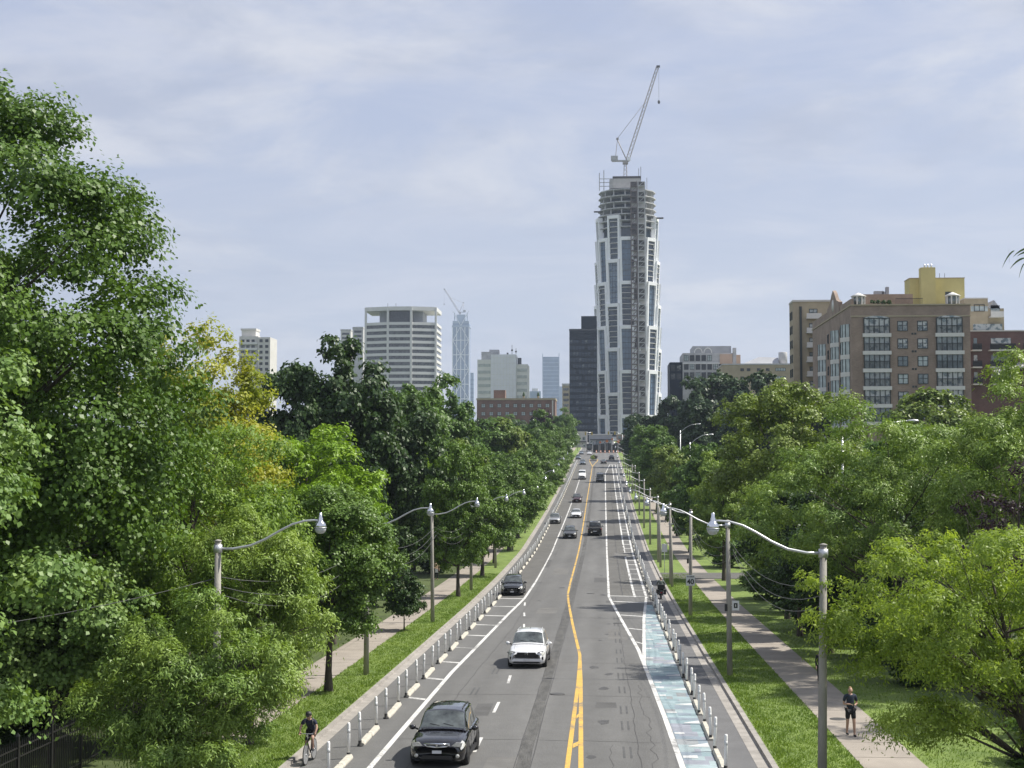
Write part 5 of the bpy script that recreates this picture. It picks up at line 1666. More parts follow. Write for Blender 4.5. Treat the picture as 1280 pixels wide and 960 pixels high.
# dark red brick house with black balconies at the right edge
YE = 262.0
t, w, h = block('red_brick_house', 'dark red brick apartment house with black railed balconies at the right edge', 1214.5, 1300, 414, YE, 20, B['dark_red'], base=gz(66, YE))
MB().box(-w / 2, w / 2 + 0.1, -0.15, 20, h - 0.02, h + 0.18).build('coping', B['white_trim'], t)
for k in range(3):
    for cxp, ww in ((1251, 4.4), (1219, 1.6), (1289, 3.4)):
        cx = at(cxp, 430, YE).x - t.location.x
        z = h - 3.3 - k * storey
        br = MB().box(cx - ww / 2, cx + ww / 2, -1.4, -0.01, z - 0.22, z)
        br.build('balcony_slab', B['white_trim'], t)
        rl = MB()
        n = int(ww / 0.14)
        for i in range(n + 1): rl.box(cx - ww / 2 + i * ww / n - 0.02, cx - ww / 2 + i * ww / n + 0.02, -1.4, -1.36, z, z + 1.0)
        rl.box(cx - ww / 2, cx + ww / 2, -1.42, -1.34, z + 1.0, z + 1.07); rl.box(cx - ww / 2, cx + ww / 2, -1.36, -1.33, z + 0.06, z + 0.95)
        rl.build('balcony_rail', B['rail'], t)
        MB().box(cx - ww / 2 + 0.5, cx + ww / 2 - 0.5, -0.08, -0.01, z + 0.02, z + 2.1).build('balcony_door', B['win_glass'], t)
z = h - 3.3 - storey
MB().add([(-w / 2 + 3.3, -3.2, z - 1.0), (w / 2, -3.2, z + 0.6), (w / 2, 0, z + 1.5), (-w / 2 + 3.3, 0, z - 0.1), (-w / 2 + 3.3, -3.2, z - 1.25), (w / 2, -3.2, z + 0.35), (w / 2, 0, z + 1.25), (-w / 2 + 3.3, 0, z - 0.35)],
         [(0, 1, 2, 3), (4, 7, 6, 5), (0, 4, 5, 1), (0, 3, 7, 4), (1, 5, 6, 2)]).build('sloping_canopy', B['awning'], t)
# ------------------------------------------------------------------ street lamps
def make_lamp(arm=3.0, h=7.5):
    """foot at the origin, arm reaching along -x over the street"""
    root = bpy.data.objects.new('street_lamp', None)
    COL.objects.link(root)
    MB().tube([(0, 0, -0.3), (0, 0, h * 0.5), (0, 0, h)], [0.14, 0.118, 0.095], 10).build('pole', M['pole'], root)
    MB().lathe([(0.115, 0), (0.115, 0.03), (0.02, 0.06)], 10, (0, 0, h)).build('pole_cap', M['pole'], root)
    zb = h - 0.22
    u = [0, 0.12, 0.3, 0.45, 0.6, 0.72, 0.84, 0.94, 1.0]
    v = [0, 0.0, 0.10, 0.30, 0.56, 0.74, 0.84, 0.86, 0.85]
    MB().tube([(-0.1 - a * (arm - 0.1), 0, zb + b) for a, b in zip(u, v)], [0.04, 0.04, 0.038, 0.036, 0.034, 0.032, 0.03, 0.03, 0.03], 8).build('arm', M['galv'], root)
    MB().lathe([(0.135, -0.12), (0.135, 0.12)], 10, (0, 0, zb)).build('clamp', M['galv'], root)
    MB().tube([(-0.1, 0, zb - 0.7), (-0.9 * arm * 0.55, 0, zb + 0.2)], 0.012, 5).build('brace', M['galv'], root) if False else None
    xh, zh = -arm, zb + 0.85
    MB().lathe([(0.0, 0.24), (0.045, 0.23), (0.05, 0.1), (0.07, 0.08), (0.07, 0.0), (0.1, -0.03), (0.145, -0.08), (0.172, -0.14), (0.18, -0.2)], 16, (xh, 0, zh)).build('lamp_hood', M['chrome'], root)
    MB().lathe([(0.19, -0.2), (0.19, -0.22), (0.17, -0.225)], 16, (xh, 0, zh)).build('globe_ring', M['galv'], root)
    MB().lathe([(0.174, -0.226), (0.168, -0.28), (0.138, -0.345), (0.085, -0.385), (0.01, -0.395)], 16, (xh, 0, zh)).build('lamp_globe', M['globe'], root)
    return root


lamp_r = make_lamp(3.1)
RL = [42.5, 73, 106, 137, 168, 198, 228, 258, 290, 322, 354, 388, 424, 462]
LL = [44, 72, 100, 129, 158, 187, 217, 247, 278, 310, 343, 378, 414, 452]
for i, Y in enumerate(RL):
    o = lamp_r if i == 0 else copy_tree(lamp_r)
    o.location = (6.06, Y, rz(Y) + 0.12)
    o.rotation_euler = (0, R(0.9 if i == 0 else random.Random(i).uniform(-0.6, 0.6)), random.Random(i + 3).uniform(-.05, .05))
    tag(o, '%s globe street lamp along the right verge, counting up the street' % ORD[i], 'street lamp', 'globe street lamps along the right verge')
for i, Y in enumerate(LL):
    o = copy_tree(lamp_r)
    o.location = (-11.58, Y, rz(Y) + 0.12)
    o.rotation_euler = (0, R(random.Random(i + 50).uniform(-0.6, 0.6)), math.pi + random.Random(i + 30).uniform(-.05, .05))
    tag(o, '%s globe street lamp along the left verge, counting up the street' % ORD[i], 'street lamp', 'globe street lamps along the left verge')


# overhead cables between the first poles
def cable(p, q, sag, label, r=0.010, group=None):
    p, q = Vector(p), Vector(q)
    pts = [p.lerp(q, i / 12) - Vector((0, 0, sag * 4 * (i / 12) * (1 - i / 12))) for i in range(13)]
    o = MB().tube(pts, r, 5).build('overhead_cable', M['wire'])
    return tag(o, label, 'cable', group)


HGT = ('top', 'middle', 'lowest')
for side, X, rows in (('right', 6.06, RL), ('left', -11.58, LL)):
    for i in range(4):
        for j, dz in enumerate((6.55, 6.25, 6.0)):
            y0, y1 = rows[i], rows[i + 1]
            cable((X + 0.12 + 0.05 * j, y0, rz(y0) + dz), (X + 0.12 + 0.05 * j, y1, rz(y1) + dz), 0.75 + 0.2 * j,
                  '%s sagging cable between the %s and %s street lamps of the %s verge' % (HGT[j], ORD[i], ORD[i + 1], side), 0.010, 'overhead cables of the %s lamp row' % side)
cable((-11.7, 44, rz(44) + 6.5), (-22, 36, rz(36) + 5.2), 0.4, 'cable from the nearest left lamp post into the maple leaves', 0.010)

# cobra head lamps on the side street at right
def cobra(X, Y, h, arm, ang, label):
    t = empty('cobra_street_lamp', (X, Y, gz(X, Y)), ang, label, 'street lamp')
    MB().tube([(0, 0, -0.3), (0, 0, h)], [0.11, 0.07], 8).build('pole', M['galv'], t)
    MB().tube([(0, 0, h - 0.3), (arm * 0.3, 0, h + 0.45), (arm * 0.65, 0, h + 1.0), (arm, 0, h + 1.15)], [0.042, 0.036, 0.032, 0.028], 8).build('arm', M['galv'], t)
    MB().lathe([(0.04, 0), (0.08, 0.1), (0.11, 0.45), (0.06, 0.72), (0.02, 0.75)], 10, (arm - 0.1, 0, h + 1.14), 'x').build('lamp_head', M['galv'], t)


cobra(pxx(1052, 100), 100, 12.4, 4.4, 0.0, 'cobra head lamp on a slanting arm over the right locusts, below the brown apartments')
cobra(pxx(862, 215), 215, 13.3, 2.8, 0.1, 'nearer of two cobra head lamps above the right lamp row by the dark hillside')
cobra(pxx(850, 262), 262, 14.6, 3.0, 0.1, 'farther of two cobra head lamps above the right lamp row by the dark hillside')

# ------------------------------------------------------------------ signs
SIGN_W = mat('white sign sheet', (0.66, 0.67, 0.67), 0.45, 0.04, 3)
SIGN_K = mat('black sign print', (0.015, 0.015, 0.015), 0.5, 0.05, 3)


def text_obj(body, size, parent, loc, m, name='lettering', rot=(math.pi / 2, 0, 0), bold=0.0):
    cu = bpy.data.curves.new(name, 'FONT')
    cu.body = body; cu.size = size; cu.align_x = 'CENTER'; cu.align_y = 'CENTER'
    cu.extrude = 0.002; cu.offset = bold
    tmp = bpy.data.objects.new('tmp', cu)
    COL.objects.link(tmp)
    dg = bpy.context.evaluated_depsgraph_get()
    me = bpy.data.meshes.new_from_object(tmp.evaluated_get(dg))
    bpy.data.objects.remove(tmp); bpy.data.curves.remove(cu)
    me.materials.clear(); me.materials.append(m)
    return link(name, me, parent, loc, rot)


def plate(b, w, h, z, y=0.0, th=0.02, mat_=0):
    return b.box(-w / 2, w / 2, y - th, y, z - h / 2, z + h / 2, mat_)


s = empty('speed_sign', (6.06, 105.78, rz(105.75) + 0.12), 0, 'white MAXIMUM 40 speed limit sign on the third right lamp post', 'sign')
plate(MB(), 0.62, 0.74, 2.55).build('sign_plate', SIGN_W, s)
bo = MB()
for a in ((-0.29, 0.29, 2.195, 2.215), (-0.29, 0.29, 2.885, 2.905)): bo.box(a[0], a[1], -0.026, -0.021, a[2], a[3])
for x in (-0.29, 0.27): bo.box(x, x + 0.02, -0.026, -0.021, 2.216, 2.884)
text_obj('40', 0.50, s, (0, -0.026, 2.44), SIGN_K, bold=0.012)
text_obj('MAXIMUM', 0.105, s, (0, -0.026, 2.80), SIGN_K, bold=0.003)
s = empty('parking_sign', (6.1, 152, rz(152) + 0.12), 0, 'white parking notice on a thin post on the right verge uphill of the speed sign', 'sign')
MB().tube([(0, 0.03, -0.2), (0, 0.03, 3.0)], 0.03, 6).build('post', M['galv'], s)
plate(MB(), 0.56, 0.82, 2.55).build('sign_plate', SIGN_W, s)
for k, (w, z) in enumerate(((0.3, 2.75), (0.34, 2.62), (0.3, 2.5), (0.34, 2.38))): MB().box(-w / 2, w / 2, -0.025, -0.021, z - 0.03, z + 0.03).build('print_line', M['post_band'], s)
s = empty('kerb_sign', (6.36, 72.98, rz(73) + 0.12), 0, 'small white square sign with a dark mark on the second right lamp post', 'sign')
MB().box(-0.28, 0.24, 0.0, 0.04, 3.38, 3.42).build('bracket', M['galv'], s)
plate(MB(), 0.34, 0.46, 3.4).build('sign_plate', SIGN_W, s)
MB().box(-0.09, 0.09, -0.026, -0.021, 3.28, 3.52).build('print_mark', SIGN_K, s)
MB().box(-0.02, 0.02, -0.031, -0.0265, 3.34, 3.46).build('print_gap', SIGN_W, s)
for Y, z, lb, X in ((73, 3.3, 'small grey box strapped to the second right lamp post', 5.83), (106, 3.9, 'dark meter box strapped to the third right lamp post', 5.83)):
    b = empty('post_box', (X, Y - 0.02, rz(Y) + 0.12), 0, lb, 'box')
    MB().box(0.0, 0.13, -0.07, 0.09, z - 0.17, z + 0.17).build('case', M['plastic_dark'], b)
    MB().box(0.02, 0.3, 0.095, 0.11, z - 0.05, z - 0.02).build('strap', M['galv'], b)
for X, Y, hh, lb in ((6.05, 134, 6.2, 'bare timber pole on the right verge before the fourth lamp'), (6.0, 160, 6.4, 'leaning bare timber pole on the right verge past the parking notice')):
    t = empty('timber_pole', (X, Y, rz(Y) + 0.12), 0, lb, 'pole')
    MB().tube([(0, 0, -0.2), (-0.12, 0, hh)], [0.13, 0.1], 8).build('pole', M['pole'], t)
    MB().box(-0.32, 0.1, -0.1, 0.0, hh - 0.6, hh - 0.5).build('bracket', M['galv'], t)

# ------------------------------------------------------------------ flexible posts and parking kerbs of the two cycle tracks
p_me = MB().lathe([(0.056, 0.12), (0.056, 1.17), (0.04, 1.21), (0.0, 1.215)], 10).mesh('post', M['post_white'])
b_me = MB().lathe([(0.0, 0.0), (0.11, 0.0), (0.11, 0.025), (0.062, 0.04), (0.062, 0.20), (0.052, 0.21)], 10).mesh('post_base', M['rubber'])
r_me = MB().lathe([(0.0575, 0.86), (0.0575, 1.0)], 10).mesh('reflective_band', M['post_band'])
kb = MB()
prof = [(-0.12, 0), (0.12, 0), (0.12, 0.05), (0.075, 0.14), (-0.075, 0.14), (-0.12, 0.05)]
for yy0, yy1 in ((0, 1.84),):
    v = [(x * s_, y, z * (1 if s_ == 1 else 0.55)) for y, s_ in ((0, 0.8), (0.12, 1), (1.72, 1), (1.84, 0.8)) for x, z in prof]
    kb.add(v, [tuple(range(6)), tuple(range(18, 24))[::-1]] + [(i * 6 + k, (i + 1) * 6 + k, (i + 1) * 6 + (k + 1) % 6, i * 6 + (k + 1) % 6) for i in range(3) for k in range(6)])
k_me = kb.mesh('parking_kerb', M['block'])
prng = random.Random(21)


def post(X, Y, label, group, full):
    o = empty('flex_post', (X, Y, rz(Y) + crown_h(X) + 0.004), prng.uniform(0, 6), label, 'bollard', group)
    o.rotation_euler = (R(prng.uniform(-2, 2)), R(prng.uniform(-2, 2)), 0)
    link('post', p_me, o); link('post_base', b_me, o)
    if full: link('reflective_band', r_me, o)


CNT = {}


def uphill(what, y, side):
    rows = RL if side == 'right' else LL
    i = max(k for k in range(len(rows)) if rows[k] <= y)
    c = CNT[(what, side, i)] = CNT.get((what, side, i), -1) + 1
    return '%s %s uphill of the %s street lamp on the %s' % ('first' if c == 0 else ORD[c], what, ORD[i], side)


def nth(n):
    return ORD[n] if n < 20 else None


for side, X, y0, per, yend in (('left', -8.72, 46.9, 6.15, 480), ('right', 3.86, 49.0, 6.0, 440)):
    y = y0; n = 0; m_ = 0
    while y < yend:
        for dy in (0, 3.72):
            a = nth(n)
            post(X + (0.0 if side == 'left' else prng.uniform(-.05, .05)), y + dy + prng.uniform(-.08, .08),
                 ('%s white flexible post in the row of the %s cycle track' % (a, side)) if a else uphill('white flexible post', y + dy, side),
                 'flexible posts of the %s cycle track' % side, n < 30)
            n += 1
        if not (side == 'right' and y > 430):
            for dy in (0.12 if side == 'left' else -0.05, 1.98 if side == 'left' else 1.82):
                a = nth(m_)
                XX = X + (0.02 if side == 'left' else 0.0)
                o = link('parking_kerb', k_me, None, (XX, y + dy, rz(y + dy) + crown_h(XX) + 0.005), (slope(y), 0, prng.uniform(-.012, .012)))
                tag(o, ('%s low concrete parking kerb lying along the %s post row' % (a, side)) if a else uphill('low concrete parking kerb', y + dy, side), 'parking kerb', 'parking kerbs of the %s cycle track' % side)
                m_ += 1
        y += per

# ------------------------------------------------------------------ black iron fence along the left pavement
FX = -16.9
fen = empty('iron_fence', (FX, 37, rz(37) + 0.12), 0, 'black iron picket fence left of the left pavement', 'fence')
fp_me = MB().box(-0.045, 0.045, -0.045, 0.045, -0.2, 1.95).add([(-0.06, -0.06, 1.951), (0.06, -0.06, 1.951), (0.06, 0.06, 1.951), (-0.06, 0.06, 1.951), (0, 0, 2.06)], [(0, 1, 4), (1, 2, 4), (2, 3, 4), (3, 0, 4), (3, 2, 1, 0)]).mesh('fence_post', M['black'])
pk_me = MB().box(-0.013, 0.013, -0.013, 0.013, 0.12, 1.74).add([(-0.013, -0.013, 1.74), (0.013, -0.013, 1.74), (0.013, 0.013, 1.74), (-0.013, 0.013, 1.74), (0, 0, 1.86)], [(0, 1, 4), (1, 2, 4), (2, 3, 4), (3, 0, 4)]).mesh('picket', M['black'])
y = 37.0
while y < 70:
    dz = rz(y) - rz(37)
    link('fence_post', fp_me, fen, (0, y - 37, dz))
    dz2 = rz(y + 2.6) - rz(37)
    for z in (0.25, 1.35, 1.62):
        MB().add([(-0.02, y - 37 + .046, z + dz - .02), (0.02, y - 37 + .046, z + dz - .02), (0.02, y - 37 + .046, z + dz + .02), (-0.02, y - 37 + .046, z + dz + .02),
                  (-0.02, y - 37 + 2.55, z + dz2 - .02), (0.02, y - 37 + 2.55, z + dz2 - .02), (0.02, y - 37 + 2.55, z + dz2 + .02), (-0.02, y - 37 + 2.55, z + dz2 + .02)],
                 [(0, 1, 2, 3), (4, 7, 6, 5), (0, 4, 5, 1), (1, 5, 6, 2), (2, 6, 7, 3), (3, 7, 4, 0)]).build('rail', M['black'], fen)
    for i in range(1, 17):
        yy = y - 37 + i * 2.6 / 17
        link('picket', pk_me, fen, (0, yy, dz + (dz2 - dz) * i / 17))
    y += 2.6

# ------------------------------------------------------------------ works at the crest of the street
ORANGE = mat('orange work sign', (0.48, 0.15, 0.04), 0.6, 0.1, 3)
MESHM = mat('dark fence screen', (0.028, 0.032, 0.034), 0.85, 0.35, 0.8)
SIGNAL = mat('signal housing', (0.55, 0.40, 0.05), 0.5, 0.1, 3)
YW = 612.0
for i in range(6):
    x = -3.4 + i * 2.55
    t = empty('fence_panel', (x, YW + 0.3 * (i % 2), rz(YW)), 0, '%s screened site fence panel from the left across the far street works' % ('first' if i == 0 else ORD[i]), 'fence panel', 'screened site fence panels')
    MB().box(-1.2, 1.2, -0.03, 0.03, 0.2, 3.4 + 0.3 * (i % 3)).build('screen', MESHM, t)
    for sx in (-1.22, 1.18): MB().box(sx, sx + 0.06, -0.05, 0.05, 0, 3.7).build('frame_post', M['galv'], t)
    MB().box(-1.3, 1.3, -0.4, 0.4, 0, 0.18).build('foot_block', M['block'], t)
for i, (x, z, w) in enumerate(((-1.6, 4.3, 0.8), (1.2, 4.8, 1.0), (6.0, 4.6, 1.2), (8.3, 3.4, 0.9), (3.4, 5.6, 0.8))):
    t = empty('work_sign', (x, YW - 1.2, rz(YW)), 0, '%s orange diamond road work sign counted from the left at the far works' % ('first', 'second', 'fourth', 'fifth', 'third')[i], 'sign', 'orange work signs')
    MB().box(-0.06, 0.06, 0, 0.08, 0, z).build('post', M['galv'], t)
    MB().slab([(0, -w / 1.4), (w / 1.4, 0), (0, w / 1.4), (-w / 1.4, 0)], (0, -0.01, z), (1, 0, 0), (0, 0, 1), (0, -1, 0), 0.05).build('sign_plate', ORANGE, t)
for i in range(8):
    x = -3.2 + i * 1.75
    t = empty('work_barrel', (x, YW - 3.0 - (i % 2), rz(YW - 3)), 0, '%s orange barrel from the left before the far site fence' % ('first' if i == 0 else ORD[i]), 'barrel', 'orange work barrels')
    MB().lathe([(0.32, 0.0), (0.30, 0.1), (0.28, 1.0), (0.1, 1.02), (0.1, 1.1), (0, 1.1)], 10).build('drum', ORANGE, t)
    MB().lathe([(0.305, 0.35), (0.3, 0.5)], 10).lathe([(0.297, 0.65), (0.292, 0.8)], 10).build('white_band', M['post_white'], t)
for X, Y, s_, lb in ((-11.4, 640, 1, 'traffic signal on a long mast arm over the left lanes at the crest'), (8.2, 660, -1, 'traffic signal mast at the right side of the crest')):
    t = empty('traffic_signal', (X, Y, rz(Y)), 0, lb, 'traffic light')
    MB().tube([(0, 0, 0), (0, 0, 7.5)], 0.14, 8).build('pole', M['galv'], t)
    MB().tube([(0, 0, 7.0), (s_ * 3, 0, 7.9), (s_ * 6.5, 0, 8.1)], 0.09, 8).build('mast_arm', M['galv'], t)
    for q in (3.4, 6.2):
        sg = MB().box(s_ * q - 0.3, s_ * q + 0.3, -0.3, 0, 6.9, 8.3).build('signal_head', SIGNAL, t)
        for z in (7.2, 7.6, 8.0): MB().lathe([(0.15, -0.04), (0.15, 0.0)], 10, (s_ * q, -0.3, z), 'y').build('signal_lens', M['plastic_dark'], sg)
# planted island where the centre line splits
isl = empty('planted_island', (-3.6, 509, rz(509) + 0.1), 0, 'small planted traffic island with reddish shrubs where the yellow lines part', 'traffic island')
MB().prism([(-1.1, -7), (1.1, -7), (1.3, 8), (-1.3, 8)], -0.2, 0.16).build('island_kerb', M['kerb'], isl)
for i, (x, y, r_, lm) in enumerate(((-0.4, -4, 0.8, 'olive'), (0.5, -1, 0.9, 'purple'), (-0.3, 2, 1.0, 'olive'), (0.4, 5, 0.9, 'mid'))):
    v, _ = make_crown(500 + i, (0, 0, r_ * 0.9), (r_, r_, r_), 10, 0.4, 500, (0.3, 0.22))
    link('island_shrub', raw_mesh('island_shrub', v, 4, LM[lm]), isl, (x, y, 0.17))
# low shops and houses that close the street beyond the crest
for i, (x0, x1, hh, Y, m, lb) in enumerate(((-17, -8, 7.5, 700, 'slab_grey', 'grey low shop at the crest left of the far works'), (-30, -17.5, 9, 690, 'beige', 'low beige shop front behind the left trees at the crest'), (-7.5, 4, 5.5, 735, 'roof_grey', 'grey site cabin stack behind the far works'),
                                            (6, 12, 6.0, 720, 'brown_brick', 'low brown brick shop at the crest right of the works'))):
    t = empty('shop', ((x0 + x1) / 2, Y, rz(Y) - 0.3), 0, lb, 'building')
    w = x1 - x0
    MB().box(-w / 2, w / 2, 0, 9, 0, hh).build('wall', B[m], t)
    MB().box(-w / 2 - 0.2, w / 2 + 0.2, -0.3, 9.2, hh - 0.01, hh + 0.4).build('cornice', B['white_trim'], t)
    MB().box(-w / 2 + 0.5, w / 2 - 0.5, -0.9, -0.01, 2.9, 3.3).build('awning', B['rail'], t)
    n = max(2, int(w / 2.6))
    for k in range(n):
        x = -w / 2 + w * (k + 0.5) / n
        MB().box(x - 0.9, x + 0.9, -0.08, -0.005, 0.5, 2.7).build('shop_window', B['win_glass'], t)
        if hh > 5.6: MB().box(x - 0.6, x + 0.6, -0.08, -0.005, 3.9, 5.3).build('window', B['win_glass'], t)
# ------------------------------------------------------------------ vehicles
PAINT = {
    'black': mat('black car paint', (0.006, 0.006, 0.008), 0.22, 0.1, 3, coat=1.0),
    'white': mat('white car paint', (0.72, 0.73, 0.75), 0.3, 0.03, 2, coat=1.0),
    'charcoal': mat('charcoal car paint', (0.02, 0.022, 0.026), 0.25, 0.1, 3, coat=1.0, metal=0.2),
    'silver': mat('silver car paint', (0.42, 0.43, 0.44), 0.28, 0.05, 3, coat=1.0, metal=0.5),
    'maroon': mat('dark red car paint', (0.055, 0.018, 0.02), 0.25, 0.1, 3, coat=1.0, metal=0.2),
    'bluegrey': mat('blue grey car paint', (0.16, 0.20, 0.25), 0.28, 0.1, 3, coat=1.0, metal=0.3),
    'greydark': mat('dark grey car paint', (0.06, 0.062, 0.066), 0.28, 0.1, 3, coat=1.0, metal=0.2),
}

# stations along the length: (fraction, half width, bottom, shoulder, top) for a 1.7 m tall, unit half width body
BODY = {
    'suv': [(0.0, .74, .34, .62, .74), (.008, .84, .27, .66, .82), (.03, .925, .22, .72, .90), (.07, .975, .20, .80, .955), (.13, .995, .20, .86, .995), (.21, 1.0, .21, .92, 1.04), (.275, 1.0, .21, .96, 1.085), (.45, 1.0, .21, .985, 1.06),
            (.7, 1.0, .21, 1.0, 1.06), (.88, .99, .23, 1.01, 1.06), (.955, .96, .27, 1.0, 1.05), (.99, .90, .32, .95, 1.0), (1.0, .82, .38, .88, .93)],
    'sedan': [(0.0, .72, .30, .54, .64), (.01, .84, .24, .58, .70), (.04, .93, .2, .64, .77), (.09, .98, .18, .72, .82), (.18, 1.0, .18, .80, .88), (.29, 1.0, .19, .85, .96), (.45, 1.0, .19, .88, .96), (.68, 1.0, .19, .90, .98), (.82, .99, .21, .91, 1.0),
              (.94, .96, .25, .90, .99), (.985, .9, .3, .84, .93), (1.0, .8, .36, .76, .84)],
}
BODY['pickup'] = [(0.0, .86, .42, .78, .96), (.008, .93, .36, .82, 1.02), (.03, .97, .32, .88, 1.06), (.08, .99, .30, .95, 1.10), (.2, 1.0, .3, 1.0, 1.14), (.26, 1.0, .3, 1.02, 1.15), (.45, 1.0, .3, 1.04, 1.14), (.6, 1.0, .3, 1.06, 1.14), (.97, 1.0, .34, 1.08, 1.14), (.99, .97, .4, 1.04, 1.12), (1.0, .94, .44, 1.02, 1.1)]
BODY['van'] = [(0.0, .78, .34, .70, .90), (.008, .87, .28, .76, .98), (.03, .94, .24, .84, 1.04), (.07, .98, .22, .92, 1.08), (.13, 1.0, .22, .98, 1.13), (.18, 1.0, .22, 1.02, 1.16), (.5, 1.0, .22, 1.04, 1.16), (.95, 1.0, .25, 1.04, 1.16), (.99, .98, .3, 1.0, 1.14), (1.0, .95, .34, .98, 1.12)]
# cabin stations: (fraction, half width at belt, half width at roof, belt height, roof height in units of the car's height)
CAB = {
    'suv': [(.262, .90, .84, .99, .645), (.40, .92, .735, 1.0, .965), (.52, .92, .73, 1.0, .995), (.72, .91, .72, 1.0, .995), (.86, .90, .70, 1.0, .97), (.90, .89, .69, 1.0, .94), (.975, .86, .80, 1.0, .645)],
    'sedan': [(.275, .90, .84, .90, .66), (.43, .91, .70, .91, .965), (.53, .91, .69, .91, 1.0), (.66, .90, .68, .91, .985), (.71, .89, .68, .91, .96), (.855, .86, .80, .92, .685)],
    'pickup': [(.255, .92, .87, 1.06, .60), (.355, .93, .80, 1.06, .96), (.42, .93, .79, 1.06, 1.0), (.56, .92, .78, 1.06, .99), (.60, .92, .80, 1.06, .95), (.615, .92, .86, 1.06, .62)],
    'van': [(.155, .93, .89, 1.08, .46), (.27, .97, .86, 1.08, .93), (.36, .98, .86, 1.08, .985), (.6, .98, .86, 1.08, 1.0), (.93, .97, .85, 1.08, .99), (.965, .96, .84, 1.08, .97), (.985, .95, .88, 1.08, .50)],
}


def lerp_rows(rows, f):
    f = max(rows[0][0], min(rows[-1][0], f))
    for a, b in zip(rows[:-1], rows[1:]):
        if a[0] <= f <= b[0]:
            t = (f - a[0]) / (b[0] - a[0] + 1e-9)
            return [x + (y - x) * t for x, y in zip(a, b)]
    return list(rows[-1])


class Car:
    def __init__(s, kind, L, Wd, H):
        s.kind, s.L, s.hw, s.H = kind, L, Wd / 2, H
        s.kz = H / (1.7 if kind == 'suv' else 1.45 if kind == 'sedan' else 1.9 if kind == 'pickup' else 2.1)

    def ring(s, f):
        _, w, zb, zs, zt = lerp_rows(BODY[s.kind], f)
        w *= s.hw; zb, zs, zt = zb * s.kz, zs * s.kz, zt * s.kz
        y = f * s.L
        zm = zb + (zs - zb) * 0.5
        h = [(0, zb), (.80 * w, zb), (.96 * w, zb + 0.07), (w, zm), (w * .985, zs - 0.07 * s.kz), (.94 * w, zs + (zt - zs) * 0.15), (.80 * w, zs + (zt - zs) * 0.7), (.42 * w, zt - 0.004), (0, zt + 0.006)]
        return [Vector((x, y, z)) for x, z in h]

    def bp(s, f, q, out=0.0):
        """point of the body side at length fraction f and ring position q (0 bottom .. 8 top, right side), pushed out"""
        def pt(ff, qq):
            h = s.ring(ff); qq = max(0, min(8, qq)); i = min(7, int(qq)); return h[i].lerp(h[i + 1], qq - i)
        p = pt(f, q)
        if out:
            du = pt(min(1, f + .01), q) - pt(max(0, f - .01), q); dv = pt(f, q + .1) - pt(f, q - .1)
            n = du.cross(dv)
            if n.length > 1e-9:
                n.normalize()
                c = Vector((0, p.y, 0.6 * s.kz))
                if n.dot(p - c) < 0 and abs(n.x) > 0.05: n = -n
                if n.y > 0 and f < 0.15: pass
                p = p + n * out
        return p

    def cab(s, f):
        _, wb, wr, zb, zr = lerp_rows(CAB[s.kind], f)
        wb, wr, zb, zr = wb * s.hw, wr * s.hw, zb * s.kz, zr * s.H
        zr = max(zr, zb + 0.02)
        y = f * s.L
        dz = zr - zb
        h = [(wb, zb - 0.05), (wb + (wr - wb) * .55, zb + dz * .5), (wr, zr - min(.07, dz * .3)), (wr - .09, zr - .012), (wr * .5, zr + .018), (0, zr + .03)]
        full = h + [(-x, z) for x, z in h[-2::-1]]
        return [Vector((x, y, z)) for x, z in full]

    def cp(s, f, q, out=0.0):
        def pt(ff, qq):
            h = s.cab(ff); qq = max(0, min(10, qq)); i = min(9, int(qq)); return h[i].lerp(h[i + 1], qq - i)
        p = pt(f, q)
        if out:
            du = pt(f + .01, q) - pt(f - .01, q); dv = pt(f, min(10, q + .1)) - pt(f, max(0, q - .1))
            n = du.cross(dv).normalized()
            c = Vector((0, s.L * .6, s.H * .6))
            if n.dot(p - c) < 0: n = -n
            p = p + n * out
        return p


def patch_mesh(fn, fs, qs, out, mirror=False):
    b = MB()
    vs = [fn(f, q, out) for f in fs for q in qs]
    if mirror: vs = [Vector((-v.x, v.y, v.z)) for v in vs]
    n = len(qs)
    b.add(vs, [(i * n + k, i * n + k + 1, (i + 1) * n + k + 1, (i + 1) * n + k) for i in range(len(fs) - 1) for k in range(n - 1)], 0, True)
    return b


def lin(a, b, n): return [a + (b - a) * i / n for i in range(n + 1)]


def make_wheel(root, x, y, r, w, s_):
    t = MB().lathe([(r * .66, -w / 2), (r * .93, -w / 2), (r, -w * .3), (r, w * .3), (r * .93, w / 2), (r * .66, w / 2), (r * .62, w * .3)], 20, (0, 0, 0), 'x').build('wheel', M['rubber'], root, (x, y, r))
    b = MB().lathe([(0.0, w * .22 * s_), (r * .64, w * .22 * s_), (r * .66, w * .45 * s_)], 18, (0, 0, 0), 'x', 1)
    for k in range(5):
        a = 2 * math.pi * k / 5
        c, sn = math.cos(a), math.sin(a)
        p = lambda rr, off: (w * .40 * s_, rr * c - off * sn, rr * sn + off * c)
        b.add([p(r * .1, -.05), p(r * .63, -.035), p(r * .63, .035), p(r * .1, .05)], [(0, 1, 2, 3)], 0)
    b.lathe([(r * .16, w * .41 * s_), (0.0, w * .42 * s_)], 10, (0, 0, 0), 'x', 0)
    b.build('rim', [M['alloy'], M['plastic_dark']], t)
    return t


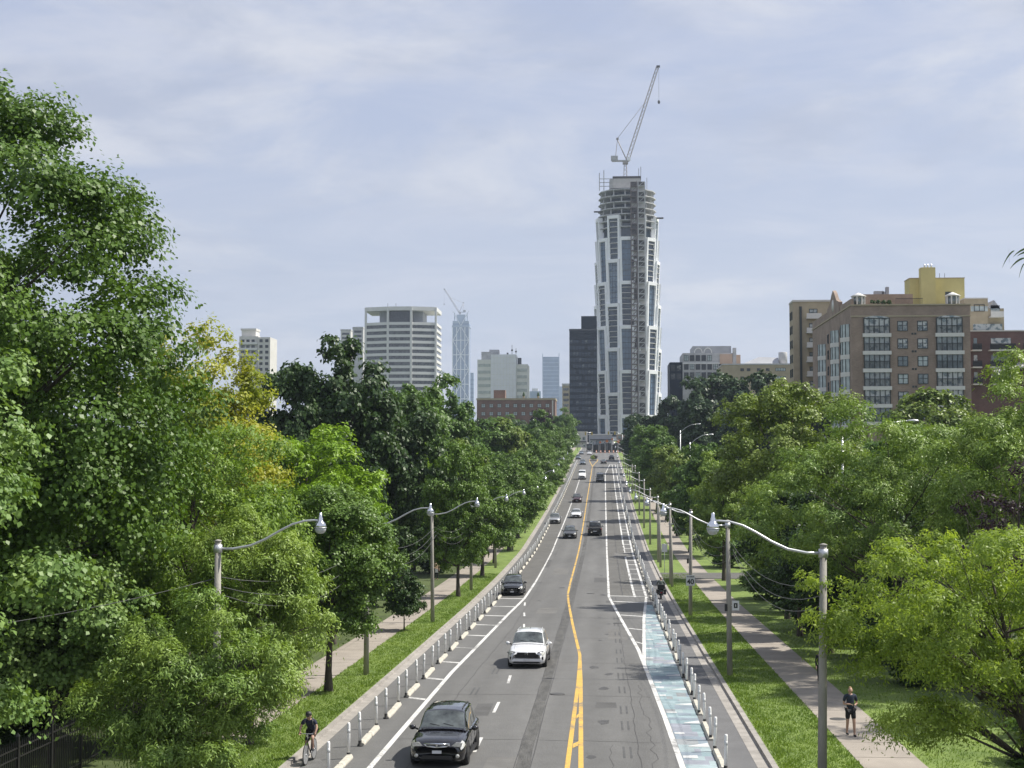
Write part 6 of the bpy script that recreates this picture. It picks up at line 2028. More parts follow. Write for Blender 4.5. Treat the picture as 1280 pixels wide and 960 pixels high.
def car(kind, L, Wd, H, paint, loc, rot, label, cat='car', style='plain', detail=True, name=None):
    c = Car(kind, L, Wd, H)
    root = empty(name or {'suv': 'suv', 'sedan': 'sedan', 'pickup': 'pickup_truck', 'van': 'van'}[kind], loc, rot, label, cat)
    P = PAINT[paint]
    # body shell
    fr = sorted(set([r[0] for r in BODY[kind]] + lin(.3, .95, 8)))
    b = MB()
    rings = []
    for f in fr:
        h = c.ring(f)
        rings.append(h + [Vector((-v.x, v.y, v.z)) for v in h[-2:0:-1]])
    n = len(rings[0])
    b.add([v for r in rings for v in r], [(i * n + k, i * n + (k + 1) % n, (i + 1) * n + (k + 1) % n, (i + 1) * n + k) for i in range(len(rings) - 1) for k in range(n)]
          + [tuple(range(n)), tuple((len(rings) - 1) * n + k for k in range(n))[::-1]], 0, True)
    b.build('body', P, root)
    # cabin
    cf = sorted(set([r[0] for r in CAB[kind]] + lin(CAB[kind][0][0], CAB[kind][-1][0], 12)))
    b = MB()
    rings = [c.cab(f) for f in cf]
    n = 11
    b.add([v for r in rings for v in r], [(i * n + k, i * n + k + 1, (i + 1) * n + k + 1, (i + 1) * n + k) for i in range(len(rings) - 1) for k in range(n - 1)] + [tuple(range(n)), tuple((len(rings) - 1) * n + k for k in range(n))[::-1]], 0, True)
    b.build('roof', P, root)
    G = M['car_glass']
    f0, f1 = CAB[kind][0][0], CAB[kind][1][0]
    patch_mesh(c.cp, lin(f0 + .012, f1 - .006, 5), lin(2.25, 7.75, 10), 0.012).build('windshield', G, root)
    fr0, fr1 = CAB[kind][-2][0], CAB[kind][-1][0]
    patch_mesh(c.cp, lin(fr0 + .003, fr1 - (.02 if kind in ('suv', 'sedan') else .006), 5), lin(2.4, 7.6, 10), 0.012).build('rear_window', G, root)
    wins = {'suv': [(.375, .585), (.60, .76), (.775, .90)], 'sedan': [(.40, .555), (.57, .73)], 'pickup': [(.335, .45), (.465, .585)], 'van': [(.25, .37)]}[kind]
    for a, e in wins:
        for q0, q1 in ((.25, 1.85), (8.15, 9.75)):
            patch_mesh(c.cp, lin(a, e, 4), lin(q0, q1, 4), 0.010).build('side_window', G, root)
    # wheels and arches
    r = {'suv': .365, 'sedan': .33, 'pickup': .41, 'van': .36}[kind]
    for fy in {'suv': (.185, .79), 'sedan': (.19, .80), 'pickup': (.165, .78), 'van': (.15, .78)}[kind]:
        for s_ in (-1, 1):
            make_wheel(root, s_ * (c.hw - .085), fy * L, r, .22, s_)
            b = MB()
            for k in range(12):
                a0, a1 = math.pi * (-.05 + 1.1 * k / 12), math.pi * (-.05 + 1.1 * (k + 1) / 12)
                pp = [(s_ * (c.hw + .004), fy * L + rr * math.cos(a), r + rr * math.sin(a)) for rr in (r - .01, r + .065) for a in (a0, a1)]
                pq = [(s_ * (c.hw - .08), y_, z_) for _, y_, z_ in pp]
                b.add(pp + pq, [(0, 1, 3, 2), (2, 3, 7, 6), (0, 4, 5, 1)], 0, False)
            b.build('wheel_arch', M['plastic_dark'], root)
    # sills and lower bumpers
    for s_ in (-1, 1):
        MB().box(s_ * c.hw * .99 - .03, s_ * c.hw * .99 + .03, .27 * L, .70 * L, .22 * c.kz, .33 * c.kz).build('sill', M['plastic_dark'], root)
    zb = BODY[kind][0][2] * c.kz
    # lights
    q0, q1 = (4.1, 5.6)
    for mir in (False, True):
        patch_mesh(c.bp, lin(.012, .075, 6), lin(q0, q1, 3), 0.012, mir).build('headlight', M['lens'], root)
        patch_mesh(c.bp, lin(.95, .992, 4), lin(3.6, 5.4, 3), 0.012, mir).build('tail_light', M['tail'], root)
    w0 = BODY[kind][0][1] * c.hw
    zt0 = BODY[kind][0][4] * c.kz
    # rear details
    MB().box(-.26, .26, L, L + .025, .62 * c.kz, .75 * c.kz).build('licence_plate', M['plate'], root)
    MB().box(-w0 * .95, w0 * .95, L - .05, L + .03, .34 * c.kz, .50 * c.kz).build('rear_bumper', M['plastic_dark'] if kind != 'van' else P, root)
    # front
    def trap(name, pts, m, y=-.02, th=.03, z0=0, parent=root):
        return MB().slab(pts, (0, y, z0), (1, 0, 0), (0, 0, 1), (0, 1, 0), th).build(name, m, parent)
    if style == 'big_grille':          # wide black trapezoid grille, fog corners, white lower bumper
        k = c.kz
        g = trap('grille', [(-.50, .53 * k), (.50, .53 * k), (.60, .60 * k), (.46, .80 * k), (-.46, .80 * k), (-.60, .60 * k)], M['plastic_dark'], -.050, .09)
        for z in (.59, .64, .69, .735): MB().box(-.48, .48, -.058, -.0505, z * k, z * k + .012).build('grille_bar', M['black'], g)
        MB().lathe([(.085, -.012), (.085, 0)], 16, (0, -.0505, .74 * k), 'y').build('badge', M['chrome'], g)
        MB().lathe([(.06, -.016), (.06, -.0125)], 12, (0, -.0505, .74 * k), 'y').build('badge_inner', M['plastic_dark'], g)
        trap('lower_intake', [(-.72, .27 * k), (.72, .27 * k), (.62, .345 * k), (-.62, .345 * k)], M['plastic_dark'], -.028, .07)
        trap('bumper_bar', [(-.80, .36 * k), (.80, .36 * k), (.66, .50 * k), (-.66, .50 * k)], P, -.045, .08)
        for s_ in (-1, 1):
            trap('fog_vent', [(s_ * .70, .47 * k), (s_ * .86, .44 * k), (s_ * .86, .60 * k), (s_ * .74, .57 * k)][::s_], M['plastic_dark'], .03, .08)
            trap('headlight_strip', [(s_ * .56, .80 * k), (s_ * .84, .82 * k), (s_ * .86, .88 * k), (s_ * .60, .84 * k)][::s_], M['lens'], .02, .06)
        trap('licence_plate', [(-.155, .40 * k), (.155, .40 * k), (.155, .50 * k), (-.155, .50 * k)], M['plate'], -.062, .015)
    elif style == 'slim_grille':      # chrome edged slim grille, broad lamps
        k = c.kz
        g = trap('grille', [(-.34, .735 * k), (0, .70 * k), (.34, .735 * k), (.40, .80 * k), (-.40, .80 * k)], M['plastic_dark'], -.03, .05)
        b = MB()
        edge = [(-.34, .735 * k), (0, .70 * k), (.34, .735 * k), (.42, .815 * k), (-.42, .815 * k)]
        for a, e in zip(edge, edge[1:] + edge[:1]): b.tube([(a[0], -.035, a[1]), (e[0], -.035, e[1])], .024, 6)
        b.tube([(-.37, -.036, .77 * k), (0, -.036, .745 * k), (.37, -.036, .77 * k)], .008, 5)
        b.build('grille_surround', M['chrome'], g)
        MB().box(-.03, .03, -.05, -.03, .735 * k, .79 * k).build('badge', M['chrome'], g)
        trap('lower_intake', [(-.55, .31 * k), (.55, .31 * k), (.48, .43 * k), (-.48, .43 * k)], M['black'], -.028, .07)
        for s_ in (-1, 1):
            MB().lathe([(.065, -.02), (.065, 0)], 12, (s_ * .68, .01, .42 * k), 'y').build('fog_lamp', M['lens'], root)
            trap('headlight_lens', [(s_ * .46, .735 * k), (s_ * .80, .72 * k), (s_ * .84, .84 * k), (s_ * .62, .86 * k)][::s_], M['lens'], .015, .07)
        trap('licence_plate', [(-.155, .50 * k), (.155, .50 * k), (.155, .60 * k), (-.155, .60 * k)], M['plate'], -.045, .02)
    else:
        k = c.kz
        zg = zb + (zt0 - zb) * .52
        g = trap('grille', [(-w0 * .55, zg - .09), (w0 * .55, zg - .09), (w0 * .66, zg + .1), (-w0 * .66, zg + .1)], M['plastic_dark'], -.02, .04)
        MB().box(-.07, .07, -.035, -.021, zg - .02, zg + .04).build('badge', M['chrome'], g)
        trap('lower_intake', [(-w0 * .8, zb + .01), (w0 * .8, zb + .01), (w0 * .7, zb + .11), (-w0 * .7, zb + .11)], M['plastic_dark'], -.022, .06)
        trap('licence_plate', [(-.155, zg - .2), (.155, zg - .2), (.155, zg - .1), (-.155, zg - .1)], M['plate'], -.04, .02)
        for s_ in (-1, 1): trap('headlight_strip', [(s_ * w0 * .72, zg + .02), (s_ * w0 * 1.08, zg + .03), (s_ * w0 * 1.12, zg + .14), (s_ * w0 * .76, zg + .11)][::s_], M['lens'], .012, .06)
    # mirrors
    fm = CAB[kind][0][0] + .09
    zm = CAB[kind][0][3] * c.kz + .10
    for s_ in (-1, 1):
        m_ = MB().ball((s_ * (c.hw + .13), fm * L, zm), (.12, .075, .085), 10).build('mirror', P if paint != 'black' else PAINT['black'], root)
        MB().tube([(s_ * (c.hw * .93), fm * L + .02, zm - .07), (s_ * (c.hw + .06), fm * L + .01, zm - .02)], .03, 6).build('mirror_arm', M['plastic_dark'], m_)
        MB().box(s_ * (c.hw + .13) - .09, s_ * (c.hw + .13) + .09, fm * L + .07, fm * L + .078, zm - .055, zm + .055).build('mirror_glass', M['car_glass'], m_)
    if detail:
        # door seams, handles, roof rails, wipers
        for s_ in (-1, 1):
            for f in ({'suv': (.375, .59, .765), 'sedan': (.38, .565, .75), 'pickup': (.33, .455, .595), 'van': (.24, .38)}[kind]):
                pts = [c.bp(f, q, 0.003) for q in lin(2.2, 5.6, 6)]
                MB().tube([(s_ * v.x, v.y, v.z) for v in pts], .006, 4).build('door_seam', M['black'], root)
            for f in ((.54, .73) if kind != 'van' else (.34,)):
                v = c.bp(f, 4.2, 0.01)
                MB().box(s_ * v.x - .015, s_ * v.x + .02, v.y - .1, v.y + .1, v.z - .015, v.z + .015).build('door_handle', P, root)
            if kind == 'suv':
                pts = [c.cp(f, 3.05, .03) for f in lin(.46, .85, 6)]
                MB().tube([(s_ * v.x, v.y, v.z) for v in pts], .016, 5).build('roof_rail', M['galv'] if style == 'big_grille' else M['plastic_dark'], root)
        for x0 in (-.5, .12):
            v0, v1 = c.cp(f0 + .02, 5 + x0 * 2, .02), c.cp(f0 + .035, 5 + (x0 + .45) * 2, .02)
            MB().tube([v0, v1], .008, 4).build('wiper', M['black'], root)
        h0, h1 = c.bp(.06, 6.2, 0.002), c.bp(CAB[kind][0][0] - .01, 6.2, 0.002)
        for s_ in (-1, 1): MB().tube([(s_ * c.bp(f, 6.3, .001).x, c.bp(f, 6.3, .001).y, c.bp(f, 6.3, .001).z) for f in lin(.06, f0 - .01, 5)], .006, 4).build('bonnet_seam', M['plastic_dark'] if paint == 'white' else M['black'], root)
        if kind == 'suv': MB().add([(-.02, L * .6, H + .02), (.02, L * .6, H + .02), (.02, L * .6 + .18, H + .02), (-.02, L * .6 + .18, H + .02), (0, L * .6 + .16, H + .09)], [(0, 1, 4), (1, 2, 4), (2, 3, 4), (3, 0, 4)]).build('roof_antenna', M['plastic_dark'], root)
    if kind == 'pickup':
        bed = MB().box(-c.hw * .86, c.hw * .86, .63 * L, .97 * L, 1.15 * c.kz, 1.165 * c.kz).build('bed_cover', M['rubber'], root)
        MB().box(-c.hw * .80, c.hw * .80, L, L + .02, .62 * c.kz, 1.06 * c.kz).build('tailgate', P, root)
        MB().tube([(-c.hw * .8, .62 * L, 1.16 * c.kz), (-c.hw * .72, .62 * L, H * .98), (c.hw * .72, .62 * L, H * .98), (c.hw * .8, .62 * L, 1.16 * c.kz)], .04, 6).build('rack_bar', M['black'], root)
        MB().tube([(-c.hw * .8, .9 * L, 1.16 * c.kz), (-c.hw * .76, .9 * L, H * 1.02), (c.hw * .76, .9 * L, H * 1.02), (c.hw * .8, .9 * L, 1.16 * c.kz)], .03, 6).build('rack_bar', M['galv'], root)
    if style == 'box_van_rear':
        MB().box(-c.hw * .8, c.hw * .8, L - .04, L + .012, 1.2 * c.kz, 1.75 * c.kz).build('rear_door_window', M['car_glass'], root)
        MB().box(-c.hw * .96, c.hw * .96, L - .04, L + .05, .3 * c.kz, .62 * c.kz).build('rear_step', M['plastic_dark'], root)
    return root


def place(px, py, back=False):
    X, Y = on_road(px, py)
    return X, Y


def put(kind, L, Wd, H, paint, px, py, label, away=False, yaw=0.0, **kw):
    X, Y = on_road(px, py)
    if away: loc, rot = (X, Y + L, 0), math.pi
    else: loc, rot = (X, Y, 0), 0.0
    o = car(kind, L, Wd, H, paint, (loc[0], loc[1], rz(loc[1]) + crown_h(X) + 0.004), rot + yaw, label, **kw)
    o.rotation_euler = (slope(Y + L / 2) * (-1 if away else 1), 0, rot + yaw)
    return o


put('suv', 4.62, 1.87, 1.66, 'black', 546, 964, 'black SUV at the bottom, nearest car, with slim chrome edged grille', yaw=R(-1.5), style='slim_grille')
put('suv', 4.95, 1.93, 1.73, 'white', 658, 838, 'white SUV with big black grille driving towards the viewer', yaw=R(-1.0), style='big_grille')
put('suv', 4.5, 1.84, 1.62, 'charcoal', 640, 746, 'dark charcoal SUV parked beside the left post row')
put('suv', 4.6, 1.86, 1.66, 'greydark', 712, 674.5, 'dark grey SUV in the oncoming lane left of the black pickup')
put('pickup', 5.8, 2.0, 1.92, 'black', 743.5, 671, 'black pickup truck seen from behind with rack bars', away=True)
put('suv', 4.4, 1.82, 1.62, 'silver', 693, 655.5, 'silver grey car parked by the left posts', style='plain')
put('sedan', 4.6, 1.82, 1.45, 'white', 720, 648.5, 'white sedan in the oncoming lane behind the dark grey SUV')
put('suv', 4.6, 1.85, 1.65, 'maroon', 721, 629, 'dark red SUV coming downhill behind the white sedan')
put('van', 5.6, 2.02, 2.45, 'white', 727.5, 600, 'white delivery van coming downhill at the head of a queue')
put('van', 5.4, 2.0, 2.3, 'silver', 750, 603.5, 'silver van driving away uphill with dark rear window', away=True, style='box_van_rear')
put('sedan', 4.6, 1.84, 1.46, 'greydark', 754.5, 580.5, 'dark sedan driving away near the crest', away=True, detail=False)
put('suv', 4.7, 1.9, 1.72, 'black', 764.5, 575.5, 'black SUV driving away at the crest by the right lane', away=True, detail=False)
put('suv', 4.6, 1.86, 1.68, 'bluegrey', 728.3, 581.5, 'blue grey SUV in the queue right behind the white delivery van', detail=False)
put('suv', 4.5, 1.84, 1.65, 'bluegrey', 722.5, 574.5, 'pale blue grey car at the left kerb of the crest queue', detail=False)
put('sedan', 4.6, 1.84, 1.46, 'bluegrey', 726.5, 568.3, 'blue grey sedan at the far end of the crest queue', detail=False)
put('sedan', 4.5, 1.82, 1.45, 'white', 736.7, 569, 'small white sedan coming over the crest in front of the far works', detail=False)


def truck(X, Y, label, cab_m, box_m):
    t = empty('work_truck', (X, Y, rz(Y)), 0, label, 'truck')
    MB().box(-1.2, 1.2, 0, 1.9, 0.7, 2.9).build('cab', cab_m, t)
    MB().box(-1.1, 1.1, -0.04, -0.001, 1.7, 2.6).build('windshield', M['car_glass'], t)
    MB().box(-1.25, 1.25, 2.2, 7.5, 1.1, 3.4).build('cargo_box', box_m, t)
    MB().box(-0.5, 0.5, 0.2, 7.4, 0.55, 0.68).build('chassis', M['plastic_dark'], t)
    MB().box(-0.8, 0.8, -0.06, -0.001, 0.85, 1.5).build('grille', M['plastic_dark'], t)
    for y in (0.9, 5.2, 6.4):
        for s_ in (-1, 1): MB().lathe([(0.3, -.14), (0.5, -.14), (0.5, .14), (0.3, .14)], 14, (s_ * 1.05, y, 0.5), 'x').build('wheel', M['rubber'], t)
    for s_ in (-1, 1): MB().box(s_ * 0.95 - .15, s_ * 0.95 + .15, -0.05, 0, 0.95, 1.2).build('headlight', M['lens'], t)


truck(-6.2, 628, 'grey cabbed work truck standing left of the far site fence', PAINT['greydark'], MESHM)
truck(1.8, 640, 'dark work truck behind the far site fence', PAINT['charcoal'], MESHM)
truck(5.6, 650, 'dark tipper truck at the right behind the far site fence', PAINT['greydark'], B['navy'])
# ------------------------------------------------------------------ people
SKIN = mat('skin', (0.42, 0.26, 0.19), 0.6, 0.08, 6)
HAIR = mat('hair', (0.05, 0.032, 0.02), 0.7, 0.2, 20)
CLOTH = {k: mat(k + ' cloth', v, 0.9, 0.15, 12) for k, v in {'navy': (0.018, 0.022, 0.045), 'black': (0.012, 0.012, 0.014), 'grey': (0.16, 0.16, 0.16), 'khaki': (0.30, 0.27, 0.22), 'tan': (0.42, 0.31, 0.20),
                                                               'green': (0.12, 0.145, 0.13), 'white': (0.6, 0.6, 0.6), 'dkblue': (0.02, 0.03, 0.05)}.items()}


def skin_mesh(name, chains, m, parent, sub=1, root=0):
    """one smooth surface grown round joined chains of (point, radius)"""
    vs, es, rs, key = [], [], [], {}

    def vid(p, r):
        k = tuple(round(c, 4) for c in p)
        if k not in key:
            key[k] = len(vs); vs.append(k); rs.append(r)
        return key[k]
    for ch in chains:
        ids = [vid(p, r) for p, r in ch]
        es += [(a, b) for a, b in zip(ids[:-1], ids[1:]) if a != b]
    me = bpy.data.meshes.new(name)
    me.from_pydata(vs, es, [])
    me.materials.append(m)
    o = link(name, me, parent)
    mod = o.modifiers.new('skin', 'SKIN')
    mod.use_smooth_shade = True
    if not me.skin_vertices:
        return o
    for i, r in enumerate(rs):
        sv = me.skin_vertices[0].data[i]
        sv.radius = (r, r) if isinstance(r, (int, float)) else r
        sv.use_root = (i == root)
    ss = o.modifiers.new('sub', 'SUBSURF')
    ss.levels = sub; ss.render_levels = sub
    return o


def V(*a): return Vector(a)


def hand(w, d, side, curl=0.5):
    """palm and five fingers from wrist w pointing along d; side = direction towards the thumb"""
    w, d, side = Vector(w), Vector(d).normalized(), Vector(side).normalized()
    nrm = d.cross(side).normalized()
    palm = w + d * 0.075
    ch = [[(w, .026), (w + d * .04, (.034, .018)), (palm, (.038, .017))]]
    for i, (o, L) in enumerate(((-.03, .060), (-.011, .075), (.010, .080), (.03, .072))):
        a = palm + side * o + d * .012
        b = a + (d + nrm * curl * .5).normalized() * L * .5
        c = b + (d + nrm * curl * 1.6).normalized() * L * .5
        ch.append([(palm, (.038, .017)), (a, .0105), (b, .0095), (c, .008)])
    t0 = w + d * .045 + side * .035
    ch.append([(w + d * .04, (.034, .018)), (t0, .013), (t0 + d * .035 + side * .022, .0105), (t0 + d * .062 + side * .026 + nrm * .01, .009)])
    return ch


def person(label, loc, rotz, J, cl, hair=True, cat='person', group=None, shoes='black'):
    """J: joint positions (metres, facing -y); cl: clothing"""
    t = empty('person', loc, rotz, label, cat, group)
    j = {k: Vector(v) for k, v in J.items() if isinstance(v, tuple)}
    mid = lambda a, b, t_=.5: j[a].lerp(j[b], t_)
    hd = j['head']; up = (hd - j['neck']).normalized(); fw = Vector(J.get('face', (0, -1, 0))).normalized()
    sd = fw.cross(up).normalized()
    chains = [[(j['pelvis'], (.155, .11)), (mid('pelvis', 'chest', .45), (.125, .095)), (j['chest'], (.155, .11)), (mid('chest', 'neck', .75), (.10, .075)), (j['neck'], .055), (hd - up * .075, .062), (hd - up * .02, (.074, .09)), (hd + up * .05, (.072, .09)), (hd + up * .105, .045)]]
    chains.append([(hd - up * .02, (.074, .09)), (hd - up * .025 + fw * .098, .016), (hd - up * .03 + fw * .118, .011)])
    for s in (-1, 1): chains.append([(hd - up * .02, (.074, .09)), (hd - up * .02 + sd * s * .082, .018), (hd - up * .0 + sd * s * .09, .014)])
    for s in 'LR':
        chains.append([(mid('chest', 'neck', .75), (.10, .075)), (j['sh' + s], .062), (mid('sh' + s, 'el' + s, .4), .05), (j['el' + s], .041), (mid('el' + s, 'wr' + s, .35), .042), (j['wr' + s], .027)])
        chains.append([(j['pelvis'], (.155, .11)), (j['hip' + s], .095), (mid('hip' + s, 'kn' + s, .4), .082), (j['kn' + s], .06), (mid('kn' + s, 'an' + s, .3), .058), (j['an' + s], .038), (j['an' + s] + fw * .04 + V(0, 0, -.05), .04), (j['an' + s] + Vector((fw.x, fw.y, 0)) * .15 + V(0, 0, -.06), .032)])
        d = j['wr' + s] - j['el' + s]
        hdn = Vector(J.get('hand' + s, d))
        chains += hand(j['wr' + s], hdn, J.get('thumb' + s, fw), J.get('curl', .5))
    skin_mesh('body', chains, SKIN, t, 1)
    # face
    fc = MB()
    for s in (-1, 1): fc.ball(hd - up * .005 + sd * s * .032 + fw * .085, .011, 6)
    fc.build('eyes', HAIR, t)
    MB().ball(hd - up * .062 + fw * .078, (.024, .01, .006), 6).build('mouth', CLOTH['tan'], t)
    if hair: skin_mesh('hair', [[(hd + up * .03 - fw * .035, (.078, .09)), (hd + up * .085 - fw * .02, (.07, .085)), (hd + up * .125, .045)]], J.get('hair_m', HAIR), t, 1)
    # clothes
    sl = cl.get('sleeve', .8)
    top = [[(j['pelvis'] - V(0, 0, .08), (.18, .135)), (mid('pelvis', 'chest', .45), (.145, .115)), (j['chest'], (.172, .128)), (mid('chest', 'neck', .72), (.115, .09))]]
    for s in 'LR':
        e = j['sh' + s].lerp(j['el' + s], sl)
        top.append([(mid('chest', 'neck', .72), (.115, .09)), (j['sh' + s], .078), (e, .062)] if sl < 1 else [(mid('chest', 'neck', .72), (.115, .09)), (j['sh' + s], .08), (j['el' + s], .058), (mid('el' + s, 'wr' + s, .9), .042)])
    skin_mesh('shirt', top, CLOTH[cl['top']], t, 1)
    ll = cl.get('leg', 1.0)
    bot = []
    for s in 'LR':
        if ll >= 1: bot.append([(j['pelvis'] - V(0, 0, .0), (.17, .125)), (j['hip' + s], .11), (j['kn' + s], .078), (mid('kn' + s, 'an' + s, .92), .06)])
        else: bot.append([(j['pelvis'] - V(0, 0, .0), (.17, .125)), (j['hip' + s], .112), (mid('hip' + s, 'kn' + s, ll), .092)])
    skin_mesh('trousers' if ll >= 1 else 'shorts', bot, CLOTH[cl['bottom']], t, 1)
    for s in 'LR':
        a = j['an' + s]; ff = Vector((fw.x, fw.y, 0)).normalized()
        skin_mesh('shoe', [[(a - ff * .05 + V(0, 0, -.045), .042), (a + ff * .05 + V(0, 0, -.05), .045), (a + ff * .17 + V(0, 0, -.062), .034)]], CLOTH[shoes], t, 1)
    return t, j, hd, up, fw, sd


def walk_pose(h=1.75, stride=.2, arm=.12, lean=.0):
    k = h / 1.75
    d = dict(pelvis=(0, 0, .95), chest=(0, -lean * .5, 1.30), neck=(0, -lean, 1.50), head=(0, -lean - .015, 1.635),
             shL=(.185, -lean, 1.43), shR=(-.185, -lean, 1.43), elL=(.235, arm * .3 + .02, 1.14), elR=(-.235, -arm * .3 + .02, 1.14), wrL=(.24, -arm * .1 - .06, .90), wrR=(-.24, -arm - .10, .92),
             hipL=(.095, 0, .90), hipR=(-.095, 0, .90), knL=(.10, -stride * .5 - .03, .50), knR=(-.10, stride * .25, .49), anL=(.10, -stride, .09), anR=(-.10, stride, .12), face=(0, -1, 0))
    return {a: tuple(c * k for c in v) if a != 'face' else v for a, v in d.items()}


HAIR_BLOND = mat('fair hair', (0.22, 0.14, 0.06), 0.7, 0.2, 20)
# walker in black shorts on the right pavement
Yp = 55.6
P_ = walk_pose(1.78, .13, .05); P_['hair_m'] = HAIR_BLOND
P_['elL'] = (.25, .03, 1.17); P_['wrL'] = (.12, -.2, 1.16); P_['elR'] = (-.25, .03, 1.17); P_['wrR'] = (-.10, -.2, 1.18)
t, j, hd, up, fw, sd = person('person in dark navy top and black shorts walking on the right pavement', (9.0, Yp, rz(Yp) + .155), R(8), P_, dict(top='dkblue', bottom='black', sleeve=.75, leg=.8))
ph = empty('phone', (9.0, Yp, rz(Yp) + .155), R(8), 'dark phone held in both hands by the walker in black shorts', 'phone')
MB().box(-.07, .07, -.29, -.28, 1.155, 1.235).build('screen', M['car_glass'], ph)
MB().box(-.072, .072, -.279, -.27, 1.153, 1.237).build('case', M['plastic_dark'], ph)
# dark clad walker behind the nearest right pole
Yp = 69.6
person('person all in black walking on the right pavement, half hidden by the nearest pole', (9.95, Yp, rz(Yp) + .155), R(-4), walk_pose(1.64, .17, .1), dict(top='black', bottom='black', sleeve=1.0, leg=1.0))
# person in tan jacket by the left trees
Yp = 141.0
P_ = walk_pose(1.9, .1, .05); P_['wrR'] = (-.05, -.26, 1.12); P_['elR'] = (-.30, -.02, 1.2)
person('person in tan jacket and dark trousers in the shade of the left trees', (-16.0, Yp, rz(Yp) + .15), R(15), P_, dict(top='tan', bottom='black', sleeve=1.0, leg=1.0))
bg = empty('paper_bag', (-16.0, Yp, rz(Yp) + .15), R(15), 'white paper bag held by the person in the tan jacket', 'bag')
MB().box(-.14, .12, -.36, -.27, .74, 1.08).build('bag', CLOTH['white'], bg)
MB().tube([(-.07, -.31, 1.08), (-.05, -.31, 1.15), (.02, -.31, 1.15), (.05, -.31, 1.08)], .008, 5).build('handle', CLOTH['white'], bg)


# ---- bicycle and its rider
def bicycle(loc, rotz, label):
    t = empty('bicycle', loc, rotz, label, 'bicycle')
    BK = mat('bicycle frame paint', (0.02, 0.02, 0.025), 0.35, 0.1, 6, coat=0.6)
    for y, nm in ((-.52, 'wheel'), (.52, 'wheel')):
        tor = MB()
        pr = [(.335 + .018 * math.cos(a), .018 * math.sin(a)) for a in np.linspace(0, 2 * np.pi, 7)]
        w = tor.lathe(pr, 28, (0, 0, 0), 'x').build(nm, M['rubber'], t, (0, y, .35))
        rm = MB().lathe([(.305, -.01), (.318, -.012), (.318, .012), (.305, .01)], 28, (0, 0, 0), 'x')
        for k in range(14):
            a = 2 * math.pi * k / 14
            rm.tube([(.02 * (-1) ** k, 0, 0), (0, .306 * math.cos(a), .306 * math.sin(a))], .0018, 3)
        rm.lathe([(.02, -.035), (.02, .035)], 8, (0, 0, 0), 'x')
        rm.build('rim', M['galv'], w)
    fr = MB()
    bb, seat, head_t, head_b, ra = V(0, .09, .30), V(0, .27, .84), V(0, -.30, .88), V(0, -.33, .74), V(0, .52, .35)
    for a, e, r in ((bb, seat, .017), (bb, head_b, .02), (seat.lerp(bb, .1), head_t, .017), (head_t, head_b, .022)): fr.tube([a, e], r, 8)
    for s in (-.05, .05):
        fr.tube([bb, ra + V(s, 0, 0)], .011, 6); fr.tube([seat.lerp(bb, .12), ra + V(s, 0, 0)], .009, 6)
    fr.build('frame', BK, t)
    fk = MB()
    for s in (-.05, .05): fk.tube([head_b, head_b + V(s, -.03, -.08), V(s, -.52, .35)], .013, 6)
    fk.build('fork', BK, t)
    MB().tube([seat, V(0, .285, .93)], .013, 6).build('seat_post', M['galv'], t)
    MB().add([(-.07, .40, .95), (.07, .40, .95), (.02, .12, .95), (-.02, .12, .95), (-.07, .40, .985), (.07, .40, .985), (.02, .12, .975), (-.02, .12, .975)],
             [(0, 1, 2, 3), (7, 6, 5, 4), (0, 4, 5, 1), (1, 5, 6, 2), (2, 6, 7, 3), (3, 7, 4, 0)]).build('saddle', M['rubber'], t)
    hb = MB().tube([head_t, V(0, -.34, .98)], .014, 6).tube([V(-.30, -.28, 1.0), V(-.18, -.33, 1.0), V(.18, -.33, 1.0), V(.30, -.28, 1.0)], .012, 8)
    hbo = hb.build('handlebar', M['galv'], t)
    MB().tube([V(-.31, -.275, 1.0), V(-.20, -.325, 1.0)], .018, 8).tube([V(.31, -.275, 1.0), V(.20, -.325, 1.0)], .018, 8).build('grip', M['rubber'], hbo)
    cr = MB().lathe([(.09, -.004), (.09, .004)], 20, (.045, .09, .30), 'x')
    cr.tube([V(.07, .09, .30), V(.07, -.03, .42)], .01, 5).tube([V(-.07, .09, .30), V(-.07, .21, .18)], .01, 5)
    cr.box(.075, .16, -.07, .02, .41, .43).box(-.16, -.075, .17, .26, .17, .19)
    cr.build('crank', M['galv'], t)
    MB().box(-.03, .03, -.37, -.345, .90, .96).build('front_light', M['lens'], t)
    return t


Yb = 49.9
bx = (-9.92, Yb, rz(Yb) + crown_h(-9.92) + .008)
bicycle(bx, R(-4), 'dark bicycle ridden towards the viewer in the left cycle track')
JB = dict(pelvis=(0, .27, 1.02), chest=(0, .02, 1.30), neck=(0, -.10, 1.45), head=(0, -.17, 1.565), face=(0, -.97, -.24),
          shL=(.185, -.09, 1.39), shR=(-.185, -.09, 1.39), elL=(.28, -.16, 1.20), elR=(-.28, -.16, 1.20), wrL=(.265, -.27, 1.06), wrR=(-.265, -.27, 1.06), handL=(-.05, -.3, -.5), handR=(.05, -.3, -.5), thumbL=(-1, 0, 0), thumbR=(1, 0, 0), curl=1.1,
          hipL=(.10, .24, .97), hipR=(-.10, .24, .97), knL=(.12, -.16, .83), knR=(-.12, -.02, .60), anL=(.11, .0, .49), anR=(-.11, .20, .26))
t, j, hd, up, fw, sd = person('cyclist in navy shirt and helmet riding towards the viewer beside the left kerb', bx, R(-4), JB, dict(top='navy', bottom='black', sleeve=.7, leg=.85), hair=False)
hm = MB()
hb_ = hd + up * .05
hm.lathe([(.105, -.01), (.112, .02), (.105, .06), (.075, .10), (.03, .118), (0.0, .12)], 14, (hb_.x, hb_.y, hb_.z))
hm.box(hb_.x - .07, hb_.x + .07, hb_.y - .15, hb_.y - .09, hb_.z - .012, hb_.z + .01)
hm.build('helmet', M['plastic_dark'], t)
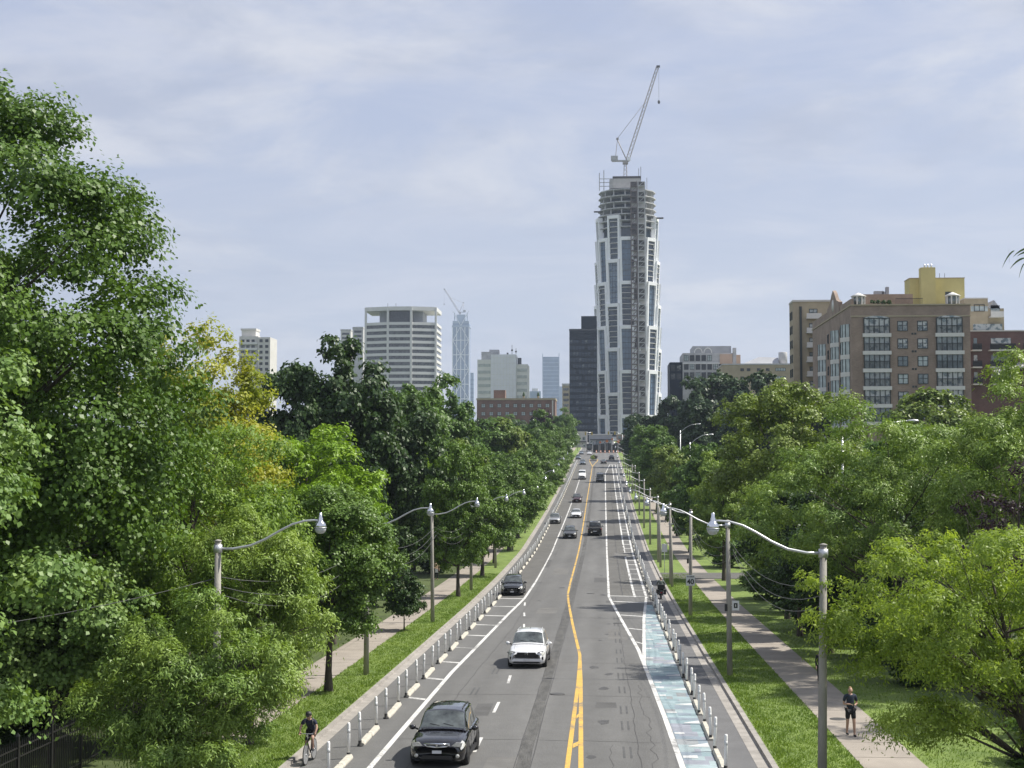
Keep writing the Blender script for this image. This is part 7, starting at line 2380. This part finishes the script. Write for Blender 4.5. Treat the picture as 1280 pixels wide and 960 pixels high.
MB().box(-.045, .045, hd.y - .112, hd.y - .10, hd.z - .012, hd.z + .012).build('glasses', M['car_glass'], t)
bp = empty('backpack', bx, R(-4), 'grey backpack worn by the cyclist in the navy shirt', 'backpack')
skin_mesh('bag', [[(V(0, .18, 1.16), (.15, .09)), (V(0, .10, 1.32), (.16, .10)), (V(0, .02, 1.44), (.12, .07))]], CLOTH['grey'], bp, 1)
for s in (-1, 1): MB().tube([V(s * .11, .0, 1.47), V(s * .13, -.16, 1.43), V(s * .14, -.14, 1.28)], .02, 5).build('strap', CLOTH['grey'], bp)

# ---- scooter rider going away in the right cycle track
Ys_ = 123.0
sx = (4.62, Ys_, rz(Ys_) + crown_h(4.62) + .008)
sct = empty('scooter', sx, math.pi, 'black electric scooter bike riding away in the right cycle track', 'scooter')
for y in (-.62, .58):
    w = MB().lathe([(.14, -.05), (.22, -.05), (.25, -.02), (.25, .02), (.22, .05), (.14, .05)], 18, (0, 0, 0), 'x').build('wheel', M['rubber'], sct, (0, y, .25))
    MB().lathe([(.0, -.03), (.14, -.03), (.14, .03), (.0, .03)], 12, (0, 0, 0), 'x').build('rim', M['alloy'], w)
MB().prism([(-.16, -.35), (.16, -.35), (.17, .3), (-.17, .3)], .28, .36).build('footboard', M['plastic_dark'], sct)
MB().add([(-.17, .05, .36), (.17, .05, .36), (.19, .8, .45), (-.19, .8, .45), (-.14, .1, .72), (.14, .1, .72), (.15, .78, .78), (-.15, .78, .78)], [(0, 3, 2, 1), (4, 5, 6, 7), (0, 1, 5, 4), (1, 2, 6, 5), (2, 3, 7, 6), (3, 0, 4, 7)]).build('body', PAINT['black'], sct)
MB().add([(-.15, .08, .725), (.15, .08, .725), (.16, .8, .785), (-.16, .8, .785), (-.12, .1, .81), (.12, .1, .81), (.13, .76, .87), (-.13, .76, .87)], [(4, 5, 6, 7), (0, 1, 5, 4), (1, 2, 6, 5), (2, 3, 7, 6), (3, 0, 4, 7)]).build('seat', M['rubber'], sct)
MB().add([(-.2, -.42, .36), (.2, -.42, .36), (.16, -.52, .95), (-.16, -.52, .95), (-.2, -.38, .36), (.2, -.38, .36), (.16, -.47, .95), (-.16, -.47, .95)], [(0, 1, 2, 3), (7, 6, 5, 4), (0, 4, 5, 1), (1, 5, 6, 2), (2, 6, 7, 3), (3, 7, 4, 0)]).build('leg_shield', PAINT['black'], sct)
MB().tube([(0, -.62, .25), (0, -.46, 1.0)], .025, 6).tube([(-.32, -.38, 1.06), (-.1, -.45, 1.04), (.1, -.45, 1.04), (.32, -.38, 1.06)], .016, 6).build('handlebar', M['black'], sct)
MB().box(-.3, .3, .62, 1.0, .86, 1.2).box(-.4, -.2, .4, .9, .4, .8).box(.2, .4, .4, .9, .4, .8).build('luggage_case', M['plastic_dark'], sct)
MB().box(-.08, .08, .81, .84, .5, .6).build('tail_light', M['tail'], sct)
JS = dict(pelvis=(0, .34, .98), chest=(0, .28, 1.30), neck=(0, .22, 1.50), head=(0, .20, 1.63), face=(0, -1, 0), shL=(.19, .24, 1.43), shR=(-.19, .24, 1.43), elL=(.31, .02, 1.22), elR=(-.31, .02, 1.22), wrL=(.30, -.26, 1.10), wrR=(-.30, -.26, 1.10),
          handL=(0, -.5, -.1), handR=(0, -.5, -.1), thumbL=(-1, 0, 0), thumbR=(1, 0, 0), curl=1.0, hipL=(.11, .3, .93), hipR=(-.11, .3, .93), knL=(.17, -.12, .84), knR=(-.17, -.12, .84), anL=(.15, -.14, .45), anR=(-.15, -.14, .45))
person('scooter rider in grey green jacket seen from behind in the right cycle track', sx, math.pi, JS, dict(top='green', bottom='black', sleeve=1.0, leg=1.0))
HAZE = 0.000115
# ------------------------------------------------------------------ air
hz = bpy.data.materials.new('summer haze')
hz.use_nodes = True
hz.node_tree.nodes.clear()
ho = hz.node_tree.nodes.new('ShaderNodeOutputMaterial')
hv = hz.node_tree.nodes.new('ShaderNodeVolumePrincipled')
hv.inputs['Color'].default_value = (0.72, 0.84, 1.0, 1)
hv.inputs['Density'].default_value = HAZE
hv.inputs['Anisotropy'].default_value = 0.3
hz.node_tree.links.new(hv.outputs[0], ho.inputs['Volume'])
tag(MB().box(-2300, 2300, -120, 4400, -4.5, 440).build('haze', hz), None, None, None, 'stuff')
